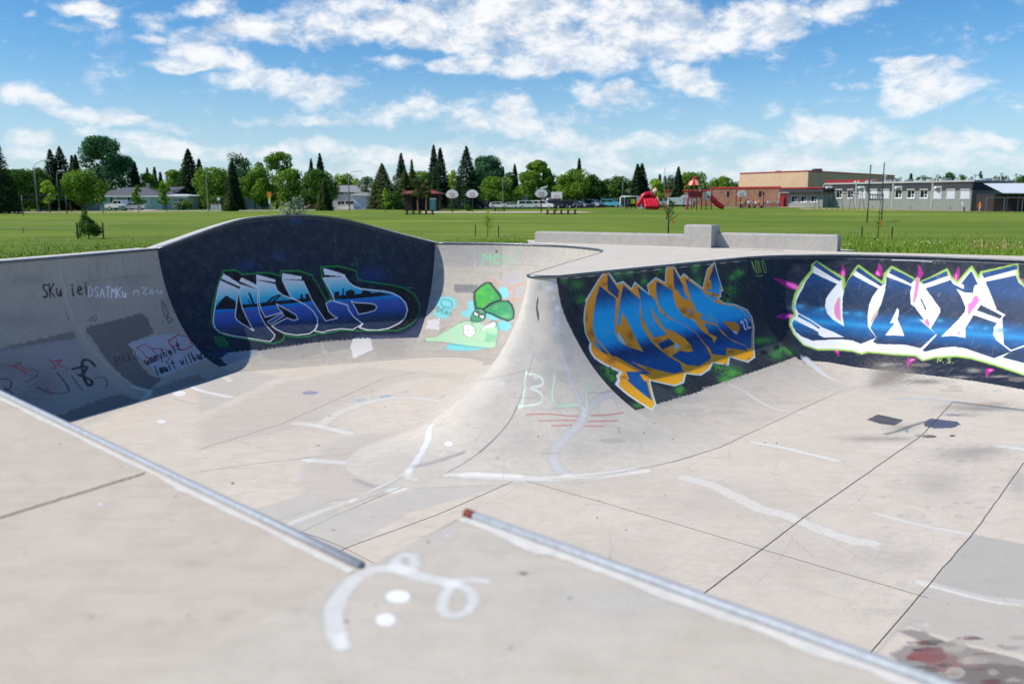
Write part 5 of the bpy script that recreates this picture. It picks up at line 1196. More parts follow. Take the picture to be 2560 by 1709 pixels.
class MB:
    "collects simple solids and links them as ONE mesh"
    def __init__(s): s.v = []; s.f = []; s.m = []; s.mi = 0
    def mat(s, i): s.mi = i; return s
    def add(s, vs, fs):
        n = len(s.v); s.v += [tuple(map(float, v)) for v in vs]
        for f in fs: s.f.append(tuple(n + i for i in f)); s.m.append(s.mi)
        return s
    def box(s, x0, x1, y0, y1, z0, z1, ch=0):
        if ch:
            c = ch; vs = []
            for z, k in ((z0, 0), (z1 - c, 0), (z1, c)): vs += [(x0 + k, y0 + k, z), (x1 - k, y0 + k, z), (x1 - k, y1 - k, z), (x0 + k, y1 - k, z)]
            fs = [(3, 2, 1, 0), (8, 9, 10, 11)]
            for r in (0, 4):
                for i in range(4): j = (i + 1) % 4; fs.append((r + i, r + j, r + 4 + j, r + 4 + i))
            return s.add(vs, fs)
        vs = [(x, y, z) for z in (z0, z1) for x, y in ((x0, y0), (x1, y0), (x1, y1), (x0, y1))]
        return s.add(vs, [(3, 2, 1, 0), (4, 5, 6, 7), (0, 1, 5, 4), (1, 2, 6, 5), (2, 3, 7, 6), (3, 0, 4, 7)])
    def tube(s, pts, r, n=8, cap=True):
        pts = [Vector(p) for p in pts]; rs = r if isinstance(r, (list, tuple)) else [r] * len(pts); base = len(s.v); vs = []; fs = []
        for i, p in enumerate(pts):
            d = (pts[min(i + 1, len(pts) - 1)] - pts[max(i - 1, 0)]).normalized()
            a = d.cross(Vector((0, 0, 1)) if abs(d.z) < .9 else Vector((1, 0, 0))).normalized(); b = d.cross(a)
            for k in range(n):
                t = 2 * math.pi * k / n; vs.append(p + (a * math.cos(t) + b * math.sin(t)) * rs[i])
        for i in range(len(pts) - 1):
            for k in range(n): j = (k + 1) % n; fs.append((i * n + k, i * n + j, (i + 1) * n + j, (i + 1) * n + k))
        if cap: fs.append(tuple(range(n))[::-1]); fs.append(tuple((len(pts) - 1) * n + k for k in range(n)))
        return s.add(vs, fs)
    def prism(s, poly, z0, z1):
        n = len(poly); vs = [(x, y, z0) for x, y in poly] + [(x, y, z1) for x, y in poly]
        return s.add(vs, [tuple(range(n))[::-1], tuple(range(n, 2 * n))] + [(i, (i + 1) % n, n + (i + 1) % n, n + i) for i in range(n)])
    def prism_y(s, poly, y0, y1):
        "polygon in x,z extruded along y"
        n = len(poly); vs = [(x, y0, z) for x, z in poly] + [(x, y1, z) for x, z in poly]
        return s.add(vs, [tuple(range(n)), tuple(range(n, 2 * n))[::-1]] + [(i, n + i, n + (i + 1) % n, (i + 1) % n) for i in range(n)])
    def ball(s, c, r, n=8, m=6):
        r = r if isinstance(r, (tuple, list)) else (r, r, r); vs = []; fs = []
        for i in range(m + 1):
            a = math.pi * i / m
            for k in range(n): t = 2 * math.pi * k / n; vs.append((c[0] + r[0] * math.sin(a) * math.cos(t), c[1] + r[1] * math.sin(a) * math.sin(t), c[2] + r[2] * math.cos(a)))
        for i in range(m):
            for k in range(n): j = (k + 1) % n; fs.append((i * n + k, (i + 1) * n + k, (i + 1) * n + j, i * n + j))
        return s.add(vs, fs)
    def build(s, name, mats, parent=None, smooth=False):
        me = bpy.data.meshes.new(name); me.from_pydata(s.v, [], s.f); me.update()
        o = link(name, me, mats, parent, smooth)
        if any(s.m): me.polygons.foreach_set('material_index', s.m)
        return o
def copy_tree(o, parent=None):
    c = o.copy(); COL.objects.link(c); c.parent = parent
    for ch in o.children: copy_tree(ch, c)
    return c
def np_mesh(name, V, F, mats, parent=None, smooth=True, attr=None):
    me = bpy.data.meshes.new(name); me.vertices.add(len(V)); me.vertices.foreach_set('co', np.ascontiguousarray(V, np.float32).ravel())
    F = np.ascontiguousarray(F, np.int32); k = F.shape[1]
    me.loops.add(F.size); me.loops.foreach_set('vertex_index', F.ravel())
    me.polygons.add(len(F)); me.polygons.foreach_set('loop_start', np.arange(0, F.size, k, dtype=np.int32)); me.polygons.foreach_set('loop_total', np.full(len(F), k, np.int32))
    me.update(calc_edges=True)
    if attr is not None:
        a = me.color_attributes.new('paint', 'FLOAT_COLOR', 'POINT'); a.data.foreach_set('color', np.ascontiguousarray(attr, np.float32).ravel())
    o = link(name, me, mats, parent)
    if smooth: me.polygons.foreach_set('use_smooth', np.ones(len(F), bool))
    return o
def grid_faces(nu, nv, flip=False):
    i = np.arange(nu - 1)[:, None] * nv + np.arange(nv - 1)[None]
    f = np.stack([i, i + nv, i + nv + 1, i + 1], -1).reshape(-1, 4)
    return f[:, ::-1] if flip else f

# ------------------------------------------------------------------ node helpers
class NT:
    def __init__(s, tree): s.t = tree; s.n = tree.nodes; s.l = tree.links
    def __call__(s, typ, **kw):
        n = s.n.new(typ); ins = kw.pop('i', {})
        for k, v in kw.items(): setattr(n, k, v)
        for k, v in ins.items():
            if isinstance(v, bpy.types.NodeSocket): s.l.new(v, n.inputs[k])
            else: n.inputs[k].default_value = v
        return n
    def math(s, op, a, b=None, c=None, clamp=False):
        n = s.n.new('ShaderNodeMath'); n.operation = op; n.use_clamp = clamp
        for i, v in enumerate((a, b, c)):
            if v is None: continue
            if isinstance(v, bpy.types.NodeSocket): s.l.new(v, n.inputs[i])
            else: n.inputs[i].default_value = v
        return n.outputs[0]
    def mix(s, f, a, b, blend='MIX'):
        n = s.n.new('ShaderNodeMix'); n.data_type = 'RGBA'; n.blend_type = blend
        for k, v in ((0, f), (6, a), (7, b)):
            if isinstance(v, bpy.types.NodeSocket): s.l.new(v, n.inputs[k])
            else: n.inputs[k].default_value = (*v, 1) if isinstance(v, tuple) and len(v) == 3 else v
        return n.outputs[2]
    def ramp(s, f, stops, interp='LINEAR'):
        n = s.n.new('ShaderNodeValToRGB'); s.l.new(f, n.inputs[0]); cr = n.color_ramp; cr.interpolation = interp
        while len(cr.elements) < len(stops): cr.elements.new(.5)
        for e, (p, c) in zip(cr.elements, stops): e.position = p; e.color = (*c, 1) if len(c) == 3 else c
        return n.outputs[0]
    def noise(s, vec, scale, detail=4, rough=.55, dist=0):
        return s('ShaderNodeTexNoise', i={'Vector': vec, 'Scale': scale, 'Detail': detail, 'Roughness': rough, 'Distortion': dist}).outputs[0]
    def maprange(s, f, a, b, c=0, d=1):
        n = s.n.new('ShaderNodeMapRange'); s.l.new(f, n.inputs[0])
        for i, v in enumerate((a, b, c, d)): n.inputs[i + 1].default_value = v
        return n.outputs[0]
_mats = {}
def new_mat(name):
    m = bpy.data.materials.new(name); m.use_nodes = True; m.node_tree.nodes.clear(); return m, NT(m.node_tree)
def finish(N, color, rough=.8, bump=None, bstr=.3, metal=0, spec=.35, bdist=.01, alpha=None, trans=0):
    p = N('ShaderNodeBsdfPrincipled'); o = N('ShaderNodeOutputMaterial'); N.l.new(p.outputs[0], o.inputs[0])
    def st(k, v):
        if isinstance(v, bpy.types.NodeSocket): N.l.new(v, p.inputs[k])
        else: p.inputs[k].default_value = (*v, 1) if isinstance(v, tuple) and len(v) == 3 else v
    st('Base Color', color); st('Roughness', rough); st('Metallic', metal); st('Specular IOR Level', spec)
    if bump is not None:
        b = N('ShaderNodeBump', i={'Height': bump, 'Strength': bstr, 'Distance': bdist}); N.l.new(b.outputs[0], p.inputs['Normal'])
    return p
def flat(name, col, rough=.7, metal=0, var=.12, scale=6, spec=.35, bump=0):
    "a plain painted/plastic/metal surface with slight mottling"
    if name in _mats: return _mats[name]
    m, N = new_mat(name); g = N('ShaderNodeNewGeometry').outputs['Position']; n = N.noise(g, scale, 5)
    c = lin(col); k = N.maprange(n, .3, .7, 1 - var, 1 + var)
    v = N('ShaderNodeVectorMath', operation='SCALE', i={0: c, 'Scale': k}).outputs[0]
    finish(N, v, rough, n if bump else None, bump, metal, spec); _mats[name] = m; return m
def concrete(name, base, dark, warm=None, paint=False, sc=1.0, crack=0, spots=1.0, rough=.78, hair=.32):
    m, N = new_mat(name); g = N('ShaderNodeNewGeometry').outputs['Position']
    n1 = N.noise(g, .55 * sc, 6, .6, .6); n2 = N.noise(g, 3.2 * sc, 8, .68, .3); n3 = N.noise(g, 42 * sc, 4, .7); n4 = N.noise(g, 1.5 * sc, 3, .5, 1.2)
    c = N.mix(N.maprange(n1, .32, .68), lin(base), lin(warm or base))
    c = N.mix(N.maprange(n2, .42, .78, 0, .6), c, lin(dark))
    c = N.mix(N.maprange(n4, .56, .72, 0, .35), c, tuple(min(1, x * 1.16) for x in lin(base)))
    c = N.mix(N.maprange(n3, .35, .7, .0, .36), c, tuple(x * .70 for x in lin(base)))
    gr = N.noise(g, 150 * sc, 3, .8); c = N.mix(N.maprange(gr, .35, .7, .0, .30), c, tuple(min(1, x * 1.25) for x in lin(base)))
    vo = N('ShaderNodeTexVoronoi', i={'Vector': g, 'Scale': 2.2 * sc, 'Randomness': 1.0}).outputs['Distance']
    c = N.mix(N.maprange(vo, .018, .03, .65 * spots, 0), c, tuple(x * .35 for x in lin(dark)))
    # trowel streaks, scuffs and hairline cracks
    sm_ = N('ShaderNodeMapping', i={'Vector': g, 'Scale': (.8, 5.5, 2.5), 'Rotation': (0, 0, R(38))}).outputs[0]; n5 = N.noise(sm_, 1.7 * sc, 7, .72, .5)
    c = N.mix(N.maprange(n5, .52, .72, 0, .38), c, tuple(min(1, x * 1.22) for x in lin(base))); c = N.mix(N.maprange(n5, .28, .42, .34, 0), c, tuple(x * .72 for x in lin(dark)))
    wv = N('ShaderNodeVectorMath', operation='ADD', i={0: g, 1: N('ShaderNodeVectorMath', operation='SCALE', i={0: N('ShaderNodeTexNoise', i={'Vector': g, 'Scale': 1.4, 'Detail': 5}).outputs['Color'], 'Scale': .8}).outputs[0]}).outputs[0]
    ck = N('ShaderNodeTexVoronoi', feature='DISTANCE_TO_EDGE', i={'Vector': wv, 'Scale': .42}).outputs['Distance']
    c = N.mix(N.math('MULTIPLY', N.maprange(ck, .0015, .004, hair, 0), N.maprange(n1, .45, .6)), c, tuple(x * .4 for x in lin(dark)))
    vs = N('ShaderNodeTexVoronoi', i={'Vector': g, 'Scale': 9 * sc}).outputs['Distance']; c = N.mix(N.maprange(vs, .03, .07, .5, 0), c, tuple(x * .5 for x in lin(dark)))
    bump = N.math('ADD', N.math('MULTIPLY', n3, .35), n2)
    if paint:
        at = N('ShaderNodeVertexColor', layer_name='paint')
        wear = N.noise(g, 26, 6, .75); w2 = N.noise(g, 3.5, 4, .6)
        a = N.math('MULTIPLY', at.outputs['Alpha'], N.math('SUBTRACT', 1.0, N.maprange(N.math('MULTIPLY', wear, w2), .36, .44, 0, .55)))
        pc = N.mix(N.maprange(n2, .5, .8, 0, .07), at.outputs['Color'], (.5, .5, .52))
        pc = N.mix(N.maprange(n5, .5, .75, 0, .10), pc, (.42, .42, .44)); pc = N.mix(N.maprange(n1, .3, .7, 0, .07), pc, (.02, .02, .03))
        c = N.mix(a, c, pc); r = N.math('SUBTRACT', rough, N.math('MULTIPLY', at.outputs['Alpha'], .16))
        finish(N, c, r, bump, .25, bdist=.006)
    else: finish(N, c, rough, bump, .3, bdist=.006)
    return m

# ------------------------------------------------------------------ rasterising the paint onto mesh vertices
def _hash_noise(x, y, s):
    x = x / s; y = y / s
    return (np.sin(x * 1.7 + 3 * np.sin(y * .9 + 1)) + np.sin(y * 2.3 + 2 * np.sin(x * 1.3)) + .6 * np.sin(x * 5.1 + y * 3.7) + .5 * np.sin(x * 9.7 - y * 11.3 + 2) + .4 * np.sin(x * 23 + y * 17)) / 3.0
def _inside(px, py, pts):
    ins = np.zeros(px.shape, bool); n = len(pts); x0, y0 = pts[-1]
    for x1, y1 in pts:
        if y0 != y1:
            c = ((y1 > py) != (y0 > py)) & (px < (x0 - x1) * (py - y1) / (y0 - y1) + x1); ins ^= c
        x0, y0 = x1, y1
    return ins
def _dist(px, py, pts, closed=False):
    d = np.full(px.shape, 1e9); P = list(pts) + ([pts[0]] if closed else [])
    for (x0, y0), (x1, y1) in zip(P[:-1], P[1:]):
        dx, dy = x1 - x0, y1 - y0; L = dx * dx + dy * dy + 1e-12
        t = np.clip(((px - x0) * dx + (py - y0) * dy) / L, 0, 1); d = np.minimum(d, (px - x0 - t * dx) ** 2 + (py - y0 - t * dy) ** 2)
    return np.sqrt(d)
def rasterise(ops, X, Y):
    X = X.ravel(); Y = Y.ravel(); C = np.zeros((len(X), 4)); C[:, :3] = .3
    NX = _hash_noise(X, Y, .09); NY = _hash_noise(Y + 7, X - 3, .07)
    for op in ops:
        k = op[0]; a = op[2]; soft = rough = 0
        if k == 'P': soft, rough, q = op[3] / 1000, op[4] / 1000, op[5]
        elif k == 'L': w, soft, q = op[3] / 1000, op[4] / 1000, op[5]
        elif k == 'G': q = op[5]
        elif k == 'B': q = op[4]
        q = np.array(q, float).reshape(-1, 2) / 1000
        if k in 'PL' and op[6]:
            for _ in range(2):
                if k == 'P': n_ = np.roll(q, -1, 0); q = np.stack([q * .75 + n_ * .25, q * .25 + n_ * .75], 1).reshape(-1, 2)
                else: a_, b_ = q[:-1], q[1:]; q = np.vstack([q[:1], np.stack([a_ * .75 + b_ * .25, a_ * .25 + b_ * .75], 1).reshape(-1, 2), q[-1:]])
        if k == 'B':
            c, ax, ay = q; m = 2.4; ex = m * (abs(ax[0]) + abs(ay[0])); ey = m * (abs(ax[1]) + abs(ay[1]))
            s = np.where((abs(X - c[0]) < ex) & (abs(Y - c[1]) < ey))[0]
            if not len(s): continue
            M = np.linalg.pinv(np.array([ax, ay]).T); uv = M @ np.stack([X[s] - c[0], Y[s] - c[1]]); r = np.hypot(uv[0], uv[1])
            if op[3]: mask = np.clip((1 + (.12 if op[3] == 1 else 0) * NX[s] - r) / .12 + .5, 0, 1)
            else: mask = np.exp(-1.4 * (r * (1 + (.34 if max(abs(ax[0]), abs(ay[1])) > .12 else .1) * (.7 * NX[s] + .5 * NY[s]))) ** 2) * (r < 2.4)
            rgb = np.array(lin(op[1]))
        else:
            pad = rough * 2 + soft + (w if k == 'L' else 0) + .01; lo = q.min(0) - pad; hi = q.max(0) + pad
            s = np.where((X > lo[0]) & (X < hi[0]) & (Y > lo[1]) & (Y < hi[1]))[0]
            if not len(s): continue
            x = X[s]; y = Y[s]
            if k == 'P':
                if rough: x = x + NX[s] * rough; y = y + NY[s] * rough
                mask = _inside(x, y, q).astype(float)
                if soft: mask = np.clip(np.where(mask > .5, 1, -1) * _dist(x, y, q, True) / soft + .5, 0, 1)
                rgb = np.array(lin(op[1]))
            elif k == 'L':
                d = _dist(x, y, q); hf = np.sin(x * 61 + 3 * np.sin(y * 47)) * np.sin(y * 53 + 2 * np.sin(x * 71)); ww = w * (1 + (.16 * NX[s] + .10 * hf) * min(1, w / .05)); mask = np.clip((ww / 2 - d) / soft + .5, 0, 1) * (1 - .16 * np.clip(hf + NY[s], 0, 1)); rgb = np.array(lin(op[1]))
            else:
                A = op[4]; t = A[0] + A[1] * x + A[2] * y + A[3] * y * y + NX[s] * op[3] / 1000 * .5 + NY[s] * op[3] / 1000 * .5
                st = STOPS[op[1]]; tt = [p for p, _ in st]; cc = np.array([lin(c) for _, c in st]); rgb = np.stack([np.interp(t, tt, cc[:, j]) for j in range(3)], -1)
                mask = _inside(x, y, q).astype(float)
        mk = (mask * a)[:, None]; C[s, :3] = C[s, :3] * (1 - mk) + rgb * mk; C[s, 3] = C[s, 3] + (1 - C[s, 3]) * mk[:, 0]
        # premixed with whatever lay below: colour of never-painted points starts from this paint
        fresh = C[s, 3] > 0
    return C
# ================================================================== the bowl
M_floor = concrete('floor concrete', '#cfc4b5', '#b6aa9b', '#d7ccbe', paint=True, sc=.8)
M_wall = concrete('wall concrete', '#b5aea3', '#8b857b', '#bfb7ab', paint=True, sc=1.0)
M_beige = concrete('wall foot concrete', '#cbc1b3', '#afa497', '#d2c9bc', paint=True, sc=1.0)
M_hip = concrete('hip cement', '#cbc3b6', '#aca496', '#d2cbc0', paint=True, sc=1.2)
M_deck = concrete('far deck concrete', '#cfc5b7', '#b6ab9c', '#d6cdc0', sc=.8)
M_rim = concrete('rim concrete', '#bdbab6', '#99968f', '#c4c1bc', sc=1)
M_ledge = concrete('ledge concrete', '#a9a5a0', '#85817c', '#b3afa8', sc=1.6)
M_slabA = concrete('near deck concrete', '#c3b6a5', '#a7998a', '#ccbfaf', paint=True, sc=1.5, spots=.8, hair=0)
M_slabB = concrete('near ramp concrete', '#c5bbac', '#a99f90', '#cdc3b5', paint=True, sc=1.3, spots=.8, hair=0)
M_steel = flat('coping steel', '#70767c', .38, .85, .25, 9)
M_galv = flat('bright steel pipe', '#a3a8ae', .62, .2, .14, 30)
M_rust = flat('rusty pipe end', '#7a4234', .75, .2, .3, 20)
M_joint = flat('dark joint', '#54504a', .9, 0, .3, 8)
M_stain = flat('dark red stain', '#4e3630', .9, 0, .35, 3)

bowl = empty('skate_bowl', (0, 0, 0), 0, 'large sunken concrete skate bowl with graffiti murals on its curved walls', 'skate bowl')
_ms = np.random.RandomState(21)
def marks(p, n, x0, x1, y0, y1, cols, L, w, a, ang, spread=.5):
    "wheel marks and scratches, millimetres"
    out = []
    for i in range(n):
        x = x0 + _ms.rand() * (x1 - x0); y = y0 + _ms.rand() * (y1 - y0); t = ang + _ms.randn() * spread; l = L * (.4 + _ms.rand()); b = _ms.randn() * l * .08; c, s_ = math.cos(t), math.sin(t)
        out.append(('L', cols[i % len(cols)], a * (.5 + .7 * _ms.rand()), w, w, [x, y, x + c * l / 2 - s_ * b, y + s_ * l / 2 + c * b, x + c * l, y + s_ * l], 1))
    PAINT.setdefault(p, []).extend(out)
marks('dome', 16, 1500, 8000, 1800, 4200, ['#5d6a80', '#3c485e'], 900, 9, .35, .6); marks('orange', 24, 500, 7800, 1500, 4200, ['#8f959c', '#5d646c'], 900, 9, .35, .9); marks('right', 24, 600, 9000, 1200, 4200, ['#8b98b0', '#5d6a84'], 1000, 9, .35, 1.2)
marks('hip', 26, 500, 8500, 2000, 5100, ['#8f897f', '#e8e4dc'], 900, 14, .4, .9, .8); marks('left', 22, 2500, 7300, 1200, 4700, ['#4a4a4e', '#9a9a9e'], 800, 12, .45, 1.2); marks('back', 12, 500, 7500, 1000, 4500, ['#6d7278', '#d8d8d8'], 600, 10, .4, 1)
marks('floor', 46, -8000, -500, 12500, 23500, ['#9c9082', '#e9e3d9', '#8a7f72'], 1600, 18, .38, .4, .7); marks('floor', 70, 200, 11500, 8500, 21500, ['#9c9082', '#efe9df', '#857a6d'], 1500, 16, .38, .5, .8)
marks('deck', 26, -4500, 1800, 2400, 6500, ['#a19586', '#e6dfd5'], 500, 5, .4, .3, 1)
RES = {'left': (420, 250), 'dome': (560, 330), 'back': (380, 260), 'side': (40, 24), 'hip': (640, 330), 'orange': (680, 380), 'right': (640, 330), 'east': (260, 60), 'near': (60, 24)}
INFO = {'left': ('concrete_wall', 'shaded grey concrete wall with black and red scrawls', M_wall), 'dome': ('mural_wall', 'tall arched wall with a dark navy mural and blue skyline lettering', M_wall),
        'back': ('concrete_wall', 'pale grey wall with a green leaf-hatted cartoon lizard', M_wall), 'side': ('concrete_wall', None, M_hip), 'hip': ('hip', 'flared pale cement hip with faded BLM and red strokes', M_hip),
        'orange': ('mural_wall', 'wall with blue and orange wildstyle lettering on charcoal', M_beige), 'right': ('mural_wall', 'wall with white and navy lettering and magenta flames', M_beige), 'east': ('concrete_wall', None, M_beige), 'near': ('concrete_wall', None, M_floor)}
for pn, (nm, lb, mt) in INFO.items():
    nu, nv = RES[pn]; _, LU, LV, K = PANELS[pn]
    us = np.linspace(0, 1, nu)
    if not PANELS[pn][0]: kk = np.asarray(K, float); mm = .5 * (kk[:, :2] + kk[:, 3:]); ss = np.r_[0, np.cumsum(np.hypot(*(mm[1:] - mm[:-1]).T))]; us = np.unique(np.r_[us, ss / ss[-1]]); nu = len(us)
    U, V = np.meshgrid(us, np.linspace(0, 1, nv), indexing='ij')
    P = surf(pn, U, V)
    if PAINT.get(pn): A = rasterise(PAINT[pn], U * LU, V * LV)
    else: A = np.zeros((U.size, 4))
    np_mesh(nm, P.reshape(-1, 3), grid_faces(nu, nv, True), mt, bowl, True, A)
    if lb: COL.objects[-1]['label'] = lb
# floor: one sheet under everything, finer where it shows
gx = np.r_[np.linspace(-16, -11, 30), np.linspace(-10.9, 13.5, 1000), np.linspace(13.7, 19.5, 30)]
gy = np.r_[np.linspace(-6, 7.2, 20), np.linspace(7.3, 27.5, 640), np.linspace(27.8, 32, 12)]
GX, GY = np.meshgrid(gx, gy, indexing='ij')
A = rasterise(PAINT['floor'], GX, GY)
fl_ = np_mesh('floor', np.stack([GX, GY, np.full(GX.shape, -DEPTH)], -1).reshape(-1, 3), grid_faces(len(gx), len(gy)), M_floor, bowl, False, A)
# sawn joints in the floor: thin dark ribbons
def ribbon(mb, pts, w, z):
    for (x0, y0), (x1, y1) in zip(pts[:-1], pts[1:]):
        d = Vector((x1 - x0, y1 - y0)); d.normalize(); n = Vector((-d.y, d.x)) * w / 2
        mb.add([(x0 - n.x, y0 - n.y, z), (x0 + n.x, y0 + n.y, z), (x1 + n.x, y1 + n.y, z), (x1 - n.x, y1 - n.y, z)], [(3, 2, 1, 0)])
def jl(pts, w=.014):
    jb = MB()
    q = [on_z(x, y, -DEPTH + .004)[:2] for x, y in pts]; out = []
    for a, b in zip(q[:-1], q[1:]):
        n = max(2, int(np.hypot(*(b - a)) / .35))
        for i in range(n): out.append(tuple(a + (b - a) * i / n + np.random.RandomState(int(abs(a[0] * 97 + i * 13))).randn(2) * .003))
    out.append(tuple(q[-1])); ribbon(jb, out, w, -DEPTH + .004); jb.build('floor_joint', M_joint, bowl)
jl([(2380, 1006), (2305, 1087), (2008, 1293), (1905, 1372), (1748, 1490), (1600, 1600)], .015)
jl([(2560, 1155), (2440, 1323), (2150, 1660)], .012)
jl([(1296, 1196), (1500, 1253), (1905, 1372), (2320, 1493)], .010)
jl([(1296, 1196), (1100, 1283), (860, 1370), (820, 1395)], .010)
jl([(720, 1322), (790, 1340), (860, 1368), (1000, 1440), (1100, 1480)], .010)
jl([(500, 1178), (640, 1158), (783, 1142)], .008); jl([(500, 1122), (700, 1060), (804, 1015), (960, 945), (1040, 930)], .008)
jl([(1900, 1070), (2050, 1000), (2130, 965), (2230, 925)], .010)
jl([(1200, 1192), (1290, 1200), (1400, 1196), (1540, 1182), (1690, 1152), (1800, 1118), (1900, 1070)], .012)

# steel coping along each panel
def coping_pts(pn, n, v=0, out=.0, up=0.0, u0=0, u1=1):
    P = surf(pn, np.linspace(u0, u1, n), np.zeros(n)); Q = surf(pn, np.linspace(u0, u1, n), np.full(n, .25)); d = P - Q; d[:, 2] = 0; d /= np.maximum(np.linalg.norm(d, axis=1), 1e-6)[:, None]
    P = P + d * out; P[:, 2] += up; return P
for pn, n in (('left', 14), ('dome', 40), ('back', 26), ('side', 8), ('hip', 20), ('orange', 12), ('right', 26), ('east', 20)):
    MB().tube([tuple(p) for p in coping_pts(pn, n, out=-.012, up=-.012)], .032, 10).build('coping_pipe', M_steel, bowl, True)
# rim slabs behind the coping
def rim(pn, n, w, u0=0, u1=1, drop=.35):
    a = coping_pts(pn, n, u0=u0, u1=u1, up=.012); b = coping_pts(pn, n, out=w, u0=u0, u1=u1, up=.006)
    c = b.copy(); c[:, 2] -= drop; a2 = a.copy(); a2[:, 2] -= .06
    V = np.stack([a2, a, b, c], 1).reshape(-1, 3); np_mesh('rim_slab', V, grid_faces(n, 4), M_rim, bowl, False)
rim('left', 16, .85); rim('dome', 44, .55, drop=1.4); rim('back', 18, .55, 0, .52)
# far deck between the back pocket and the right wall, one sheet
def tri_fill(name, loops, mats, parent=None, kind=None):
    bm = bmesh.new(); 
    for lp in loops:
        vs = [bm.verts.new(p) for p in lp]
        for i in range(len(vs)): bm.edges.new((vs[i], vs[(i + 1) % len(vs)]))
    bmesh.ops.triangle_fill(bm, use_beauty=True, use_dissolve=False, edges=bm.edges[:])
    for f in bm.faces:
        if f.normal.z < 0: f.normal_flip()
    me = bpy.data.meshes.new(name); bm.to_mesh(me); bm.free(); return link(name, me, mats, parent)
pen = [tuple(p) for p in coping_pts('back', 14, u0=.5, up=.012)] + [tuple(p) for p in coping_pts('side', 6, up=.012)][1:] + [tuple(p) for p in coping_pts('hip', 12, up=.012)][1:] + [tuple(p) for p in coping_pts('orange', 6, up=.012)][1:] + [tuple(p) for p in coping_pts('right', 16, up=.012)][1:]
px_out = [(2760, 647), (2560, 640), (2330, 634), (2180, 631), (2113, 629)]
pen += [tuple(on_z(x, y, .006)) for x, y in px_out] + [(11.6, 28.8, .01), (7.5, 31.4, .03), (1.2, 35.2, .06), (.6, 34.6, .08), (.62, 32.5, .06)]
deck = tri_fill('deck_slab', [pen], M_deck, bowl)
# deck joints and a dark stain strip under the ledges
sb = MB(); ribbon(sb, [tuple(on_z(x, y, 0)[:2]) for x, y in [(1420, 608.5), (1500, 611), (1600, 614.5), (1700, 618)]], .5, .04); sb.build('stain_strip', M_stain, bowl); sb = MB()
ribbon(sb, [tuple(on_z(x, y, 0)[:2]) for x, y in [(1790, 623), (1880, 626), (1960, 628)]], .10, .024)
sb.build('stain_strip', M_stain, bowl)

# ------------------------------------------------------------------ near platform
plat = empty('concrete_platform', (0, 0, 0), 0, 'near concrete platform with two steel edge pipes and a white painted smiling face', 'platform')
O2 = np.array([-.66, 3.58]); R2 = np.array([.723, -.691]); J2 = np.array([.55, .835])
def slab(name, av, bv, mat, z):
    AA, BB = np.meshgrid(av, bv, indexing='ij'); X = O2[0] + AA * R2[0] + BB * J2[0]; Y = O2[1] + AA * R2[1] + BB * J2[1]
    C = rasterise(PAINT['deck'], X, Y); return np_mesh(name, np.stack([X, Y, np.full(X.shape, z)], -1).reshape(-1, 3), grid_faces(len(av), len(bv)), mat, plat, False, C)
slab('slab', np.r_[np.linspace(-18.4, -7, 12), np.linspace(-6.9, -.002, 420)], np.r_[np.linspace(-10, -3.4, 8), np.linspace(-3.3, 0, 220)], M_slabA, 0)
tag(slab('slab', np.r_[np.linspace(0, 3.2, 330), np.linspace(3.3, 12, 10)], np.r_[np.linspace(-10, -2.4, 8), np.linspace(-2.3, .77, 310)], M_slabB, .004), 'greyer pour with the white smiling face')
fr = MB(); a, b = O2, O2 + J2 * .77; fr.add([(a[0], a[1], 0), (b[0], b[1], 0), (b[0], b[1], -1.2), (a[0], a[1], -1.2)], [(0, 1, 2, 3)]); fr.build('edge_face', M_slabB, plat)
def P2(a, b, z): q = O2 + R2 * a + J2 * b; return (q[0], q[1], z)
e1 = [P2(-18.4 + i * 1.02, .012, .006) for i in range(19)]; e1[-1] = P2(-.02, .012, .006)
MB().tube(e1, .023, 14).build('edge_pipe', M_galv, plat, True)
e2 = [P2(.03 + i * 1.0, .785, .010) for i in range(12)]
pp = MB(); pp.mat(0).tube(e2, .026, 14); pp.mat(1).tube([P2(-.012, .785, .010), P2(.055, .785, .010)], .027, 14); pp.build('edge_pipe', [M_galv, M_rust], plat, True)
M_strip = flat('white cement smear', '#d5d1c9', .85, 0, .1, 12)
rs = np.random.RandomState(2)
for (a0, a1, b0, w) in ((-18, -.02, -.03, .035), (.0, 10, .748, .06)):
    st_ = MB(); n = 160; aa = np.linspace(a0, a1, n); zz = .003 if b0 < 0 else .0075
    w1 = w * (1 + .3 * np.convolve(rs.randn(n), np.ones(3) / 3, 'same'))
    for i in range(n - 1): st_.add([P2(aa[i], b0, zz), P2(aa[i + 1], b0, zz), P2(aa[i + 1], b0 - w1[i + 1], zz), P2(aa[i], b0 - w1[i], zz)], [(0, 1, 2, 3)])
    st_.build('cement_smear', M_strip, plat)
jd = MB(); q0, q1 = on_z(-60, 1312, 0)[:2], on_z(362, 1183, 0)[:2]; nn = 40
ribbon(jd, [tuple(q0 + (q1 - q0) * i / nn + rs.randn(2) * .003) for i in range(nn + 1)], .012, .0035); jd.build('slab_joint', M_joint, plat)

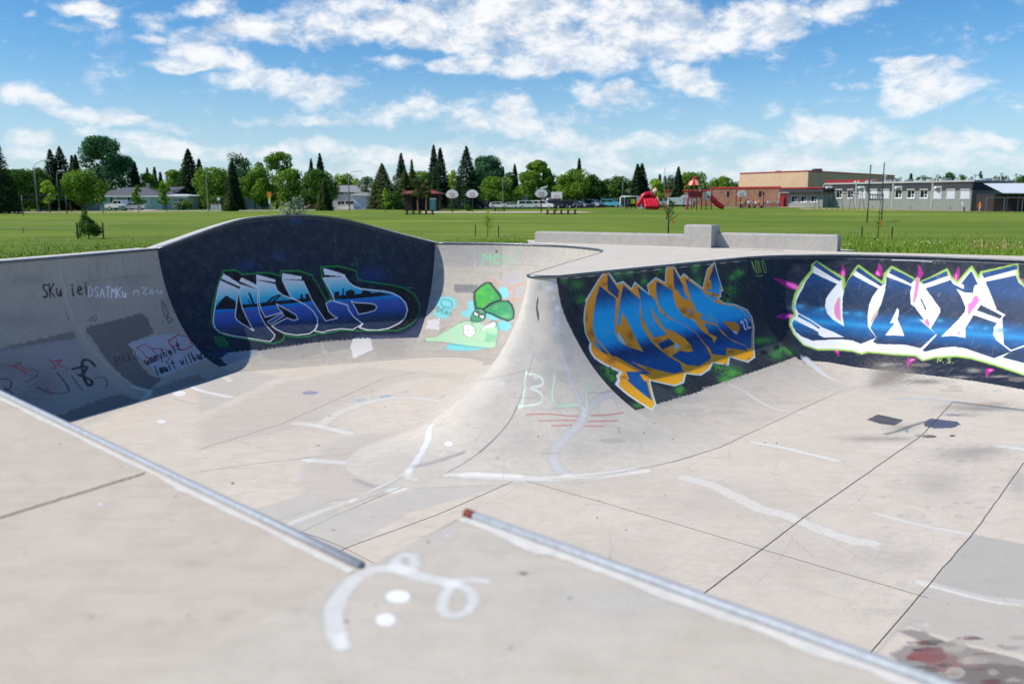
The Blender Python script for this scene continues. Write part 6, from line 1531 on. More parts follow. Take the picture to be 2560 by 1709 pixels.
# ------------------------------------------------------------------ concrete ledges at the back of the deck
def ledge(name, p0, p1, dep, h, label, cat, z=.0, ch=.045, group=None):
    p0 = np.array(p0); p1 = np.array(p1); L = float(np.hypot(*(p1 - p0))); rz = math.atan2(p1[1] - p0[1], p1[0] - p0[0])
    o = MB().box(0, L, 0, dep, 0, h, ch).build(name, M_ledge); o.location = (p0[0], p0[1], z); o.rotation_euler = (0, 0, rz); return tag(o, label, cat, group)
lq0 = on_z(1337, 607, .04)[:2]; lq1 = on_z(1709, 617.5, .03)[:2]
ledge('ledge', lq0, lq1, .6, .44, 'long low concrete ledge left of the tall block', 'ledge', .03, group='low concrete ledges at the back of the deck')
rq0 = on_z(1783, 619.5, .012)[:2]; rq1 = on_z(2092, 628.5, .012)[:2]
ledge('ledge', rq0, rq1, .55, .53, 'low concrete ledge right of the tall block with pale blotches', 'ledge', .006, group='low concrete ledges at the back of the deck')
bq0 = on_z(1709, 619.5, .012)[:2]; bq1 = on_z(1777, 621.5, .012)[:2]
ledge('ledge_block', bq0 , bq1, .85, .80, 'tall square concrete block standing between the two low ledges', 'concrete block', .006, .05)
# ================================================================== the field and what lies flat on it
def sstep(t): t = np.clip(t, 0, 1); return t * t * (3 - 2 * t)
def gz(x, y):
    x = np.asarray(x, float); y = np.asarray(y, float)
    near = np.exp(-np.maximum(0, y - 34) / 12) * np.exp(-np.maximum(0, -17 - x) / 12)
    return -.05 + .5 * sstep((y - 150) / 30) * sstep((x - 5) / 30) + .23 * near * sstep((-3 - x) / 7) * sstep((y - 6) / 8)
def G(px, dist, dz=0.0):
    "ground point seen at column px at forward distance dist"
    d = ray(px, 503); x = d[0] / d[1] * dist; return Vector((x, dist, float(gz(x, dist)) + dz))
def grass_mat():
    m, N = new_mat('grass'); g = N('ShaderNodeNewGeometry').outputs['Position']
    mp = N('ShaderNodeMapping', i={'Vector': g, 'Scale': (.035, .5, 1), 'Rotation': (0, 0, R(4))}).outputs[0]
    st = N.noise(mp, 1.0, 5, .6, .4)
    mp2 = N('ShaderNodeMapping', i={'Vector': g, 'Scale': (.012, .11, 1), 'Rotation': (0, 0, R(-5))}).outputs[0]
    st2 = N.noise(mp2, 1.0, 3, .55, .6)
    n = N.noise(g, .22, 6, .65, .5); f = N.noise(g, 9, 6, .8); p = N.noise(g, .9, 5, .6)
    c = N.mix(N.maprange(st2, .35, .65), lin('#667c24'), lin('#849634'))
    c = N.mix(N.maprange(st, .4, .66, 0, .7), c, lin('#98a445'))
    c = N.mix(N.maprange(n, .5, .72, 0, .5), c, lin('#4c681e')); big = N.noise(g, .028, 4, .6, .5); c = N.mix(N.maprange(big, .42, .62, .45, 0), c, lin('#48661c')); c = N.mix(N.maprange(big, .55, .7, 0, .35), c, lin('#8f9c40'))
    c = N.mix(N.maprange(p, .6, .75, 0, .35), c, lin('#8c9450'))
    c = N.mix(N.maprange(f, .3, .72, .0, .4), c, lin('#3d5a1e'))
    bw = N.math('ADD', f, p)
    finish(N, c, .95, bw, .9, spec=.15, bdist=.05); return m
M_grass = grass_mat()
# outline of the bowl's concrete, a little inside its outer edge
hole = [(-19.5, -11), (-19.5, 14), (-15.6, 13.0), (-14.15, 15.6), (-12.45, 20.3), (-11.9, 21.9), (-10.95, 25.7), (-7.35, 29.0), (-3.1, 33.05), (-1.1, 32.8), (.45, 32.3), (.7, 34.6), (1.3, 34.9), (7.4, 31.2), (11.4, 28.6)]
hole += [tuple(on_z(x, y, 0)[:2] - np.array([0, .15])) for x, y in [(2113, 629), (2180, 631), (2330, 634), (2560, 640), (2760, 647)]]
hole += [(18.2, 20.5), (19.2, 16), (19.4, 11), (19, 5), (17, -3), (10.5, -7), (9, -11)]
hx0, hx1, hy0, hy1 = -24, 24, -14, 40
xs = np.unique(np.r_[-2500, -900, -400, -250, np.arange(-180, 181, 12), 250, 400, 900, 2500, hx0, hx1, -12, 0, 12].astype(float)); ys = np.unique(np.r_[-300, -60, hy0, 5, 22, hy1, np.arange(52, 300, 10), 360, 500, 900, 2000, 6000].astype(float))
bm = bmesh.new(); vv = {}
def gv(x, y, z=None):
    k = (round(x, 3), round(y, 3))
    if k not in vv: vv[k] = bm.verts.new((x, y, float(gz(x, y)) if z is None else z))
    return vv[k]
for i in range(len(xs) - 1):
    for j in range(len(ys) - 1):
        if xs[i] >= hx0 and xs[i + 1] <= hx1 and ys[j] >= hy0 and ys[j + 1] <= hy1: continue
        bm.faces.new((gv(xs[i], ys[j]), gv(xs[i + 1], ys[j]), gv(xs[i + 1], ys[j + 1]), gv(xs[i], ys[j + 1])))
rx = [x for x in xs if hx0 <= x <= hx1]; ry = [y for y in ys if hy0 <= y <= hy1]
ringp = [(x, hy0) for x in rx] + [(hx1, y) for y in ry[1:]] + [(x, hy1) for x in rx[::-1][1:]] + [(hx0, y) for y in ry[::-1][1:-1]]
ed = []
for lp in (ringp, hole):
    vs = [gv(x, y) for x, y in lp]
    for a, b in zip(vs, vs[1:] + vs[:1]): ed.append(bm.edges.get((a, b)) or bm.edges.new((a, b)))
bmesh.ops.triangle_fill(bm, use_beauty=True, use_dissolve=False, edges=ed)
bmesh.ops.recalc_face_normals(bm, faces=bm.faces[:])
for f in bm.faces:
    if f.normal.z < 0: f.normal_flip()
me = bpy.data.meshes.new('field'); bm.to_mesh(me); bm.free(); field = link('field', me, M_grass); field['kind'] = 'structure'

# long grass, clover and dead blades just beyond the rim: real blades
def blades(name, pts, hmin, hmax, wid, mat, lean=.35, seed=1, col=None):
    r = np.random.RandomState(seed); n = len(pts); pts = np.asarray(pts, float)
    h = hmin + (hmax - hmin) * r.rand(n) ** 2; a = r.rand(n) * 6.283; la = r.rand(n) * 6.283; ln = h * lean * (.3 + r.rand(n))
    z0 = gz(pts[:, 0], pts[:, 1]) - .01
    b = np.stack([pts[:, 0], pts[:, 1], z0], -1); wv = np.stack([np.cos(a) * wid, np.sin(a) * wid, a * 0], -1) * (.6 + .8 * r.rand(n))[:, None]
    mid = b + np.stack([np.cos(la) * ln * .35, np.sin(la) * ln * .35, h * .6], -1); tip = b + np.stack([np.cos(la) * ln, np.sin(la) * ln, h], -1)
    V = np.stack([b - wv, b + wv, mid + wv * .7, mid - wv * .7, tip], 1).reshape(-1, 3); i = np.arange(n)[:, None] * 5
    F = np.concatenate([i + np.array([[0, 1, 2]]), i + np.array([[0, 2, 3]]), i + np.array([[3, 2, 4]])], 1).reshape(-1, 3)
    return np_mesh(name, V, F, mat, None, False)
def blade_mat(name, a, b, c):
    m, N = new_mat(name); g = N('ShaderNodeNewGeometry').outputs['Position']; n = N.noise(g, 1.3, 4, .6); f = N.noise(g, 14, 3, .7)
    col = N.mix(N.maprange(n, .35, .65), lin(a), lin(b)); col = N.mix(N.maprange(f, .5, .8, 0, .7), col, lin(c))
    p = finish(N, col, .7, spec=.25); p.inputs['Subsurface Weight'].default_value = 0; return m
M_bl = blade_mat('grass blades', '#5f7f26', '#7f9a30', '#b2b656'); M_dead = blade_mat('dry stalks', '#b09a6a', '#9a8558', '#c9b88c')
from mathutils.geometry import intersect_point_tri_2d
def outside_bowl(P):
    H = [tuple(h) for h in hole]; return ~_inside(P[:, 0], P[:, 1], H)
r = np.random.RandomState(11)
def scatter(n, x0, x1, y0, y1, dens=None):
    P = np.stack([x0 + (x1 - x0) * r.rand(n), y0 + (y1 - y0) * r.rand(n)], -1); P = P[outside_bowl(P)]
    if dens is not None: P = P[r.rand(len(P)) < dens(P)]
    return P
def rimd(P): return _dist(P[:, 0], P[:, 1], [tuple(h) for h in hole], True)
PL = scatter(150000, -26, 2, 12, 40, lambda P: np.exp(-rimd(P) / 2.6) * 1.1)
PR = scatter(220000, 9, 24, 19, 46, lambda P: np.exp(-rimd(P) / 4.0) * 1.1 * (.5 + .5 * np.clip(_hash_noise(P[:, 0], P[:, 1], 1.2) + .6, 0, 1)))
PM = scatter(40000, -3, 10, 31, 45, lambda P: np.exp(-rimd(P) / 2.2))
gb = blades('grass', np.concatenate([PL, PM]), .03, .10, .008, M_bl, seed=3); tag(gb, None, None, None, 'stuff')
gb = blades('grass', PR, .05, .21, .010, M_bl, seed=4); tag(gb, None, None, None, 'stuff')
q = on_z(2480, 620, 0); PD = np.array([[q[0] + .5 * r.randn(), q[1] + .4 * r.randn()] for _ in range(120)])
dg = blades('dry_grass', PD, .15, .5, .010, M_dead, .6, 5); tag(dg, 'dry straw coloured tuft in the long grass at the right', 'dry grass', None, 'stuff')
# a light scatter of dandelion heads (countless small dots)
M_dand = flat('dandelion', '#e6e2cf', .9)
dm = MB(); PDn = np.concatenate([scatter(420, 10, 22, 24, 34), scatter(160, -22, 8, 22, 40)])
for x, y in PDn[::7]: dm.ball((x, y, float(gz(x, y)) + .16 + .1 * r.rand()), .017 + .01 * r.rand(), 5, 3)
tag(dm.build('dandelion', M_dand), None, None, None, 'stuff')

# ---- pavements, painted field lines
M_road = concrete('pale road', '#c5b7a8', '#a89a8c', '#cdc1b3', sc=.2, spots=0); M_asph = flat('asphalt', '#5b5d60', .9, 0, .15, .4); M_dirt = flat('bare dirt', '#ab9672', .95, 0, .25, .8); M_line = flat('field line paint', '#a9c07c', .9, 0, .3, 3)
M_court = concrete('court concrete', '#cbb7a2', '#b09d8a', '#d4c2ae', sc=.2, spots=0)
def sheet(name, pts, mat, dz=.03, kind='structure'):
    o = MB().add([(x, y, float(gz(x, y)) + dz) for x, y in pts], [tuple(range(len(pts)))]).build(name, mat)
    if o.data.polygons[0].normal.z < 0: o.data.flip_normals()
    o['kind'] = kind; return o
def gxy(px, d): v = G(px, d); return (v.x, v.y)
sheet('road', [gxy(-60, 124), gxy(300, 136), gxy(640, 152), gxy(900, 176), gxy(1150, 200), gxy(1160, 212), gxy(900, 187), gxy(640, 162), gxy(300, 144), gxy(-60, 131)], M_road)
sheet('basketball_court', [gxy(1050, 126), gxy(1460, 127), gxy(1490, 133), gxy(1440, 141), gxy(1060, 141)], M_court, .035)
sheet('parking_lot', [gxy(1120, 196), gxy(1600, 196), gxy(1640, 240), gxy(1100, 240)], M_asph, .03)
sheet('driveway', [gxy(368, 150), gxy(330, 150), gxy(300, 172), gxy(400, 172)], M_court, .04)
sheet('driveway', [gxy(905, 180), gxy(880, 178), gxy(805, 205), gxy(830, 205)], M_court, .04)
sheet('playground_gravel', [gxy(1590, 168), gxy(1870, 172), gxy(1960, 186), gxy(1900, 200), gxy(1600, 186)], flat('playground gravel', '#8d8a88', .95, 0, .2, 1), .03)
sheet('dirt_path', [gxy(1990, 168), gxy(2200, 160), gxy(2420, 146.6), gxy(2600, 142), gxy(2600, 139), gxy(2420, 143.5), gxy(2200, 155), gxy(2010, 162)], M_dirt, .03)
sheet('path', [gxy(1870, 190), gxy(2010, 178), gxy(2025, 172), gxy(1880, 183)], M_road, .04)
for (a, b, y0) in ((0, 480, 557), (0, 300, 570.5), (120, 560, 547), (1000, 1280, 588), (2080, 2180, 577)):
    p0 = on_z(a, y0, -.05); p1 = on_z(b, y0 + (2.5 if y0 < 580 else 1), -.05); ww = .10
    sheet('field_line', [(p0[0], p0[1]), (p1[0], p1[1]), (p1[0], p1[1] + ww * 3), (p0[0], p0[1] + ww * 3)], M_line, .025)
# ================================================================== far things
def at(px, py, dist): P = on_y(px, py, dist); return Vector(P)
def W(px0, px1, dist): return (px1 - px0) / FPX * dist
def hgt(py, dist): return EYE + (503 - py) / FPX * dist * 1.0     # height above 0 of a point seen at row py (pitch folded in below)
def zz(px, py, dist): return float(on_y(px, py, dist)[2])

# ---------------- leaves
def leaf_mat(name, a, b, c):
    m, N = new_mat(name); oi = N('ShaderNodeObjectInfo'); g = N('ShaderNodeNewGeometry').outputs['Position']
    n = N.noise(g, .55, 3, .6); f = N.noise(g, 3.2, 3, .7)
    col = N.mix(N.maprange(n, .35, .65), lin(a), lin(b)); col = N.mix(N.maprange(f, .45, .75, 0, .8), col, lin(c))
    d = N('ShaderNodeBsdfDiffuse', i={'Color': col}); t = N('ShaderNodeBsdfTranslucent', i={'Color': col}); mx = N('ShaderNodeMixShader', i={0: .3}); N.l.new(d.outputs[0], mx.inputs[1]); N.l.new(t.outputs[0], mx.inputs[2])
    o = N('ShaderNodeOutputMaterial'); N.l.new(mx.outputs[0], o.inputs[0]); return m
LM = {'green': leaf_mat('green leaves', '#5c7f2c', '#76993a', '#88ab45'), 'lime': leaf_mat('lime leaves', '#8aa936', '#9dba42', '#b0c855'), 'dark': leaf_mat('dark leaves', '#48682e', '#587c38', '#6c8f46'),
      'spruce': leaf_mat('spruce needles', '#2f4530', '#3c563c', '#4d6a46'), 'pine': leaf_mat('pine needles', '#4a5a30', '#5c6a3c', '#717c4a'), 'silver': leaf_mat('silver leaves', '#8b9a80', '#a0ad94', '#b9c2a8'), 'poplar': leaf_mat('poplar leaves', '#3f6440', '#4e7650', '#648a5c')}
M_bark = flat('bark', '#5a4c40', .95, 0, .25, 3); M_birch = flat('pale bark', '#8d857b', .95, 0, .2, 3)
def leaf_cloud(centres, radii, n, size, seed, flatten=1.0, shell=.72):
    "leaf-sized quads scattered through ellipsoid clumps"
    r = np.random.RandomState(seed); centres = np.asarray(centres, float); radii = np.asarray(radii, float); wts = radii.prod(1) ** (2 / 3); wts /= wts.sum()
    k = r.choice(len(centres), n, p=wts); d = r.randn(n, 3); d /= np.linalg.norm(d, axis=1)[:, None]; rr = shell + (1.06 - shell) * r.rand(n); rr *= np.where(r.rand(n) < .18, r.rand(n), 1)
    P = centres[k] + d * radii[k] * rr[:, None]; nrm = d * .8 + r.randn(n, 3) * .55 + np.array([0, 0, .3]); nrm /= np.linalg.norm(nrm, axis=1)[:, None]
    a = np.cross(nrm, r.randn(n, 3)); a /= np.linalg.norm(a, axis=1)[:, None]; b = np.cross(nrm, a); s = size * (.55 + .9 * r.rand(n))[:, None]
    V = np.stack([P - a * s - b * s * .3, P + b * s * .8, P + a * s - b * s * .2, P - b * s * .9], 1).reshape(-1, 3); F = np.arange(n * 4).reshape(-1, 4); return V, F
def trunk_mb(h, r0, seed, limbs=6, lean=0, spread=.3, y0=.25):
    r = random.Random(seed); mb = MB(); pts = [(0, 0, -.3), (0, 0, 0)]; x = y = 0
    for i in range(1, 7): x += r.uniform(-1, 1) * h * .012 + lean * h / 6; y += r.uniform(-1, 1) * h * .012; pts.append((x, y, h * i / 6))
    mb.tube(pts, [r0 * 1.3, r0 * 1.1] + [r0 * (1 - i / 6.6) for i in range(1, 7)], 7)
    for i in range(limbs):
        t = y0 + (1 - y0) * (i + .5) / limbs * .9; p = Vector(pts[1]).lerp(Vector(pts[-1]), t); a = r.uniform(0, 6.28); L = h * spread * (1.15 - t)
        q = p + Vector((math.cos(a) * L, math.sin(a) * L, L * .8)); m = p.lerp(q, .5) + Vector((0, 0, -L * .08)); mb.tube([p, m, q], [r0 * .45 * (1.1 - t), r0 * .3 * (1.1 - t), r0 * .1], 5)
    return mb
def broad_tree(name, px, top, wpx, base_py, dist, leaf, label, seed, dens=1.0, airy=0, lean=0, trunk=.2, group='trees beyond the field', zb=None):
    g = G(px, dist); zt = zz(px, top, dist) - g.z; w_ = W(0, wpx, dist) / 2 * 1.2; h = zt; r = np.random.RandomState(seed)
    t = empty(name, g, 0, label, 'tree', group)
    tb = h * trunk; nc = int(14 + 14 * (1 - airy)); cs = []; rs_ = []
    for i in range(nc):
        u = r.rand() ** .8; z = tb + (h - tb) * (.08 + .84 * u); prof = math.sin(math.pi * min(1, (.18 + .80 * (z - tb) / (h - tb)))) ** .6; a = r.rand() * 6.28; rad = w_ * prof * (.35 + .5 * r.rand())
        cr = w_ * (.26 + .2 * r.rand()) * (.62 if airy else 1) ; cs.append((math.cos(a) * rad + lean * z, math.sin(a) * rad * .8, min(z, h - cr * .8))); rs_.append((cr, cr, cr * (.75 + .2 * r.rand())))
    cs.append((lean * h, 0, h - w_ * .3)); rs_.append((w_ * .3,) * 3)
    n = int((900 + 3600 * (1 - airy)) * dens * min(2.6, max(.5, (wpx / 60)) ** 1.5)); size = max(.10, dist / 860 * .85) 
    V, F = leaf_cloud(cs, rs_, n, size, seed)
    np_mesh('crown', V, F, LM[leaf], t, False); trunk_mb(h * .8, max(.09, h * .022), seed, lean=lean * .8).build('trunk', M_bark, t, True); return t
def spruce_tree(name, px, top, wpx, dist, label, seed, leaf='spruce', group='trees beyond the field', ragged=1.0, skirt=.04, dens=1.0):
    g = G(px, dist); h = zz(px, top, dist) - g.z; w_ = W(0, wpx, dist) / 2; r = np.random.RandomState(seed); t = empty(name, g, 0, label, 'tree', group)
    size = max(.13, dist / 860 * .85); n = int((2600 + 240 * h) * dens * (.5 + w_ / 4)); u = 1 - np.sqrt(r.rand(n)); u = np.where(r.rand(n) < .25, r.rand(n), u); a = r.rand(n) * 6.283
    nw = max(7, h / .95); ph = (u * nw + .25 * np.sin(a * 3 + u * 9)) % 1; br = .5 + .5 * np.cos(a * (5 + (np.floor(u * nw) % 3)) + np.floor(u * nw) * 2.4)
    Rm = w_ * (1 - u) ** .85 * (.62 + .30 * (1 - ph) * ragged + .26 * br * ragged) + .06; q = Rm * (1 - .55 * r.rand(n) ** 1.6)
    c = np.stack([np.cos(a) * q, np.sin(a) * q, h * (skirt + (1 - skirt) * u) - q * .18 + r.randn(n) * .08], -1); e = np.stack([np.cos(a), np.sin(a), -.35 + 0 * a], -1); f = np.stack([-np.sin(a), np.cos(a), .3 * r.randn(n)], -1); sz = size * (.6 + .8 * r.rand(n))[:, None]
    Vs = [np.stack([c - e * sz, c + f * sz * .8 - [0, 0, size * .3], c + e * sz * 1.3, c - f * sz * .8 - [0, 0, size * .3]], 1).reshape(-1, 3)]
    V = np.concatenate(Vs); np_mesh('crown', V, np.arange(len(V)).reshape(-1, 4), LM[leaf], t, False)
    MB().tube([(0, 0, -.3), (0, 0, h * .97)], [h * .016 + .05, .03], 6).build('trunk', M_bark, t, True); return t
S = 100
BT = [ # px, top, width, dist, leaf, name, label
 (35, 424, 120, 139, 'dark', 'Dark broad tree at the far left edge behind the lamp post', .05, 0, 0, 1.7), (98, 418, 62, 147, 'dark', 'dark bushy tree just right of the curved lamp post top', .05, 0, 0, 1.5),
 (122, 451, 44, 132, 'lime', 'small bright lime tree standing beside the left street lamp', .25, .3, 0, 1), (207, 425, 96, 150, 'green', 'round green tree standing left of the pale blue bungalow', .2, 0, 0, 1.2),
 (264, 341, 104, 215, 'poplar', 'tallest dark poplar rising behind the left end of the bungalow', .1, 0, 0, 2.0), (322, 388, 46, 222, 'poplar', 'narrow dark poplar touching the right side of the tallest poplar', .05, 0, 0, 1.2),
 (372, 432, 62, 216, 'green', 'round green tree rising over the bungalow roof', .1, 0, 0, 1), (441, 425, 64, 214, 'green', 'mid green tree left of the dark twin spruces', .1, 0, 0, 1), (538, 420, 104, 186, 'green', 'wide yellow-green tree behind the slim lamp post and sign boards', .1, 0, 0, 1.3),
 (603, 382, 62, 235, 'poplar', 'blue-green poplar crown behind the single dark spruce', .1, 0, 0, 1), (637, 417, 82, 178, 'green', 'round leafy tree above the maroon-roofed house', .22, 0, 0, 1.3), (692, 378, 92, 200, 'green', 'tall airy tree with sky showing through its open branches', .3, .75, 0, 1.5),
 (728, 422, 76, 186, 'green', 'broad green tree behind the silvery sapling', .15, 0, 0, 1.2), (668, 452, 40, 180, 'green', 'small green tree beside the orange and yellow sign', .1, 0, 0, 1), (797, 423, 84, 182, 'dark', 'dense dark green tree behind the small blue-green spruce', .12, 0, 0, 1.4),
 (846, 434, 32, 230, 'lime', 'left yellow-green tree peeking over the two-storey white house', .1, 0, 0, .7), (870, 432, 44, 232, 'green', 'mid green treetop over the two-storey white house roof', .1, 0, 0, .7), (893, 445, 24, 230, 'lime', 'small yellow-green treetop over the right end of the white house', .1, 0, 0, .6),
 (920, 441, 62, 188, 'silver', 'pale silvery green tree beside the right end of the white house', .02, .1, 0, 1.4), (990, 438, 36, 190, 'silver', 'thin greyish tree between the two dark conifers', .05, .5, 0, 1), (1048, 427, 66, 208, 'green', 'green tree showing above the red-roofed pavilion', .1, 0, 0, 1),
 (1132, 424, 34, 205, 'lime', 'yellow-green tree squeezed between the tall spruces', .1, 0, 0, .9), (1222, 389, 82, 226, 'poplar', 'tall bluish green poplar behind the round lime tree', .08, 0, 0, 1.6), (1196, 416, 46, 218, 'poplar', 'shorter bluish tree at the left foot of the tall poplar', .08, 0, 0, 1),
 (1243, 442, 76, 204, 'green', 'low round bright green tree beside the parking lot lamp', .12, 0, 0, 1.2), (1277, 430, 46, 224, 'dark', 'grey-green tree right of the parking lot lamp', .08, .1, 0, 1), (1346, 401, 86, 212, 'green', 'large tree with a tall rounded top above the white cars', .15, .1, 0, 1.7), (1322, 424, 62, 208, 'green', 'leafy tree hugging the left of the large round-topped tree', .15, 0, 0, 1.1),
 (1383, 434, 32, 222, 'dark', 'small dark tree behind the gabled white house', .1, 0, 0, .8), (1436, 421, 80, 206, 'green', 'big leafy tree right of the gabled white house', .2, 0, 0, 1.6), (1480, 436, 48, 206, 'dark', 'dark green tree touching the right of the big leafy tree', .15, 0, 0, 1.1), (1501, 452, 30, 208, 'dark', 'small dark tree at the right end of the leafy row', .1, 0, 0, .8),
 (1519, 446, 26, 226, 'green', 'pale green tree behind the grey two-storey house', .1, 0, 0, .6), (1546, 441, 52, 206, 'dark', 'dark round tree behind the slim parking lamp', .12, 0, 0, 1.2), (1578, 450, 22, 224, 'green', 'sliver of a green tree left of the big blue-black spruce', .1, 0, 0, .5),
 (1638, 447, 40, 208, 'lime', 'bright green round tree right of the big blue-black spruce', .1, 0, 0, .9), (1676, 438, 40, 214, 'pine', 'olive green tree between the two small dark spruces', .1, 0, 0, .9), (1731, 431, 68, 220, 'green', 'broad green tree behind the playground tower roof', .1, 0, 0, 1.3), (1800, 442, 52, 240, 'green', 'round green tree behind the brick wall left of the gym', .1, 0, 0, 1), (1836, 455, 40, 250, 'dark', 'low dark tree next to the tan gym wall', .1, 0, 0, .7),
 (2238, 442, 30, 235, 'green', 'green tree emerging right of the gym roof', .1, 0, 0, .6), (2304, 438, 44, 235, 'dark', 'rounded dark tree over the classroom roof, left of the paired tall ones', .1, 0, 0, .8), (2340, 437, 46, 238, 'dark', 'wide dark tree behind the classroom roof vents', .1, 0, 0, .8), (2368, 430, 34, 235, 'poplar', 'tall dark tree cluster above the third rooftop unit', .1, 0, 0, .8), (2398, 438, 40, 235, 'dark', 'dark sloping tree right of the tall cluster on the roofline', .1, 0, 0, .8),
 (2446, 429, 11, 228, 'poplar', 'single thin columnar poplar above the roofline', .02, 0, 0, .9), (2496, 439, 46, 235, 'pine', 'olive round tree above the roof hoods near the right end', .1, 0, 0, .8), (2548, 436, 44, 230, 'dark', 'dark tree at the right edge behind the white roof', .1, 0, 0, .8),
 (752, 462, 40, 196, 'dark', 'dark bush by the grey-roofed brick house', 0, 0, 0, .7), (655, 478, 34, 182, 'dark', 'dark hedge bush right of the maroon-roofed house', 0, 0, 0, .7), (548, 490, 60, 178, 'dark', 'low dark hedge behind the sign boards', 0, 0, 0, .9), (978, 478, 44, 176, 'dark', 'dark bush mass between the pale house tree and the pavilion', 0, 0, 0, 1), (1290, 478, 34, 216, 'dark', 'reddish dark bush in front of the far grey roofs', 0, .2, 0, .6), (444, 504, 26, 170, 'silver', 'pale grey-green shrub in front of the white house wing', 0, .1, 0, .6), (464, 501, 28, 172, 'green', 'light green shrub at the right of the white house wing', 0, 0, 0, .6), (60, 470, 80, 150, 'dark', 'low dark thicket under the far left trees', 0, 0, 0, 1.2), (2, 462, 60, 136, 'dark', 'dark thicket cut by the left picture edge', 0, 0, 0, 1.2), (1171, 512, 14, 150, 'dark', 'small dark round bush near the second basketball hoop', 0, 0, 0, .5)]
for i, (px, top, wp, d, lf, lb, tr, airy, lean, dn) in enumerate(BT):
    broad_tree('shrub' if top > 461 else 'leafy_tree', px, top, wp, 0, d, lf, lb[0].lower() + lb[1:], 200 + i, dn * .8, airy, lean, tr, 'shrubs around the far houses' if top > 461 else 'leafy trees beyond the field')
ST = [(-4, 322, 92, 118, 'huge blue-black spruce cut by the left picture edge', 'spruce', 1), (135, 373, 66, 158, 'left of the two tall dark spruces behind the lime tree', 'spruce', 1), (159, 367, 70, 160, 'right and taller of the two dark spruces behind the lime tree', 'spruce', 1), (188, 389, 34, 190, 'small left spruce beside the tall dark pair', 'spruce', 1), (197, 387, 44, 186, 'small right spruce beside the tall dark pair', 'spruce', 1), (343, 405, 34, 214, 'dark narrow spruce at the right of the poplars', 'spruce', 1),
 (373, 419, 12, 240, 'thin spire spruce left over the bungalow roof', 'spruce', 1), (391, 418, 18, 240, 'middle spire spruce over the bungalow roof', 'spruce', 1), (405, 430, 18, 238, 'right and lowest spire spruce over the bungalow roof', 'spruce', 1), (477, 372, 72, 196, 'tall dark spruce, taller of the twins right of the bungalow', 'spruce', 1), (503, 397, 46, 198, 'shorter right twin of the dark spruces right of the bungalow', 'spruce', 1), (584, 402, 52, 168, 'single dark spruce between the leafy trees left of the sign', 'spruce', .6),
 (575, 474, 26, 150, 'young light green spruce beside the white sign boards', 'pine', 1), (781, 398, 26, 205, 'small left spruce above the dense dark tree', 'spruce', 1), (803, 384, 38, 205, 'taller right spruce above the dense dark tree', 'spruce', 1), (811, 449, 44, 155, 'blue-green spruce standing alone by the road near the white house', 'pine', .7), (957, 409, 66, 184, 'broad dark pine right of the silvery tree', 'pine', 1.2), (1005, 383, 40, 196, 'slender spruce with a pointed top behind the pines', 'spruce', 1.1),
 (1014, 424, 52, 180, 'brownish pine left of the pavilion roof', 'pine', 1.2), (1031, 400, 16, 205, 'thin grey spire behind the pavilion', 'pine', 1), (1086, 363, 46, 190, 'left of the two tall twin spruces by the basketball hoops', 'spruce', 1.1), (1102, 370, 48, 188, 'right of the two tall twin spruces by the basketball hoops', 'spruce', 1.1), (1167, 366, 62, 180, 'tall full spruce behind the second basketball hoop', 'spruce', 1.2), (1258, 417, 12, 236, 'little spruce tip right of the bluish poplar', 'spruce', 1), (1287, 411, 26, 226, 'brownish spruce left of the large round-topped tree', 'spruce', .8), (1447, 396, 26, 225, 'pointed spruce tip rising out of the big leafy tree', 'spruce', 1),
 (1592, 410, 42, 196, 'left leader of the big blue-black spruce', 'spruce', 1), (1603, 409, 44, 198, 'right leader of the big blue-black spruce', 'spruce', 1), (1648, 436, 16, 224, 'small brown spruce behind the small tan playground roof', 'spruce', 1), (1661, 440, 14, 224, 'thin spruce tip right of the small brown one', 'spruce', 1), (1694, 417, 36, 210, 'dark spruce left of the playground tower', 'spruce', 1), (2273, 434, 20, 230, 'pointed dark spruce over the classroom roof', 'spruce', 1), (2424, 443, 12, 232, 'small dark spruce left of the columnar poplar', 'spruce', 1)]
for i, (px, top, wp, d, lb, lf, rg) in enumerate(ST): spruce_tree('spruce_tree', px, top, wp * (1.18 + .3 * ((i * 7) % 5) / 4), d, lb, 400 + i, lf, 'conifers beyond the field', rg)
# the town's far trees, one unbroken low belt behind everything
rb = np.random.RandomState(77); cs = []; rs_ = []
for px in np.r_[np.arange(-120, 1860, 9), np.arange(2215, 2700, 9)]:
    d_ = 262 + 14 * rb.rand(); v = G(px, d_); hh_ = 5.0 + 3.2 * rb.rand() + 1.5 * math.sin(px * .03); q_ = 2.6 + 1.4 * rb.rand()
    cs += [(v.x, v.y, hh_ - q_ * .8), (v.x + rb.randn(), v.y - 1, hh_ * .4)]; rs_ += [(q_, q_, q_ * .9), (q_, q_, hh_ * .45)]
V, F = leaf_cloud(cs, rs_, 60000, .30, 78); tag(np_mesh('far_wood', V, F, LM['dark'], None, False), None, None, None, 'stuff')
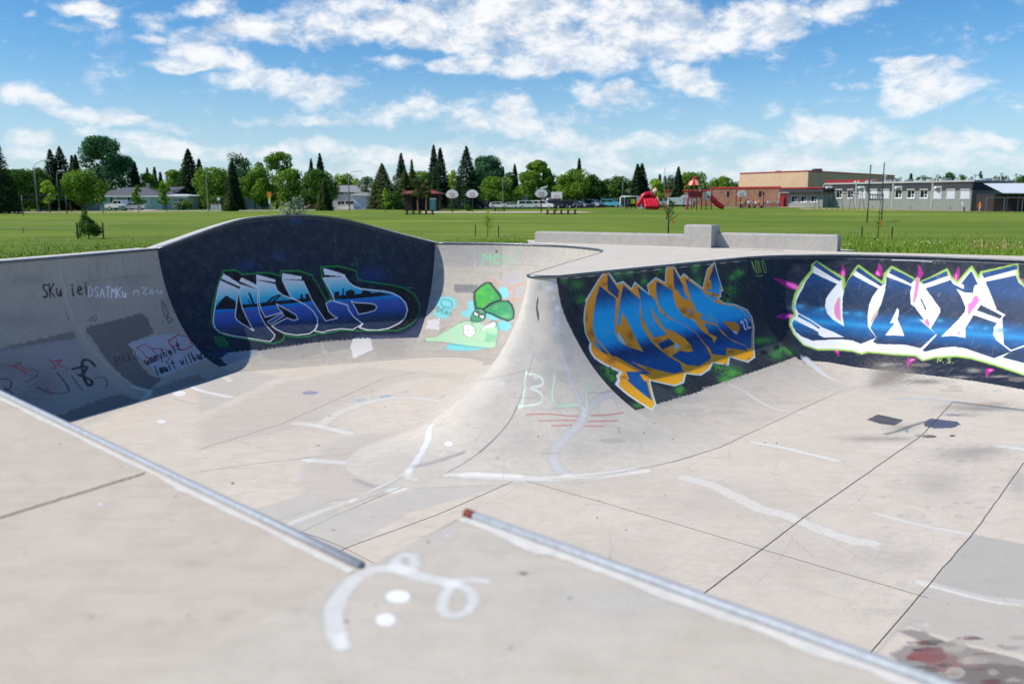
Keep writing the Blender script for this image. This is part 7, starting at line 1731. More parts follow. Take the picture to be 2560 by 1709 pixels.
# two tall bare-stemmed pines in front of the pavilion
def tall_pine(px, top, wp, d, label, seed):
    g = G(px, d); h = zz(px, top, d) - g.z; w_ = W(0, wp, d) / 2; r = np.random.RandomState(seed); t = empty('pine_tree', g, 0, label, 'tree', 'tall pines in front of the pavilion')
    cs = [(r.uniform(-1, 1) * w_ * .6, r.uniform(-1, 1) * w_ * .6, h * (.45 + .5 * r.rand())) for _ in range(16)]; V, F = leaf_cloud(cs, [(w_ * .42, w_ * .42, w_ * .26)] * 16, 2600, .13, seed, shell=.3)
    np_mesh('crown', V, F, LM['pine'], t, False); trunk_mb(h * .9, .16, seed, 7, y0=.45, spread=.35).build('trunk', flat('pine bark', '#7a5d45', .9, 0, .2, 3), t, True)
tall_pine(1045, 444, 40, 142, 'left tall pine with a bare trunk in front of the pavilion', 71); tall_pine(1066, 452, 34, 146, 'right tall pine with a bare trunk in front of the pavilion', 72)

# ---------------- young trees on the field
def young(px, top, wp, d, leaf, label, seed, n=700, lean=0, lsz=.09, thin=.035):
    g = G(px, d); h = zz(px, top, d) - g.z; w_ = W(0, wp, d) / 2; r = np.random.RandomState(seed); rr = random.Random(seed); t = empty('young_tree', g, 0, label, 'young tree', 'young trees planted on the field')
    mb = MB(); mb.tube([(0, 0, -.1), (lean * h * .5, 0, h * .5), (lean * h, 0, h)], [thin * 1.4, thin, thin * .3], 6); tips = []
    for i in range(26):
        u = .22 + .74 * rr.random(); a = rr.random() * 6.28; L = w_ * (1.15 - u) * (.6 + .8 * rr.random()); p = Vector((lean * h * u, 0, h * u)); q = p + Vector((math.cos(a) * L, math.sin(a) * L, L * rr.uniform(.25, .9)))
        mb.tube([p, p.lerp(q, .5) + Vector((0, 0, L * .05)), q], [thin * .38, thin * .25, thin * .1], 4); tips += [tuple(p.lerp(q, k)) for k in (.35, .6, .8, 1)]
    mb.build('trunk', M_bark, t, True); V, F = leaf_cloud(tips, [(w_ * .13 + lsz * .5,) * 3] * len(tips), n, lsz, seed, shell=.1); np_mesh('crown', V, F, LM[leaf], t, False); return t
young(256, 453, 30, 122, 'green', 'young green tree in front of the left end of the bungalow', 81, 900, 0, .13); young(345, 461, 34, 128, 'green', 'young tree in front of the silver car', 82, 900, 0, .13); young(416, 459, 36, 136, 'green', 'leaning young tree in front of the bungalow garage wall', 83, 1100, -.12, .14); young(963, 470, 22, 140, 'lime', 'slim young lime tree in front of the dark pine', 84, 700, 0, .12)
young(1219, 527, 46, 41, 'lime', 'spindly larch sapling between two short stakes', 85, 520, 0, .022, .018); young(1673, 446, 52, 44, 'pine', 'tall sparse sapling with an orange tag behind the long ledge', 86, 620, 0, .035, .03)
young(2201, 500, 30, 40, 'green', 'bare thin whip with an orange tag near the goal posts', 87, 60, 0, .03, .016); t_ = young(735, 494, 86, 37.5, 'silver', 'silvery leaved sapling showing above the arched mural wall', 88, 900, 0, .045, .022)
sh = empty('conifer_shrub', G(215, 35.5), 0, 'dark green shrubby conifer between two stakes at the left', 'shrub')
r = np.random.RandomState(5); hh = zz(215, 521, 35.5) - float(gz(G(215, 35.5).x, 35.5)); cs = []; rs_ = []
for i in range(30):
    u = r.rand(); zc = .12 + u * hh * .45; a = r.rand() * 6.28; q = .62 * (1 - u * .6) * r.rand(); cs.append((math.cos(a) * q, math.sin(a) * q, zc)); rs_.append((.20, .20, .16))
for i in range(16): u = i / 15; cs.append((.08 * math.sin(i * 2.1) - .1, .06 * math.cos(i), hh * (.42 + .55 * u))); rs_.append((.20 * (1 - u * .7),) * 2 + (.09,))
V, F = leaf_cloud(cs, rs_, 5200, .03, 9, shell=.2); np_mesh('crown', V, F, LM['dark'], sh, False); trunk_mb(hh * .9, .025, 7, 9, spread=.22).build('trunk', M_bark, sh, True)
M_stake = flat('dark stake', '#34382f', .8); M_orange = flat('orange tape', '#e0622a', .7); M_wood = flat('wood stake', '#a08c62', .9)
def stake(px, d, h, label, m=None): g = G(px, d); o = MB().box(-.022, .022, -.022, .022, -.1, h * .96).box(-.014, .014, -.014, .014, h * .96, h).build('stake', m or M_stake); o.location = g; tag(o, label, 'stake', 'stakes beside the saplings')
stake(187, 35, .62, 'left stake beside the shrubby conifer'); stake(252, 35.3, .60, 'right stake beside the shrubby conifer'); stake(1188, 41, .56, 'left stake of the larch sapling'); stake(1246, 41, .54, 'right stake of the larch sapling'); stake(2160, 39.5, .52, 'left stake of the bare whip'); stake(2236, 38, .54, 'right stake of the bare whip'); stake(51, 44, .32, 'short pale wooden stake near the left field line', M_wood)
for px, py, d, lb in ((1683, 555, 43.8, 'orange tag hanging from the tall sparse sapling'), (2201, 560, 39.9, 'orange tag tied round the bare whip')):
    p = at(px, py, d); o = MB().box(-.03, .03, -.012, .012, -.10, .10).box(-.012, .012, -.014, .014, .12, .2).build('tag', M_orange); o.location = p; tag(o, lb, 'marker tag')

# ---------------- posts, lamps, goals, hoops
M_pole = flat('grey pole', '#8c9298', .5, .4); M_goal = flat('goal post metal', '#4c545c', .5, .4); M_white = flat('white paint', '#dfe1e2', .6); M_black = flat('black metal', '#22242a', .5); M_red = flat('red paint', '#b3262c', .45); M_glass = flat('window glass', '#1d2226', .25, 0, .2, 1, .25); M_lampg = flat('lamp head', '#c9cdd0', .5)
def lamp(px, top, base, d, label, side=1, arm=1.0, zb=None):
    g = G(px, d); h = zz(px, top, d) - g.z; t = empty('street_lamp', g, 0, label, 'street lamp', 'street lamps along the far roads')
    k = 2.0 * arm * side; MB().tube([(0, 0, -.2), (0, 0, h * .72), (.0, 0, h * .86), (k * .15, 0, h * .93), (k * .5, 0, h * .985), (k, 0, h)], [.13, .09, .075, .06, .05, .05], 8).build('pole', M_pole, t, True)
    MB().box(k - .1 if side > 0 else k - .65, k + .65 if side > 0 else k + .1, -.13, .13, h - .06, h + .07, .03).build('lamp_head', M_lampg, t); MB().tube([(0, 0, -.1), (0, 0, .45)], .18, 8).build('base', M_pole, t)
lamp(92, 401, 528, 138, 'curved street lamp at the far left above the lime tree'); lamp(519, 430, 524, 148, 'slim straight lamp post beside the white sign boards', 1, .25); lamp(873, 428, 520, 165, 'thin curved street lamp in front of the two-storey white house'); lamp(1257, 437, 520, 198, 'curved street lamp by the round lime tree at the parking lot'); lamp(1556, 447, 520, 200, 'thin curved lamp in front of the dark round tree'); lamp(147, 427, 520, 152, 'plain thin lamp post between the left spruces and the lime tree', 1, .2)
lamp(1056, 440, 515, 198, 'short lamp with a white head behind the pavilion', -1, .2)
def hoop(px, top, base, d, label, rz=0, oval=True):
    g = G(px, d); h = zz(px, top, d) - g.z; t = empty('basketball_hoop', g, rz, label, 'basketball hoop', 'basketball hoops on the far court'); bw = .95
    MB().tube([(0, 0, -.1), (0, 0, h - .75), (0, -.5, h - .55)], .085, 8).build('pole', M_black, t, True)
    pts = [(bw * math.cos(a), (h - .82) + .82 * math.sin(a)) for a in [math.pi * i / 10 for i in range(11)]] if oval else [(bw * .9, h - 1.0), (bw * .9, h), (-bw * .9, h), (-bw * .9, h - 1.0)]
    if oval: pts += [(-bw * .75, h - 1.12), (-.3, h - 1.25), (.3, h - 1.25), (bw * .75, h - 1.12)]
    MB().prism_y(pts, -.56, -.5).build('backboard', M_white, t)
    z0 = h - 1.0; fr_ = MB()
    for a, b in (((-.3, z0), (-.3, z0 + .45)), ((-.3, z0 + .45), (.3, z0 + .45)), ((.3, z0 + .45), (.3, z0)), ((.3, z0), (-.3, z0))): fr_.tube([(a[0], -.575, a[1]), (b[0], -.575, b[1])], .022, 4)
    fr_.build('target_square', M_red, t)
    MB().tube([(.23 * math.cos(a), -.82 + .23 * math.sin(a), z0 - .05) for a in [6.283 * i / 12 for i in range(13)]], .018, 5, False).build('rim', M_orange, t)
hoop(1131, 474, 528, 131, 'left basketball hoop in front of the tall spruces'); hoop(1181, 474, 526, 136, 'second basketball hoop in front of the full spruce'); hoop(1353, 472, 529, 129, 'basketball hoop in front of the white cars by the low rail'); hoop(1391, 480, 525, 138, 'smaller hoop with a square board near the gabled house', 0, False)
hoop(1710, 487, 519, 172, 'left of two small white hoops by the brick wall'); hoop(1734, 486, 519, 170, 'small white hoop left of the playground tower'); hoop(1852, 476, 520, 168, 'white hoop standing before the brick wall right of the red slide')
def goal_left():
    d = 104; t = empty('football_goal', G(110, d), 0, 'wide low grey football goal frame at the far left', 'goal posts'); x0 = G(55, 104).x - t.location.x; x1 = G(165, 112).x - t.location.x; y1 = 8; ht = zz(55, 488, 104) + .05; hl = zz(55, 499.5, 104) + .05
    for n, p in (('post', [(x0, 0, -.1), (x0, 0, ht)]), ('post', [(x1, y1, -.1), (x1, y1, ht)]), ('crossbar', [(x0, 0, ht), (x1, y1, ht)]), ('crossbar', [(x0, 0, hl), (x1, y1, hl)])): MB().tube(p, .055, 6).build(n, M_goal, t, True)
goal_left()
def goal_right():
    d = 68; t = empty('football_goal', G(2190, d), 0, 'tall grey goal posts with two uprights in front of the classroom wing', 'goal posts'); d2 = 78; X = lambda px, dd: G(px, dd).x - t.location.x
    xa, xb = X(2171, d), X(2207, d2); yb = d2 - d; hb = zz(2171, 486, d) + .05; hc = zz(2171, 499, d) + .05
    for n, p in (('post', [(xa, 0, -.1), (xa, 0, hb)]), ('post', [(xb, yb, -.1), (xb, yb, hb + .15)]), ('crossbar', [(xa, 0, hb), (xb, yb, hb)]), ('crossbar', [(xa, 0, hc), (xb, yb, hc)]), ('upright', [(X(2174, d), .3, hb), (X(2175, d), .3, zz(2175, 410, d))]), ('upright', [(X(2202, d2), yb - .2, hb), (X(2202, d2), yb - .2, zz(2202, 405, d2))])): MB().tube(p, .05, 6).build(n, M_goal, t, True)
    for i in range(6): f = (i + .5) / 6; MB().tube([(xa + (xb - xa) * f, yb * f, hc), (xa + (xb - xa) * f, yb * f, hb)], .035, 5).build('bar', M_goal, t, True)
goal_right()
M_rail = flat('dark wood rail', '#4b4038', .9)
def lowrail(px0, px1, top, d, label, n=5):
    t = empty('low_rail', G(px0, d), 0, label, 'low rail', 'low post rails on the grass'); L = W(px0, px1, d)
    for i in range(n): MB().box(L * i / (n - 1) - .13, L * i / (n - 1) + .13, -.1, .1, -.1, .62).build('post', M_rail, t)
    MB().box(-.3, L + .3, -.06, .06, .04, .13).build('rail', M_rail, t); 
lowrail(1017, 1080, 526, 110, 'five-post low rail on the grass left of the court'); lowrail(1369, 1437, 527, 112, 'five-post low rail on the grass in front of the court')
lowrail(1238, 1260, 519, 150, 'short low bench-like rail in front of the white hatchback', 2)
def sign(px, parts, d, label, cat='sign'):
    g = G(px, d); t = empty('road_sign', g, 0, label, cat)
    top = max(p[3] for p in parts); MB().tube([(0, 0, -.1), (0, 0, zz(px, parts[0][2], d) - g.z)], .06, 6).build('post', M_pole, t)
    for m, wpx, y0, y1, nm in parts:
        w_ = W(0, wpx, d) / 2; z1 = zz(px, y0, d) - g.z; z0 = zz(px, y1, d) - g.z; MB().box(-w_, w_, -.12, -.06, z0, z1, .01).build(nm, m, t)
sign(674, [(flat('orange sign', '#e58a1e', .6), 11, 480, 492, 'orange_board'), (flat('yellow-green sign', '#c5cf3a', .6), 6, 492, 499, 'yellow_board'), (M_white, 5, 499, 510, 'white_board')], 148, 'orange, yellow and white road sign in front of the leafy trees')
sign(547, [(M_white, 7, 494, 501, 'board')], 160, 'small white square sign above the sign boards')
t = empty('sign_board', G(539, 158), 0, 'low white community notice board with three panels beside the spruce', 'notice board'); w_ = W(525, 552, 158)
for i in range(3): MB().box(-w_ / 2 + i * w_ / 3 + .04, -w_ / 2 + (i + 1) * w_ / 3 - .04, -.05, .05, .1, 1.15, .02).build('panel', flat('weathered white', '#b9bcc0', .8), t)
MB().box(-w_ / 2, w_ / 2, -.08, .08, 1.15, 1.25).build('top_rail', flat('faded red trim', '#a86060', .8), t)
hyd = MB().tube([(0, 0, -.1), (0, 0, .55), (0, 0, .62)], [.14, .13, .05], 8).box(-.22, .22, -.06, .06, .32, .44, .01).build('hydrant', M_orange); hyd.location = G(176, 150); tag(hyd, 'tiny orange hydrant in front of the pale garden fence', 'hydrant')

# ---------------- cars
M_tyre = flat('tyre', '#17181a', .8); M_lightc = flat('headlight glass', '#d7dde0', .15, 0, .05, 4, .7)
def carmat(c): return flat('car paint ' + c, c, .25, .0, .03, 2, .5)
def car(px, d, col, kind, rz, label, group='vehicles in the parking lot'):
    t = empty({'pickup': 'pickup_truck', 'suv': 'suv', 'sedan': 'car', 'hatch': 'hatchback', 'van': 'van'}[kind], G(px, d), rz, label, {'pickup': 'truck', 'van': 'van'}.get(kind, 'car'), group); m = carmat(col)
    if kind == 'suv': L, H, w, prof, glass = 5.1, 1.9, 1.95, [(-2.5, .45), (-2.55, 1.15), (-2.35, 1.85), (.55, 1.88), (1.15, 1.22), (2.35, 1.12), (2.55, .8), (2.5, .42)], [(-2.22, 1.2), (-2.12, 1.72), (.48, 1.74), (.98, 1.22)]
    elif kind == 'sedan': L, H, w, prof, glass = 4.6, 1.45, 1.8, [(-2.3, .4), (-2.3, .95), (-1.5, 1.02), (-.85, 1.42), (.45, 1.44), (1.15, .98), (2.1, .88), (2.32, .62), (2.3, .38)], [(-1.25, 1.02), (-.78, 1.34), (.38, 1.35), (.92, 1.0)]
    elif kind == 'hatch': L, H, w, prof, glass = 4.4, 1.6, 1.8, [(-2.15, .4), (-2.2, 1.05), (-1.8, 1.5), (.3, 1.6), (1.05, 1.05), (2.0, .95), (2.2, .65), (2.18, .38)], [(-1.75, 1.06), (-1.5, 1.44), (.22, 1.5), (.85, 1.08)]
    elif kind == 'pickup': L, H, w, prof, glass = 5.6, 1.9, 1.95, [(-2.8, .5), (-2.8, 1.2), (-.9, 1.22), (-.85, 1.86), (.75, 1.88), (1.3, 1.25), (2.6, 1.15), (2.78, .8), (2.75, .48)], [(-.75, 1.26), (-.72, 1.76), (.66, 1.76), (1.12, 1.28)]
    else: L, H, w, prof, glass = 5.4, 2.1, 2.0, [(-2.7, .45), (-2.7, 2.0), (1.2, 2.1), (2.1, 1.25), (2.65, 1.1), (2.68, .42)], [(-.2, 1.3), (-.2, 1.9), (1.1, 1.92), (1.75, 1.3)]
    MB().prism_y(prof, -w / 2, w / 2).build('body', m, t)
    for s in (-1, 1): MB().prism_y(glass, s * w / 2 - .012, s * w / 2 + .012).build('window', M_glass, t)
    if kind in ('suv', 'hatch', 'pickup', 'sedan'):
        for s in (-1, 1): xm = (glass[1][0] + glass[2][0]) / 2; MB().box(xm - .05, xm + .05, s * w / 2 - .02, s * w / 2 + .02, glass[0][1], glass[1][1]).build('pillar', m, t)
    g0, g1 = glass[3], glass[2]; x0, z0, x1, z1 = g0[0] + .16, g0[1] - .02, g1[0] + .14, g1[1] + .0
    MB().add([(x0 + .03, -w / 2 + .12, z0), (x0 + .03, w / 2 - .12, z0), (x1 + .03, w / 2 - .2, z1), (x1 + .03, -w / 2 + .2, z1), (x0 - .1, -w / 2 + .12, z0), (x0 - .1, w / 2 - .12, z0), (x1 - .1, w / 2 - .2, z1), (x1 - .1, -w / 2 + .2, z1)], [(0, 1, 2, 3), (4, 7, 6, 5), (0, 4, 5, 1), (3, 2, 6, 7), (0, 3, 7, 4), (1, 5, 6, 2)]).build('windscreen', M_glass, t)
    for sx in (-1, 1):
        for sy in (-1, 1):
            wh = empty('wheel', (sx * L * .3, sy * (w / 2 - .1), .36)); wh.parent = t
            MB().tube([(0, -.12, 0), (0, .12, 0)], .36, 12).build('tyre', M_tyre, wh); MB().tube([(0, -.13, 0), (0, .13, 0)], .2, 8).build('rim', M_lampg, wh)
    xf = prof[-2][0]
    for s in (-1, 1): MB().box(xf - .12, xf + .02, s * (w / 2 - .3) - .2, s * (w / 2 - .3) + .2, .68, .86, .02).build('headlight', M_lightc, t)
    MB().box(xf - .1, xf + .025, -.42, .42, .5, .78, .01).build('grille', M_black, t); return t
WC = '#f3f1ec'; DK = '#2b3037'; GRY = '#6d7278'
CARS = [(1141, 199, WC, 'sedan', .3, 'white car partly hidden at the left end of the parked row'), (1158, 201, WC, 'suv', .25, 'white car behind the small dark bush'), (1192, 203, WC, 'suv', .2, 'white suv behind the second basketball hoop'), (1210, 212, DK, 'suv', .2, 'dark blue car right of the white suv by the hoop'), (1222, 203, '#1d1f24', 'suv', 1.2, 'black car with red tail lights left of the white hatchback'),
 (1247, 198, WC, 'hatch', 0, 'white hatchback left of the low white sedan'), (1277, 196, WC, 'sedan', .05, 'low white sedan between the hatchback and the big suv'), (1290, 214, '#5b6a74', 'sedan', .1, 'blue-grey car behind the low white sedan'), (1322, 193, WC, 'suv', .05, 'large boxy white suv in the middle of the parked row'), (1358, 195, WC, 'suv', -.25, 'white suv just right of the large boxy one'),
 (1376, 212, GRY, 'suv', -.6, 'grey car behind the right white suv'), (1393, 200, DK, 'suv', -.9, 'dark grey car behind the square-boarded hoop'), (1418, 200, '#22262b', 'sedan', -.7, 'black sedan left of the silver hatchback'), (1436, 203, '#454c54', 'suv', -.8, 'dark slate car sixth from the right end'), (1452, 203, '#8d949b', 'hatch', -.8, 'silver hatchback in the dark part of the row'), (1468, 204, DK, 'hatch', -.8, 'dark car right of the silver hatchback'),
 (1484, 204, '#9aa1a7', 'suv', -.85, 'light grey car near the right end of the row'), (1500, 205, '#2e3a4c', 'sedan', -.85, 'navy car left of the teal one'), (1513, 205, '#2d5660', 'hatch', -.8, 'dark teal hatchback near the row end'), (1529, 203, '#4fa3ad', 'suv', -.5, 'turquoise car at the right end of the row'), (1547, 208, '#8c2028', 'sedan', 0, 'dark red car right of the turquoise one'), (1561, 210, '#a02730', 'hatch', 0, 'red car beside the white swing frame')]
for c in CARS: car(*c)
car(301, 166, '#e6e7e8', 'pickup', 2.95, 'white pickup truck with a canopy on the bungalow driveway', 'vehicles by the bungalow'); car(331, 163, '#c9cfd2', 'sedan', 3.3, 'silver sedan parked beside the pickup truck', 'vehicles by the bungalow')
car(1700, 196, '#d9dcde', 'van', 0, 'white van behind the sapling and the tan slide'); car(1667, 198, '#cfd3d5', 'pickup', 0, 'white truck partly hidden behind the red slides')

# ---------------- houses
def sidingmat(n, c, period=.25):
    m, N = new_mat(n); g = N('ShaderNodeNewGeometry').outputs['Position']; z = N('ShaderNodeSeparateXYZ', i={0: g}).outputs[2]
    k = N.math('FRACT', N.math('DIVIDE', z, period)); v = N.maprange(k, 0, .12, .82, 1); nn = N.noise(g, 1.2, 4); c2 = N('ShaderNodeVectorMath', operation='SCALE', i={0: lin(c), 'Scale': N.math('MULTIPLY', v, N.maprange(nn, .3, .7, .94, 1.05))}).outputs[0]; finish(N, c2, .8); return m
def brickmat(n, a, b, mo, sc=2.2):
    m, N = new_mat(n); tc = N('ShaderNodeTexCoord').outputs['Object']; mp = N('ShaderNodeMapping', i={'Vector': tc, 'Rotation': (R(90), 0, 0)}).outputs[0]
    br = N('ShaderNodeTexBrick', i={'Vector': mp, 'Color1': (*lin(a), 1), 'Color2': (*lin(b), 1), 'Mortar': (*lin(mo), 1), 'Scale': sc, 'Mortar Size': .014, 'Brick Width': .55, 'Row Height': .18}).outputs[0]
    nz = N.noise(tc, .7, 5, .7); c = N.mix(N.maprange(nz, .4, .7, 0, .45), br, lin('#54423a')); finish(N, c, .9); return m
def shinglemat(n, c):
    m, N = new_mat(n); g = N('ShaderNodeNewGeometry').outputs['Position']; nn = N.noise(g, 2.2, 6, .75); mp = N('ShaderNodeMapping', i={'Vector': g, 'Scale': (.6, .6, 7)}).outputs[0]; n3 = N.noise(mp, 1.2, 3)
    k = N.math('MULTIPLY', N.maprange(nn, .3, .7, .85, 1.15), N.maprange(n3, .35, .65, .9, 1.08)); finish(N, N('ShaderNodeVectorMath', operation='SCALE', i={0: lin(c), 'Scale': k}).outputs[0], .9); return m
RF = {c: shinglemat('shingles ' + c, c) for c in ('#5c5c62', '#8b8b8e', '#6b4a48', '#7c8087', '#8a4a48')}
SD = {c: sidingmat('siding ' + c, c) for c in ('#9fb9bd', '#c9d2cf', '#d5dae0', '#8e959c', '#cfd3cd', '#b9a38c')}
M_brickh = brickmat('house brick', '#8a5040', '#73402f', '#a89888')
def house(name, px0, px1, d, eave, ridge, wall, roof, label, depth=8, hip=1, windows=(), doors=(), overhang=.5, gable=False, rz=0, dz=0, chimney=None, fascia=True):
    g = G((px0 + px1) / 2, d); t = empty(name, g, rz, label, 'house', 'houses across the far road'); w_ = W(px0, px1, d); he = zz(px0, eave, d) - g.z; hr = zz(px0, ridge, d) - g.z; o = overhang
    MB().box(-w_ / 2, w_ / 2, 0, depth, -.4, he).build('wall', wall, t); rf = MB(); X = w_ / 2 + o; ym = depth / 2
    if gable: rf.add([(-X, -o, he), (0, -o, hr), (X, -o, he), (-X, depth + o, he), (0, depth + o, hr), (X, depth + o, he), (-X, -o, he - .2), (X, -o, he - .2), (-X, depth + o, he - .2), (X, depth + o, he - .2)], [(0, 1, 4, 3), (1, 2, 5, 4), (0, 6, 8, 3), (2, 5, 9, 7), (6, 7, 9, 8)]); MB().add([(-w_ / 2, .01, he - .01), (w_ / 2, .01, he - .01), (0, .01, hr - .25), (-w_ / 2, .2, he - .01), (w_ / 2, .2, he - .01), (0, .2, hr - .25)], [(0, 1, 2), (3, 5, 4), (0, 3, 4, 1), (1, 4, 5, 2), (2, 5, 3, 0)]).build('gable', wall, t)
    else: k = hip * depth / 2; rf.add([(-X, -o, he), (X, -o, he), (X, depth + o, he), (-X, depth + o, he), (-X + k + o, ym, hr), (X - k - o, ym, hr), (-X, -o, he - .2), (X, -o, he - .2), (X, depth + o, he - .2), (-X, depth + o, he - .2)], [(0, 1, 5, 4), (1, 2, 5), (2, 3, 4, 5), (3, 0, 4), (0, 6, 7, 1), (1, 7, 8, 2), (2, 8, 9, 3), (3, 9, 6, 0), (6, 9, 8, 7)])
    r_ = rf.build('roof', roof, t)
    if chimney is not None: MB().box(w_ * chimney - .3, w_ * chimney + .3, ym - .3, ym + .3, hr - .6, hr + .8, .04).build('chimney', M_pole, r_)
    if fascia: MB().box(-X, X, -o - .05, -o - .01, he - .24, he + .03).build('fascia', M_white, t)
    for (x0, x1, y0, y1) in windows:
        a = W(px0, x0, d) - w_ / 2; b = W(px0, x1, d) - w_ / 2; z1 = zz(x0, y0, d) - g.z; z0 = zz(x0, y1, d) - g.z
        wn = MB().box(a - .08, b + .08, -.05, .02, z0 - .08, z1 + .08).build('window', M_white, t); MB().box(a, b, -.07, -.02, z0, z1).build('pane', M_glass, wn); MB().box((a + b) / 2 - .04, (a + b) / 2 + .04, -.09, -.06, z0, z1).build('mullion', M_white, wn)
    for (x0, x1, y0, y1, mt) in doors:
        a = W(px0, x0, d) - w_ / 2; b = W(px0, x1, d) - w_ / 2; z1 = zz(x0, y0, d) - g.z; z0 = max(0, zz(x0, y1, d) - g.z); dr = MB().box(a, b, -.07, .03, z0, z1, 0).build('door', mt, t); MB().ball((b - .15, -.1, (z0 + z1) / 2), .05).build('handle', M_black, dr)
    return t
dgr = flat('garage door', '#b9c6ca', .7); ddk = flat('dark door', '#4a4f55', .6)
house('bungalow', 226, 404, 176, 489.5, 467.5, SD['#9fb9bd'], RF['#5c5c62'], 'long pale blue bungalow with a dark grey hip roof', 10, 1, [(295, 300, 491, 505), (303, 308, 491, 505), (311, 316, 491, 505), (320, 332, 492, 502)], [(277, 282, 492, 514, ddk), (352, 376, 493, 515, dgr)], chimney=.18)
house('house_wing', 404, 432, 184, 487, 466, SD['#9fb9bd'], RF['#5c5c62'], 'rear grey-roofed part of the blue bungalow behind the leaning sapling', 12, .5)
house('low_annex', 414, 468, 178, 489, 485.5, SD['#c9d2cf'], flat('white flat roof', '#d9dcdc', .7), 'low white annex with small dark windows right of the bungalow', 7, .3, [(437, 443, 498, 503), (448, 458, 497, 504), (461, 465, 497, 503)])
house('house', 604, 648, 190, 486.5, 479, SD['#cfd3cd'], RF['#6b4a48'], 'cream house with a maroon roof under the round leafy tree', 9, .4, [(620, 637, 489, 496)])
house('house', 722, 776, 186, 484.5, 470, M_brickh, RF['#7c8087'], 'brick house with a grey hip roof behind the silvery sapling', 9, 1, [(743, 748, 488, 506), (757, 763, 490, 505), (778, 786, 492, 507)], [(766, 773, 489, 508, flat('brown door', '#5d352a', .7))])
house('two_storey_house', 832, 925, 190, 478, 462.5, SD['#d5dae0'], RF['#8b8b8e'], 'two-storey white house with a light grey roof', 9, .06, [(841, 860, 477.5 + 1, 485), (863, 871, 478.5, 485), (874, 884, 478.5, 485), (845, 861, 503, 510), (864, 884, 503, 510)], [(892, 900, 491, 511, M_white), (900, 904, 491, 511, ddk)], overhang=.35)
house('garage', 884, 960, 184, 486, 478, SD['#d5dae0'], RF['#8b8b8e'], 'white side wing with a lower grey roof right of the two-storey house', 7, .8)
house('house', 1296, 1340, 222, 488, 477, SD['#8e959c'], RF['#7c8087'], 'grey house mostly hidden behind the big suv', 8, .8, [(1310, 1316, 491, 497)]); house('house', 1355, 1380, 226, 487, 480, SD['#8e959c'], RF['#5c5c62'], 'small grey-green house left of the gabled white house', 8, .5, [(1372, 1376, 489, 494)])
house('gabled_house', 1370, 1400, 216, 480, 468, SD['#d5dae0'], RF['#5c5c62'], 'white house with a pointed gable facing the field', 10, gable=True)
house('house', 1408, 1476, 224, 487, 476, SD['#d5dae0'], RF['#8b8b8e'], 'long white house behind the dark parked cars', 9, .4, [(1430, 1436, 490, 497)]); house('house', 1474, 1496, 222, 489, 480, SD['#b9a38c'], RF['#7c8087'], 'tan house at the end of the leafy row', 8, .5)
house('two_storey_house', 1505, 1528, 228, 478, 466, SD['#8e959c'], RF['#8b8b8e'], 'grey two-storey house behind the teal cars', 8, .1, [(1510, 1520, 481, 487)]); house('house', 1562, 1583, 226, 482, 474, SD['#cfd3cd'], RF['#8b8b8e'], 'pale house peeking left of the big blue-black spruce', 8, .5); house('house', 1612, 1640, 224, 482, 472, SD['#cfd3cd'], RF['#7c8087'], 'pale roof right of the big blue-black spruce', 8, .8)
house('house', 1210, 1250, 224, 488, 480, SD['#cfd3cd'], RF['#7c8087'], 'pale house behind the low round bright tree', 8, .6)
# pavilion: posts, brown walls, red hip roof
t = house('pavilion', 1022, 1094, 160, 482.5, 471, flat('dark brown boards', '#3c2c26', .9), RF['#8a4a48'], 'dark park pavilion with a dusty red hip roof', 8, .9, (), [(1024, 1031, 500, 508, flat('pink poster', '#c98a86', .8))], overhang=.9, fascia=False); t['category'] = 'pavilion'; t['group'] = 'park buildings'
for i in range(4): MB().box(.6 + i * .8, .75 + i * .8, -.6, -.45, 0, 2.6).build('post', flat('brown post', '#7a5a48', .9), t)
t = house('pavilion_porch', 1009, 1030, 158, 483, 477, flat('dark brown boards', '#3c2c26', .9), RF['#8a4a48'], 'small red-roofed porch at the left of the pavilion', 5, .9, overhang=.4, fascia=False); t['category'] = 'porch'; t['group'] = 'park buildings'
# portable toilet
M_teal = flat('teal plastic', '#3c6a74', .55); t = empty('portable_toilet', G(1082, 149), 0, 'teal portable toilet beside the pavilion', 'portable toilet'); w_ = W(1073.5, 1090, 149) / 2
MB().box(-w_, w_, 0, 1.2, 0, 1.95, .03).build('cabin', M_teal, t); MB().box(-w_ * .75, w_ * .75, -.04, -.005, .1, 1.85).build('door', flat('teal door', '#4a7c86', .5), t); MB().prism_y([(-w_ - .03, 1.95), (-w_ * .6, 2.2), (w_ * .6, 2.2), (w_ + .03, 1.95)], -.05, 1.25).build('roof', flat('pale roof plastic', '#9fc4c8', .5), t); MB().box(.05, .2, -.06, -.04, 1.5, 1.6).build('sign_plate', M_white, t)
# white garden fence
M_fence = flat('pale fence boards', '#b3afaa', .85, 0, .12, 1.2); t = empty('garden_fence', G(138, 158), 0, 'pale board garden fence left of the bungalow', 'fence'); L = W(138, 228, 158)
MB().box(0, L * .42, 0, .08, 0, 1.5).build('fence_panel', M_fence, t); MB().box(L * .44, L, 3, 3.08, 0, 1.55).build('fence_panel', M_fence, t)
for i in range(9): x = L * i / 8; MB().box(x - .06, x + .06, -.06 + (3 if i > 3 else 0), .01 + (3 if i > 3 else 0), 0, 1.62).build('fence_post', M_fence, t)

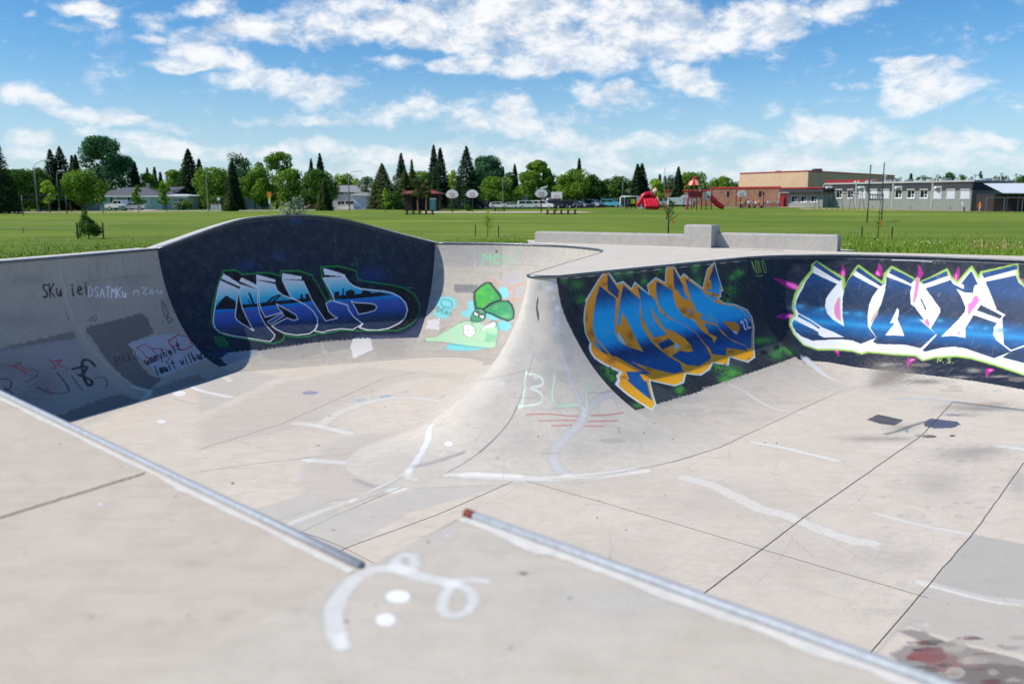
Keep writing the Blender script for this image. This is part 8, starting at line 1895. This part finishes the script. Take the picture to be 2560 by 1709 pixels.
# ---------------- school
M_bricks = brickmat('school brick', '#9a6a52', '#7d5140', '#9c8a7c', 1.6); M_gymL = flat('tan block wall', '#c8a98a', .9, 0, .06, .5); M_redtrim = flat('red metal trim', '#a52f34', .5); M_gsid = sidingmat('grey siding', '#8a8b88', .3); M_gdark = sidingmat('dark grey siding', '#3d3f46', .3); M_gtrim = flat('pale grey trim', '#a9aaa6', .7); M_sh = flat('white shutter', '#c6c8d0', .7); M_wroof = flat('white metal roof', '#d3d7de', .5); M_hood = flat('galvanised hood', '#c9ccd0', .4, .3)
def quadbox(mb, a, b, dep, z0, z1):
    "a box standing on the plan line a-b, dep metres deep behind it"
    a = np.array(a); b = np.array(b); u = (b - a) / np.hypot(*(b - a)); n = np.array([-u[1], u[0]]); 
    if n[1] < 0: n = -n
    c = [a, b, b + n * dep, a + n * dep]; return mb.prism([tuple(p) for p in c], z0, z1)
school = empty('school', G(2000, 190), 0, 'tan gymnasium block of the school with a slanted left end', 'school building', 'school buildings')
sl0 = np.array(school.location)
def P(px, d): v = G(px, d); return (v.x - sl0[0], v.y - sl0[1])
def ZZ(px, py, d): return zz(px, py, d) - sl0[2]
dA, dB, dC = 214, 196, 232
a_, b_, c_ = P(1840, dA), P(2017, dB), P(2232, dC); zt = ZZ(1847, 434, dA); ztb = ZZ(2017, 428.5, dB)
top_ = [P(1847, dA), b_, c_, (c_[0] - 6, c_[1] + 12), (a_[0] + 8, a_[1] + 20)]
zt = (zt + ztb) / 2
V = [(a_[0], a_[1], -.5), (b_[0], b_[1], -.5), (c_[0], c_[1], -.5), (top_[3][0], top_[3][1], -.5), (top_[4][0], top_[4][1], -.5)] + [(x, y, zt) for x, y in top_]
MB().add(V, [(0, 1, 6, 5), (1, 2, 7, 6), (2, 3, 8, 7), (3, 4, 9, 8), (4, 0, 5, 9), (5, 6, 7, 8, 9)]).build('gym_wall', M_gymL, school)
cap = MB(); 
for p, q in ((top_[0], top_[1]), (top_[1], top_[2])): cap.tube([(p[0], p[1] - .1, zt + .06), (q[0], q[1] - .1, zt + .06)], .14, 4)
cap.build('roof_trim', M_redtrim, school); vx = P(2042, 205); MB().box(vx[0] - .9, vx[0] + .9, vx[1], vx[1] + 2, zt, zt + .9, .1).build('roof_vent', M_gdark, school); vx = P(1943, 205); MB().box(vx[0] - .6, vx[0] + .6, vx[1], vx[1] + 1, zt, zt + .45, .1).build('roof_vent', M_dirt, school)
sc2 = empty('brick_wing', G(1840, 186), 0, 'long low brick wing of the school with red roof trim', 'school building', 'school buildings'); s2 = np.array(sc2.location)
def P2s(px, d): v = G(px, d); return (v.x - s2[0], v.y - s2[1])
brick = MB(); quadbox(brick, P2s(1655, 212), P2s(1775, 205), 10, -.5, zz(1700, 478, 210) - s2[2]); brick.build('wall', M_bricks, sc2); b2 = MB(); quadbox(b2, P2s(1775, 196), P2s(1948, 184), 9, -.5, zz(1850, 471, 190) - s2[2]); b2.build('wall', M_bricks, sc2)
for (p0, d0, p1, d1, y) in ((1655, 211.8, 1775, 204.8, 478), (1775, 195.8, 1948, 183.8, 471)): m_ = MB(); quadbox(m_, P2s(p0, d0), P2s(p1, d1), .5, zz(p0, y, (d0 + d1) / 2) - s2[2], zz(p0, y, (d0 + d1) / 2) - s2[2] + .35); m_.build('roof_trim', M_redtrim, sc2)
for px in (1820, 1900): a = P2s(px - 3.8, 196 - (px - 1775) * .0694 - .1); b = P2s(px + 3.8, 196 - (px + 4 - 1775) * .0694 - .1); z1 = zz(px, 478, 190) - s2[2]; z0 = zz(px, 492, 190) - s2[2]; m_ = MB(); quadbox(m_, a, b, .06, z0, z1); m_.build('window', M_glass, sc2)
a = P2s(1840, 191.3); MB().box(a[0] - .06, a[0] + .06, a[1] - .1, a[1], 0, 4).build('downpipe', M_redtrim, sc2)
a = P2s(1660, 205); MB().tube([(a[0], a[1], 3), (a[0], a[1], 9)], .05, 5).build('roof_antenna', M_pole, sc2)
ant = MB(); ax, ay = P2s(1671, 206)[0], P2s(1671, 206)[1]
for k in range(4): ant.tube([(ax - 1.2, ay, 5.4 + k * .5), (ax + 1.2, ay, 5.4 + k * .5)], .035, 4)
for x in (-1.2, 1.2): ant.tube([(ax + x, ay, 4), (ax + x, ay, 7)], .035, 4)
ant.build('roof_railing', M_pole, sc2)
# entrance link and the low classroom block
sc3 = empty('classroom_block', G(2005, 178), 0, 'low grey classroom block with three windows beside the red entrance doors', 'school building', 'school buildings'); s3 = np.array(sc3.location)
def P3(px, d): v = G(px, d); return (v.x - s3[0], v.y - s3[1])
def Z3(px, py, d): return zz(px, py, d) - s3[2]
m_ = MB(); quadbox(m_, P3(1948, 184), P3(1969, 182.6), 6, -.5, Z3(1960, 483, 183)); m_.build('entrance_recess', flat('dark red entrance', '#5f1f26', .7), sc3)
for x0, x1 in ((1950, 1958), (1959, 1967)): a = P3(x0, 183.5); b = P3(x1, 183.2); m_ = MB(); quadbox(m_, (a[0], a[1] - .35), (b[0], b[1] - .35), .08, 0, 2.3); dd = m_.build('door', M_redtrim, sc3); MB().box(b[0] - .3, b[0] - .2, b[1] - .45, b[1] - .38, 1, 1.2).build('handle', M_black, dd)
m_ = MB(); quadbox(m_, P3(1969, 181), P3(2057, 174), 8, -.5, Z3(2000, 480.5, 178)); m_.build('wall', M_gsid, sc3)
m_ = MB(); quadbox(m_, P3(1947, 180.6), P3(2057, 172.6), 10, Z3(2000, 480.4, 178), Z3(2000, 471.5, 178)); m_.build('upper_band', M_gdark, sc3)
m_ = MB(); quadbox(m_, P3(1947, 180.5), P3(2057, 172.4), .4, Z3(2000, 471.5, 178), Z3(2000, 468.5, 178)); m_.build('roof_trim', M_redtrim, sc3); m_ = MB(); quadbox(m_, P3(1947, 180.5), P3(1971, 178.8), .3, Z3(2000, 482, 178), Z3(2000, 480.4, 178)); m_.build('canopy_trim', M_gtrim, sc3); m_ = MB(); quadbox(m_, P3(1946, 180.4), P3(1948.5, 180.3), .3, 0, Z3(2000, 480.4, 178)); m_.build('canopy_post', M_gtrim, sc3)
def win(parent, A, B, f0, f1, z0, z1, shut, PP, frame=M_white):
    "a window on the wall line A-B between fractions f0..f1"
    a = np.array(A) + (np.array(B) - np.array(A)) * f0; b = np.array(A) + (np.array(B) - np.array(A)) * f1; u = (b - a) / np.hypot(*(b - a)); n = np.array([u[1], -u[0]]); L = np.hypot(*(b - a))
    if n[1] > 0: n = -n
    def q(s0, s1, w0, w1, o0, o1, nm, mt, par): m_ = MB(); p = a + u * L * s0 + n * o1; r2 = a + u * L * s1 + n * o1; quadbox(m_, p, r2, o1 - o0, z0 + (z1 - z0) * w0, z0 + (z1 - z0) * w1); return m_.build(nm, mt, par)
    w_ = q(0, 1, 0, 1, 0, .05, 'window', frame, parent); q(-.04, 1.04, 1.0, 1.16, 0, .22, 'shutter_box', M_gtrim, w_)
    if shut: q(.03, .97, .03, .99, .05, .10, 'shutter', M_sh, w_)
    else: q(.06, .50, .10, .96, .05, .08, 'pane', M_glass, w_); q(.56, .94, .50, .96, .05, .08, 'pane', M_glass, w_); q(.60, .88, .14, .42, .05, .08, 'pane', M_glass, w_)
    q(-.04, 1.04, -.07, 0, 0, .09, 'sill', M_white, w_)
A, B = P3(1969, 180.97), P3(2057, 173.97)
for x0, x1 in ((1979, 1994), (2003, 2018), (2028, 2044)): win(sc3, A, B, (x0 - 1969) / 88, (x1 - 1969) / 88, Z3(x0, 505.5, 177), Z3(x0, 490, 177), False, P3)
# portable classrooms: four modules
sc4 = empty('portable_classrooms', G(2240, 162), 0, 'long grey portable classroom wing with four window bays', 'school building', 'school buildings'); s4 = np.array(sc4.location)
def P4(px, d): v = G(px, d); return (v.x - s4[0], v.y - s4[1])
def dm(px): return 1 / (1 / 177 + (px - 2056) / (2428 - 2056) * (1 / 150 - 1 / 177))
def Z4(px, py): return zz(px, py, dm(px)) - s4[2]
edges = [2056, 2137, 2229, 2327, 2428]; ztop = np.mean([Z4(x, 458.5) for x in edges]); zb = -.6; zband = Z4(2240, 477.5)
for i in range(4):
    A, B = P4(edges[i], dm(edges[i])), P4(edges[i + 1], dm(edges[i + 1])); m_ = MB(); quadbox(m_, A, B, 12, zb, zband); m_.build('wall', M_gsid, sc4); m_ = MB(); quadbox(m_, np.array(A) + [0, -.04], np.array(B) + [0, -.04], 12, zband, ztop); m_.build('upper_band', M_gdark, sc4)
    mt = np.array(A); m_ = MB(); quadbox(m_, mt + [-.1, -.12], mt + (np.array(B) - mt) * .025 + [0, -.12], .2, 0, ztop); m_.build('corner_trim', M_gtrim, sc4)
    wx = [[(2067, 2078), (2090, 2106), (2119, 2133)], [(2147, 2164), (2176, 2193), (2204, 2223)], [(2237, 2255), (2268, 2287), (2300, 2319)], [(2333, 2354), (2367, 2388), (2401, 2424)]][i]
    wx[0] = (2063, 2078) if i == 0 else wx[0]
    for x0, x1 in wx: fa = lambda x: (x - edges[i]) / (edges[i + 1] - edges[i]); win(sc4, A, B, fa(x0), fa(x1), Z4(x0, 495.5 if i < 3 else 496), Z4(x0, 475.5), i % 2 == 1, P4)
    lx = edges[i] + 12; q = P4(lx, dm(lx)); MB().box(q[0] - .55, q[0] + .55, q[1] - .9, q[1] - .05, Z4(lx, 471), Z4(lx, 466), .08).build('wall_lamp', M_white, sc4)
    vx = P4((edges[i] + edges[i + 1]) / 2, dm((edges[i] + edges[i + 1]) / 2)); MB().box(vx[0] - .5, vx[0] + .5, vx[1] - .08, vx[1], .55, .7).build('vent_grille', M_hood, sc4)
m_ = MB()
for i in range(4): A, B = P4(edges[i], dm(edges[i])), P4(edges[i + 1], dm(edges[i + 1])); quadbox(m_, np.array(A) + [0, -.45], np.array(B) + [0, -.45], 13, ztop + .003 * i, ztop + .3 + .003 * i)
m_.build('roof_edge', M_gtrim, sc4)
A, B = P4(2428, 150), P4(2528, 178); m_ = MB(); quadbox(m_, A, B, .2, zb, zband); m_.build('end_wall', M_gsid, sc4); m_ = MB(); quadbox(m_, np.array(A) + [.05, -.05], np.array(B) + [.05, -.05], .25, zband, ztop + .25); m_.build('end_band', M_gdark, sc4)
m_ = MB(); quadbox(m_, P4(2060, 184), P4(2190, 178), 1, ztop + .3, ztop + 1.1); m_.build('red_roof_band', M_redtrim, sc4)
for k, (px, py, kind) in enumerate([(2135, 455, 'f'), (2143, 455, 'f'), (2168, 453, 'h'), (2183, 453, 'u'), (2215, 454, 'h'), (2223, 454, 'f'), (2233, 455, 'f'), (2242, 453, 'u'), (2262, 452, 'h'), (2274, 452, 'u'), (2302, 453, 'h'), (2314, 453, 'f'), (2324, 454, 'h'), (2354, 451, 'h'), (2368, 451, 'u'), (2392, 453, 'h'), (2420, 452, 'h'), (2453, 450, 'h'), (2468, 450, 'u'), (2482, 453, 'h'), (2500, 452, 'u'), (2517, 451, 'h')]):
    q = P4(px, dm(min(px, 2428)) + 3 + (max(0, px - 2428)) * .1)
    if kind == 'h': MB().add([(q[0] - .6, q[1], ztop + .2), (q[0] + .4, q[1], ztop + .2), (q[0] + .4, q[1] + .8, ztop + .2), (q[0] - .6, q[1] + .8, ztop + .2), (q[0] - .2, q[1], ztop + .65), (q[0] + .4, q[1], ztop + .72), (q[0] + .4, q[1] + .8, ztop + .72), (q[0] - .2, q[1] + .8, ztop + .65)], [(0, 1, 5, 4), (1, 2, 6, 5), (2, 3, 7, 6), (3, 0, 4, 7), (4, 5, 6, 7)]).build('roof_hood', M_hood, sc4)
    elif kind == 'u': MB().box(q[0] - .5, q[0] + .5, q[1], q[1] + 1, ztop + .3, ztop + .78, .05).build('rooftop_unit', M_pole, sc4)
    else: MB().tube([(q[0], q[1], ztop + .3), (q[0], q[1], ztop + .55), (q[0], q[1], ztop + .75)], [.25, .22, .04], 8).build('roof_fan', M_hood, sc4)
for px, py in ((2209, 440), (2247, 444), (2299, 440), (2337, 438), (2394, 437), (2432, 438), (2497, 434), (2534, 436)):
    q = P4(px, dm(min(px, 2428)) + 1.5 + max(0, px - 2428) * .1); zt_ = zz(px, py, q[1] + s4[1]) - s4[2]; MB().tube([(q[0], q[1], ztop), (q[0], q[1], zt_)], .11, 6).box(q[0] - .25, q[0] + .25, q[1] - .2, q[1] + .2, zt_ - .15, zt_ + .12, .04).build('flue_pipe', M_hood, sc4)
# white-roofed shelter at the right edge
sc5 = empty('shelter', G(2540, 140), 0, 'shelter with a white metal roof at the right edge', 'shelter', 'school buildings'); s5 = np.array(sc5.location)
def P5(px, d): v = G(px, d); return (v.x - s5[0], v.y - s5[1])
z5 = lambda px, py: zz(px, py, 140) - s5[2]
MB().add([(P5(2504, 140)[0], 0, z5(2504, 482)), (12, 0, z5(2600, 484)), (12, 9, z5(2600, 455)), (P5(2530, 140)[0], 9, z5(2530, 455.5)), (P5(2504, 140)[0], 0, z5(2504, 483.5)), (12, 0, z5(2600, 485.5))], [(0, 1, 2, 3), (0, 4, 5, 1)]).build('roof', M_wroof, sc5)
MB().box(P5(2507, 140)[0], 12, 2.5, 8, -.3, z5(2507, 484)).build('wall', flat('dark boards', '#35302e', .9), sc5)
for px in (2520, 2548, 2590): q = P5(px, 140)[0]; MB().box(q - .08, q + .08, .1, .26, -.2, z5(px, 484)).build('post', M_gdark, sc5)
t = empty('chain_link_fence', G(2466, 136), 0, 'thin chain link fence top rail and posts in front of the shelter', 'fence'); L = W(2466, 2600, 136); hf = zz(2466, 494, 136) - t.location.z
MB().tube([(0, 0, hf), (L, 0, hf)], .04, 5).build('top_rail', M_pole, t)
for i in range(4): MB().tube([(L * i / 3, 0, -.1), (L * i / 3, 0, hf)], .035, 5).build('fence_post', M_pole, t)

# ---------------- playground
pg = empty('playground_tower', G(1738, 160), 0, 'tall playground tower with a red and tan striped umbrella roof', 'play tower', 'playground equipment'); d = 160; K_ = lambda px: W(1738, px, d); Zp = lambda py: zz(1738, py, d) - pg.location.z
M_pgb = flat('dark play post', '#3a2b26', .7); M_pred = flat('red play plastic', '#c8192f', .3, 0, .06, 2, .5); M_ptan = flat('tan play plastic', '#d9b48c', .5); M_pink = flat('pink panel', '#b8446a', .5)
for x in (1719, 1729, 1740, 1752, 1765, 1776): MB().tube([(K_(x), (x % 3) * .7 - .7, -.1), (K_(x), (x % 3) * .7 - .7, Zp(462 if x < 1750 else 470))], .085, 8).build('post', M_pgb, pg)
rf = MB(); n = 12; zc, ze = Zp(449), Zp(463); Rr = W(0, 18.5, d)
for k in range(n):
    a0, a1 = 6.283 * k / n, 6.283 * (k + 1) / n; f = lambda a, r_, z: (K_(1734) + r_ * math.cos(a), r_ * math.sin(a), z); rf.mat(k % 2).add([f(a0, Rr, ze), f(a1, Rr, ze), f(a1, Rr * .7, ze + (zc - ze) * .62), f(a0, Rr * .7, ze + (zc - ze) * .62), f(a1, Rr * .25, zc), f(a0, Rr * .25, zc)], [(0, 1, 2, 3), (3, 2, 4, 5)])
rf.build('umbrella_roof', [M_pred, M_ptan], pg); MB().tube([(K_(1734), 0, zc - .05), (K_(1734), 0, zc + .15), (K_(1734), 0, zc + .4), (K_(1734), 0, zc + .55)], [Rr * .36, Rr * .24, Rr * .2, .06], 10).build('roof_cap', M_pred, pg)
MB().box(K_(1718), K_(1752), -1, 1, Zp(497), Zp(495)).build('deck', M_pred, pg); MB().box(K_(1718), K_(1752), -1.05, -.98, Zp(494), Zp(480)).build('railing_panel', flat('dark red panel', '#6a1f26', .6), pg); MB().add([(K_(1712), -1.2, 0), (K_(1718), -1.2, 0), (K_(1721), -1.2, Zp(489)), (K_(1717), -1.2, Zp(489)), (K_(1712), -1.0, 0), (K_(1718), -1.0, 0), (K_(1721), -1.0, Zp(489)), (K_(1717), -1.0, Zp(489))], [(0, 1, 2, 3), (4, 7, 6, 5), (0, 3, 7, 4), (1, 5, 6, 2)]).build('climbing_panel', M_pink, pg)
MB().box(K_(1744), K_(1747), -.9, -.5, Zp(479), Zp(466), .05).build('periscope', M_hood, pg)
MB().tube([(K_(1766), 0, Zp(492)), (K_(1776), 0, Zp(494)), (K_(1784), 0, Zp(501)), (K_(1793), 0, Zp(510)), (K_(1803), 0, Zp(516)), (K_(1809), 0, Zp(518))], [.55, .55, .52, .5, .48, .42], 12, True).build('tube_slide', M_pred, pg, True)
MB().box(K_(1762), K_(1774), -.5, .5, Zp(500), Zp(479), .05).build('slide_entry', flat('white play panel', '#cfd2d4', .5), pg)
pg2 = empty('slide_climber', G(1622, 163), 0, 'cluster of wavy red slides under a small tan roof', 'slide', 'playground equipment'); K2 = lambda px: W(1622, px, 163); Z2p = lambda py: zz(1622, py, 163) - pg2.location.z
for i, x in enumerate((1612, 1618.5, 1625, 1631.5, 1638)): MB().tube([(K2(x), .4, Z2p(490)), (K2(x), 0, Z2p(499)), (K2(x) + .1, -.7, Z2p(508)), (K2(x) + .15, -1.3, Z2p(515)), (K2(x) + .15, -1.9, Z2p(517.5))], [.34, .42, .47, .49, .44], 9).build('slide', M_pred, pg2, True)
MB().tube([(K2(1594), 0, Z2p(516)), (K2(1599), 0, Z2p(507)), (K2(1605), 0, Z2p(497)), (K2(1608), 0, Z2p(489)), (K2(1614), 0, Z2p(485)), (K2(1622), 0, Z2p(483)), (K2(1630), 0, Z2p(487)), (K2(1632), 0, Z2p(495))], [.42, .42, .42, .42, .4, .4, .4, .36], 10).build('arched_slide', M_pred, pg2, True)
for x in (1610, 1621, 1632, 1641): MB().tube([(K2(x), .6, -.1), (K2(x), .6, Z2p(478 if x > 1625 else 488))], .08, 6).build('post', M_pgb, pg2)
MB().tube([(K2(1638), .3, Z2p(480)), (K2(1638), .3, Z2p(476)), (K2(1638), .3, Z2p(469))], [W(0, 8, 163), W(0, 6.5, 163), .08], 10).build('small_roof', M_ptan, pg2, True)
MB().tube([(K2(1640), .2, Z2p(494)), (K2(1643), -.1, Z2p(503)), (K2(1648), -.4, Z2p(512)), (K2(1655), -.6, Z2p(517))], [.35, .38, .4, .36], 8).build('tan_slide', M_ptan, pg2, True)
sw = empty('play_frame', G(1573, 168), 0, 'white tubular play frame with coloured hanging panels left of the red slides', 'play frame', 'playground equipment'); K3 = lambda px: W(1573, px, 168); Z3p = lambda py: zz(1573, py, 168) - sw.location.z
MB().tube([(K3(1551), 0, -.1), (K3(1551), 0, Z3p(494)), (K3(1554), 0, Z3p(491)), (K3(1600), 0, Z3p(491))], .10, 7).build('frame', M_white, sw, True)
for x in (1562, 1568, 1579, 1590): MB().tube([(K3(x), .2, -.1), (K3(x), .2, Z3p(491))], .09, 6).build('post', M_black if x != 1562 else M_white, sw)
for x, c in ((1572, '#7a4a8a'), (1576, '#8aa03a'), (1584, '#a4c62a')): MB().box(K3(x) - .3, K3(x) + .3, -.03, .03, Z3p(509), Z3p(498)).build('panel', flat('play panel ' + c, c, .5), sw)
MB().box(K3(1591), K3(1606), .6, .7, .3, Z3p(491)).build('panel', M_sh, sw)
# tripod swing set before the classrooms
ss = empty('swing_set', G(2100, 158), 0, 'grey tripod-legged swing set in front of the portable classrooms', 'swing set'); K4 = lambda px: W(2100, px, 158); hs = zz(2100, 484, 158) - ss.location.z
for px in (2042, 2072, 2099, 2128, 2152):
    for dx in (-.45, .45): MB().tube([(K4(px) + dx * 1.2, -.6, -.1), (K4(px) + dx * .2, 0, hs), ], .05, 5).build('leg', M_goal, ss)
MB().tube([(K4(2042), 0, hs), (K4(2152), 0, hs)], .05, 5).build('top_bar', M_goal, ss)
# picnic tables on the left of the entrance
for px, lb in ((1865, 'dark red picnic table at the left of the children'), (1895, 'dark red picnic table at the right of the children')):
    t = empty('picnic_table', G(px, 171), 0, lb, 'picnic table', 'picnic tables by the brick wall'); m = flat('dark table', '#54292b', .8)
    MB().box(-1, 1, -.35, .35, .7, .76).build('table_top', m, t)
    for s in (-1, 1): MB().box(-1, 1, s * .75 - .14, s * .75 + .14, .42, .47).build('bench', m, t); MB().box(s * .7 - .05, s * .7 + .05, -.7, .7, 0, .42).build('leg', m, t)

# ---------------- people
SKIN = flat('skin', '#b98a6a', .7); HAIR = [flat('dark hair', '#2c211b', .8), flat('fair hair', '#b3935a', .8), flat('brown hair', '#5a3d28', .8)]
def person(px, d, h, shirt, pants, label, seed, pose='stand', rz=0, hair=0, hat=None, group=None):
    g = G(px, d); t = empty('person', g, rz, label, 'person', group); r = random.Random(seed); s = h / 1.75
    bm = bmesh.new(); lay = bm.verts.layers.skin.verify() if False else None
    me = bpy.data.meshes.new('body'); st = .16 if pose == 'walk' else .05; ar = .14 if pose == 'walk' else .04; bend = .35 if pose == 'bend' else 0
    v = [(0, 0, .95), (bend * .3, 0, 1.2), (bend * .8, 0, 1.45 - bend * .15), (bend, 0, 1.54 - bend * .2), (bend * 1.1, 0, 1.66 - bend * .25), (0, .1, .92), (st, .11, .5), (st * 1.2 - .05, .11, .07), (st * 1.2 + .1, .11, .03), (0, -.1, .92), (-st * .6, -.11, .5), (-st * 1.6, -.11, .07), (-st * 1.6 + .14, -.11, .03), (bend * .8, .2, 1.42 - bend * .15), (bend * .8 - ar, .24, 1.14 - bend * .1), (bend + ar * .5 + .05, .25, .86), (bend * .8, -.2, 1.42 - bend * .15), (bend * .8 + ar, -.24, 1.14 - bend * .1), (bend + ar * 1.4 + .05, -.25, .88)]
    e = [(0, 1), (1, 2), (2, 3), (3, 4), (0, 5), (5, 6), (6, 7), (7, 8), (0, 9), (9, 10), (10, 11), (11, 12), (2, 13), (13, 14), (14, 15), (2, 16), (16, 17), (17, 18)]
    me.from_pydata([tuple(c * s for c in p) for p in v], e, []); o = link('body', me, None, t); md = o.modifiers.new('skin', 'SKIN'); rad = [.13, .14, .15, .06, .10, .10, .07, .05, .045, .10, .07, .05, .045, .07, .05, .04, .07, .05, .04]
    for sv, q in zip(me.skin_vertices[0].data, rad): sv.radius = (q * s, q * s)
    me.skin_vertices[0].data[0].use_root = True; o.modifiers.new('sub', 'SUBSURF').levels = 1; o.modifiers['sub'].render_levels = 1
    m, N = new_mat('clothes %s %s' % (shirt, pants)); z = N('ShaderNodeSeparateXYZ', i={0: N('ShaderNodeTexCoord').outputs['Object']}).outputs[2]
    c = N.ramp(N.math('DIVIDE', z, h), [(0, lin('#2a2a2e')), (.06, lin(pants)), (.54, lin(shirt)), (.87, lin('#b98a6a'))], 'CONSTANT'); finish(N, c, .85); me.materials.append(m)
    hx = bend * 1.15 * s; hz = (1.64 - bend * .25) * s; MB().ball((hx - .01 * s, 0, hz + .04 * s), (.115 * s, .10 * s, .12 * s), 10, 7).build('hair', hat or HAIR[hair], t, True); return t
person(2412, 141, 1.62, '#c9dbe8', '#2e3a4a', 'person in a pale blue top and white hat walking by the classrooms', 1, 'bend', 2.6, hat=M_white); person(2451, 137, 1.55, '#e8601f', '#c9b7a6', 'person in a bright orange vest walking at the right', 2, 'walk', 3.3, 1); 
KD = [(1849, '#c49a9a', '#3a2c30', 'in a dusty pink top at the left picnic table'), (1855, '#d9b23a', '#3a3a40', 'in a yellow top sitting at the left table'), (1864, '#2f8f7a', '#333', 'in a teal green top behind the left table'), (1871, '#c9ccd4', '#2e3038', 'in a white top leaning right of the teal one'), (1876, '#6a8aa0', '#2e3038', 'in a slate blue top next to the white one'), (1883, '#b06a80', '#3a3040', 'in a rose top near the middle of the row'), (1890, '#cfd6e4', '#44384a', 'in a pale lilac top left of the orange one'), (1898, '#e8961e', '#4a2a2e', 'in an orange top by the brick wall'), (1909, '#2a2c3a', '#22242c', 'in black beside the thin dark pole'), (1914, '#5a4a7a', '#2c2c3a', 'in a purple top right of the dark pole'), (1920, '#e4d9d2', '#5a5a60', 'in a cream top in the right group'), (1925, '#8ac0b8', '#444450', 'in a mint top in the right group'), (1930, '#c04a6a', '#7a2a4a', 'in a magenta dress in the right group'), (1936, '#b8863a', '#3a3a3a', 'in a mustard top in the right group'), (1941, '#9ac03a', '#3a4030', 'in a lime green top near the doors'), (1947, '#7a86c0', '#6a2a3a', 'in a periwinkle top closest to the red doors')]
for i, (px, c1, c2, lb) in enumerate(KD): person(px, 174 + (i % 3) * 1.2, 1.25 + .1 * (i % 4), c1, c2 if len(c2) > 4 else '#333338', 'child ' + lb, 20 + i, 'walk' if i % 4 == 1 else 'stand', i * 1.1, i % 3, group='children lined up by the brick wall')
MB_ = MB().tube([(0, 0, -.1), (0, 0, 3.3)], .07, 6).box(-.16, .16, -.03, .03, 2.4, 3.0).build('notice_pole', M_black); MB_.location = G(1908, 172); tag(MB_, 'thin dark pole standing among the children', 'pole')
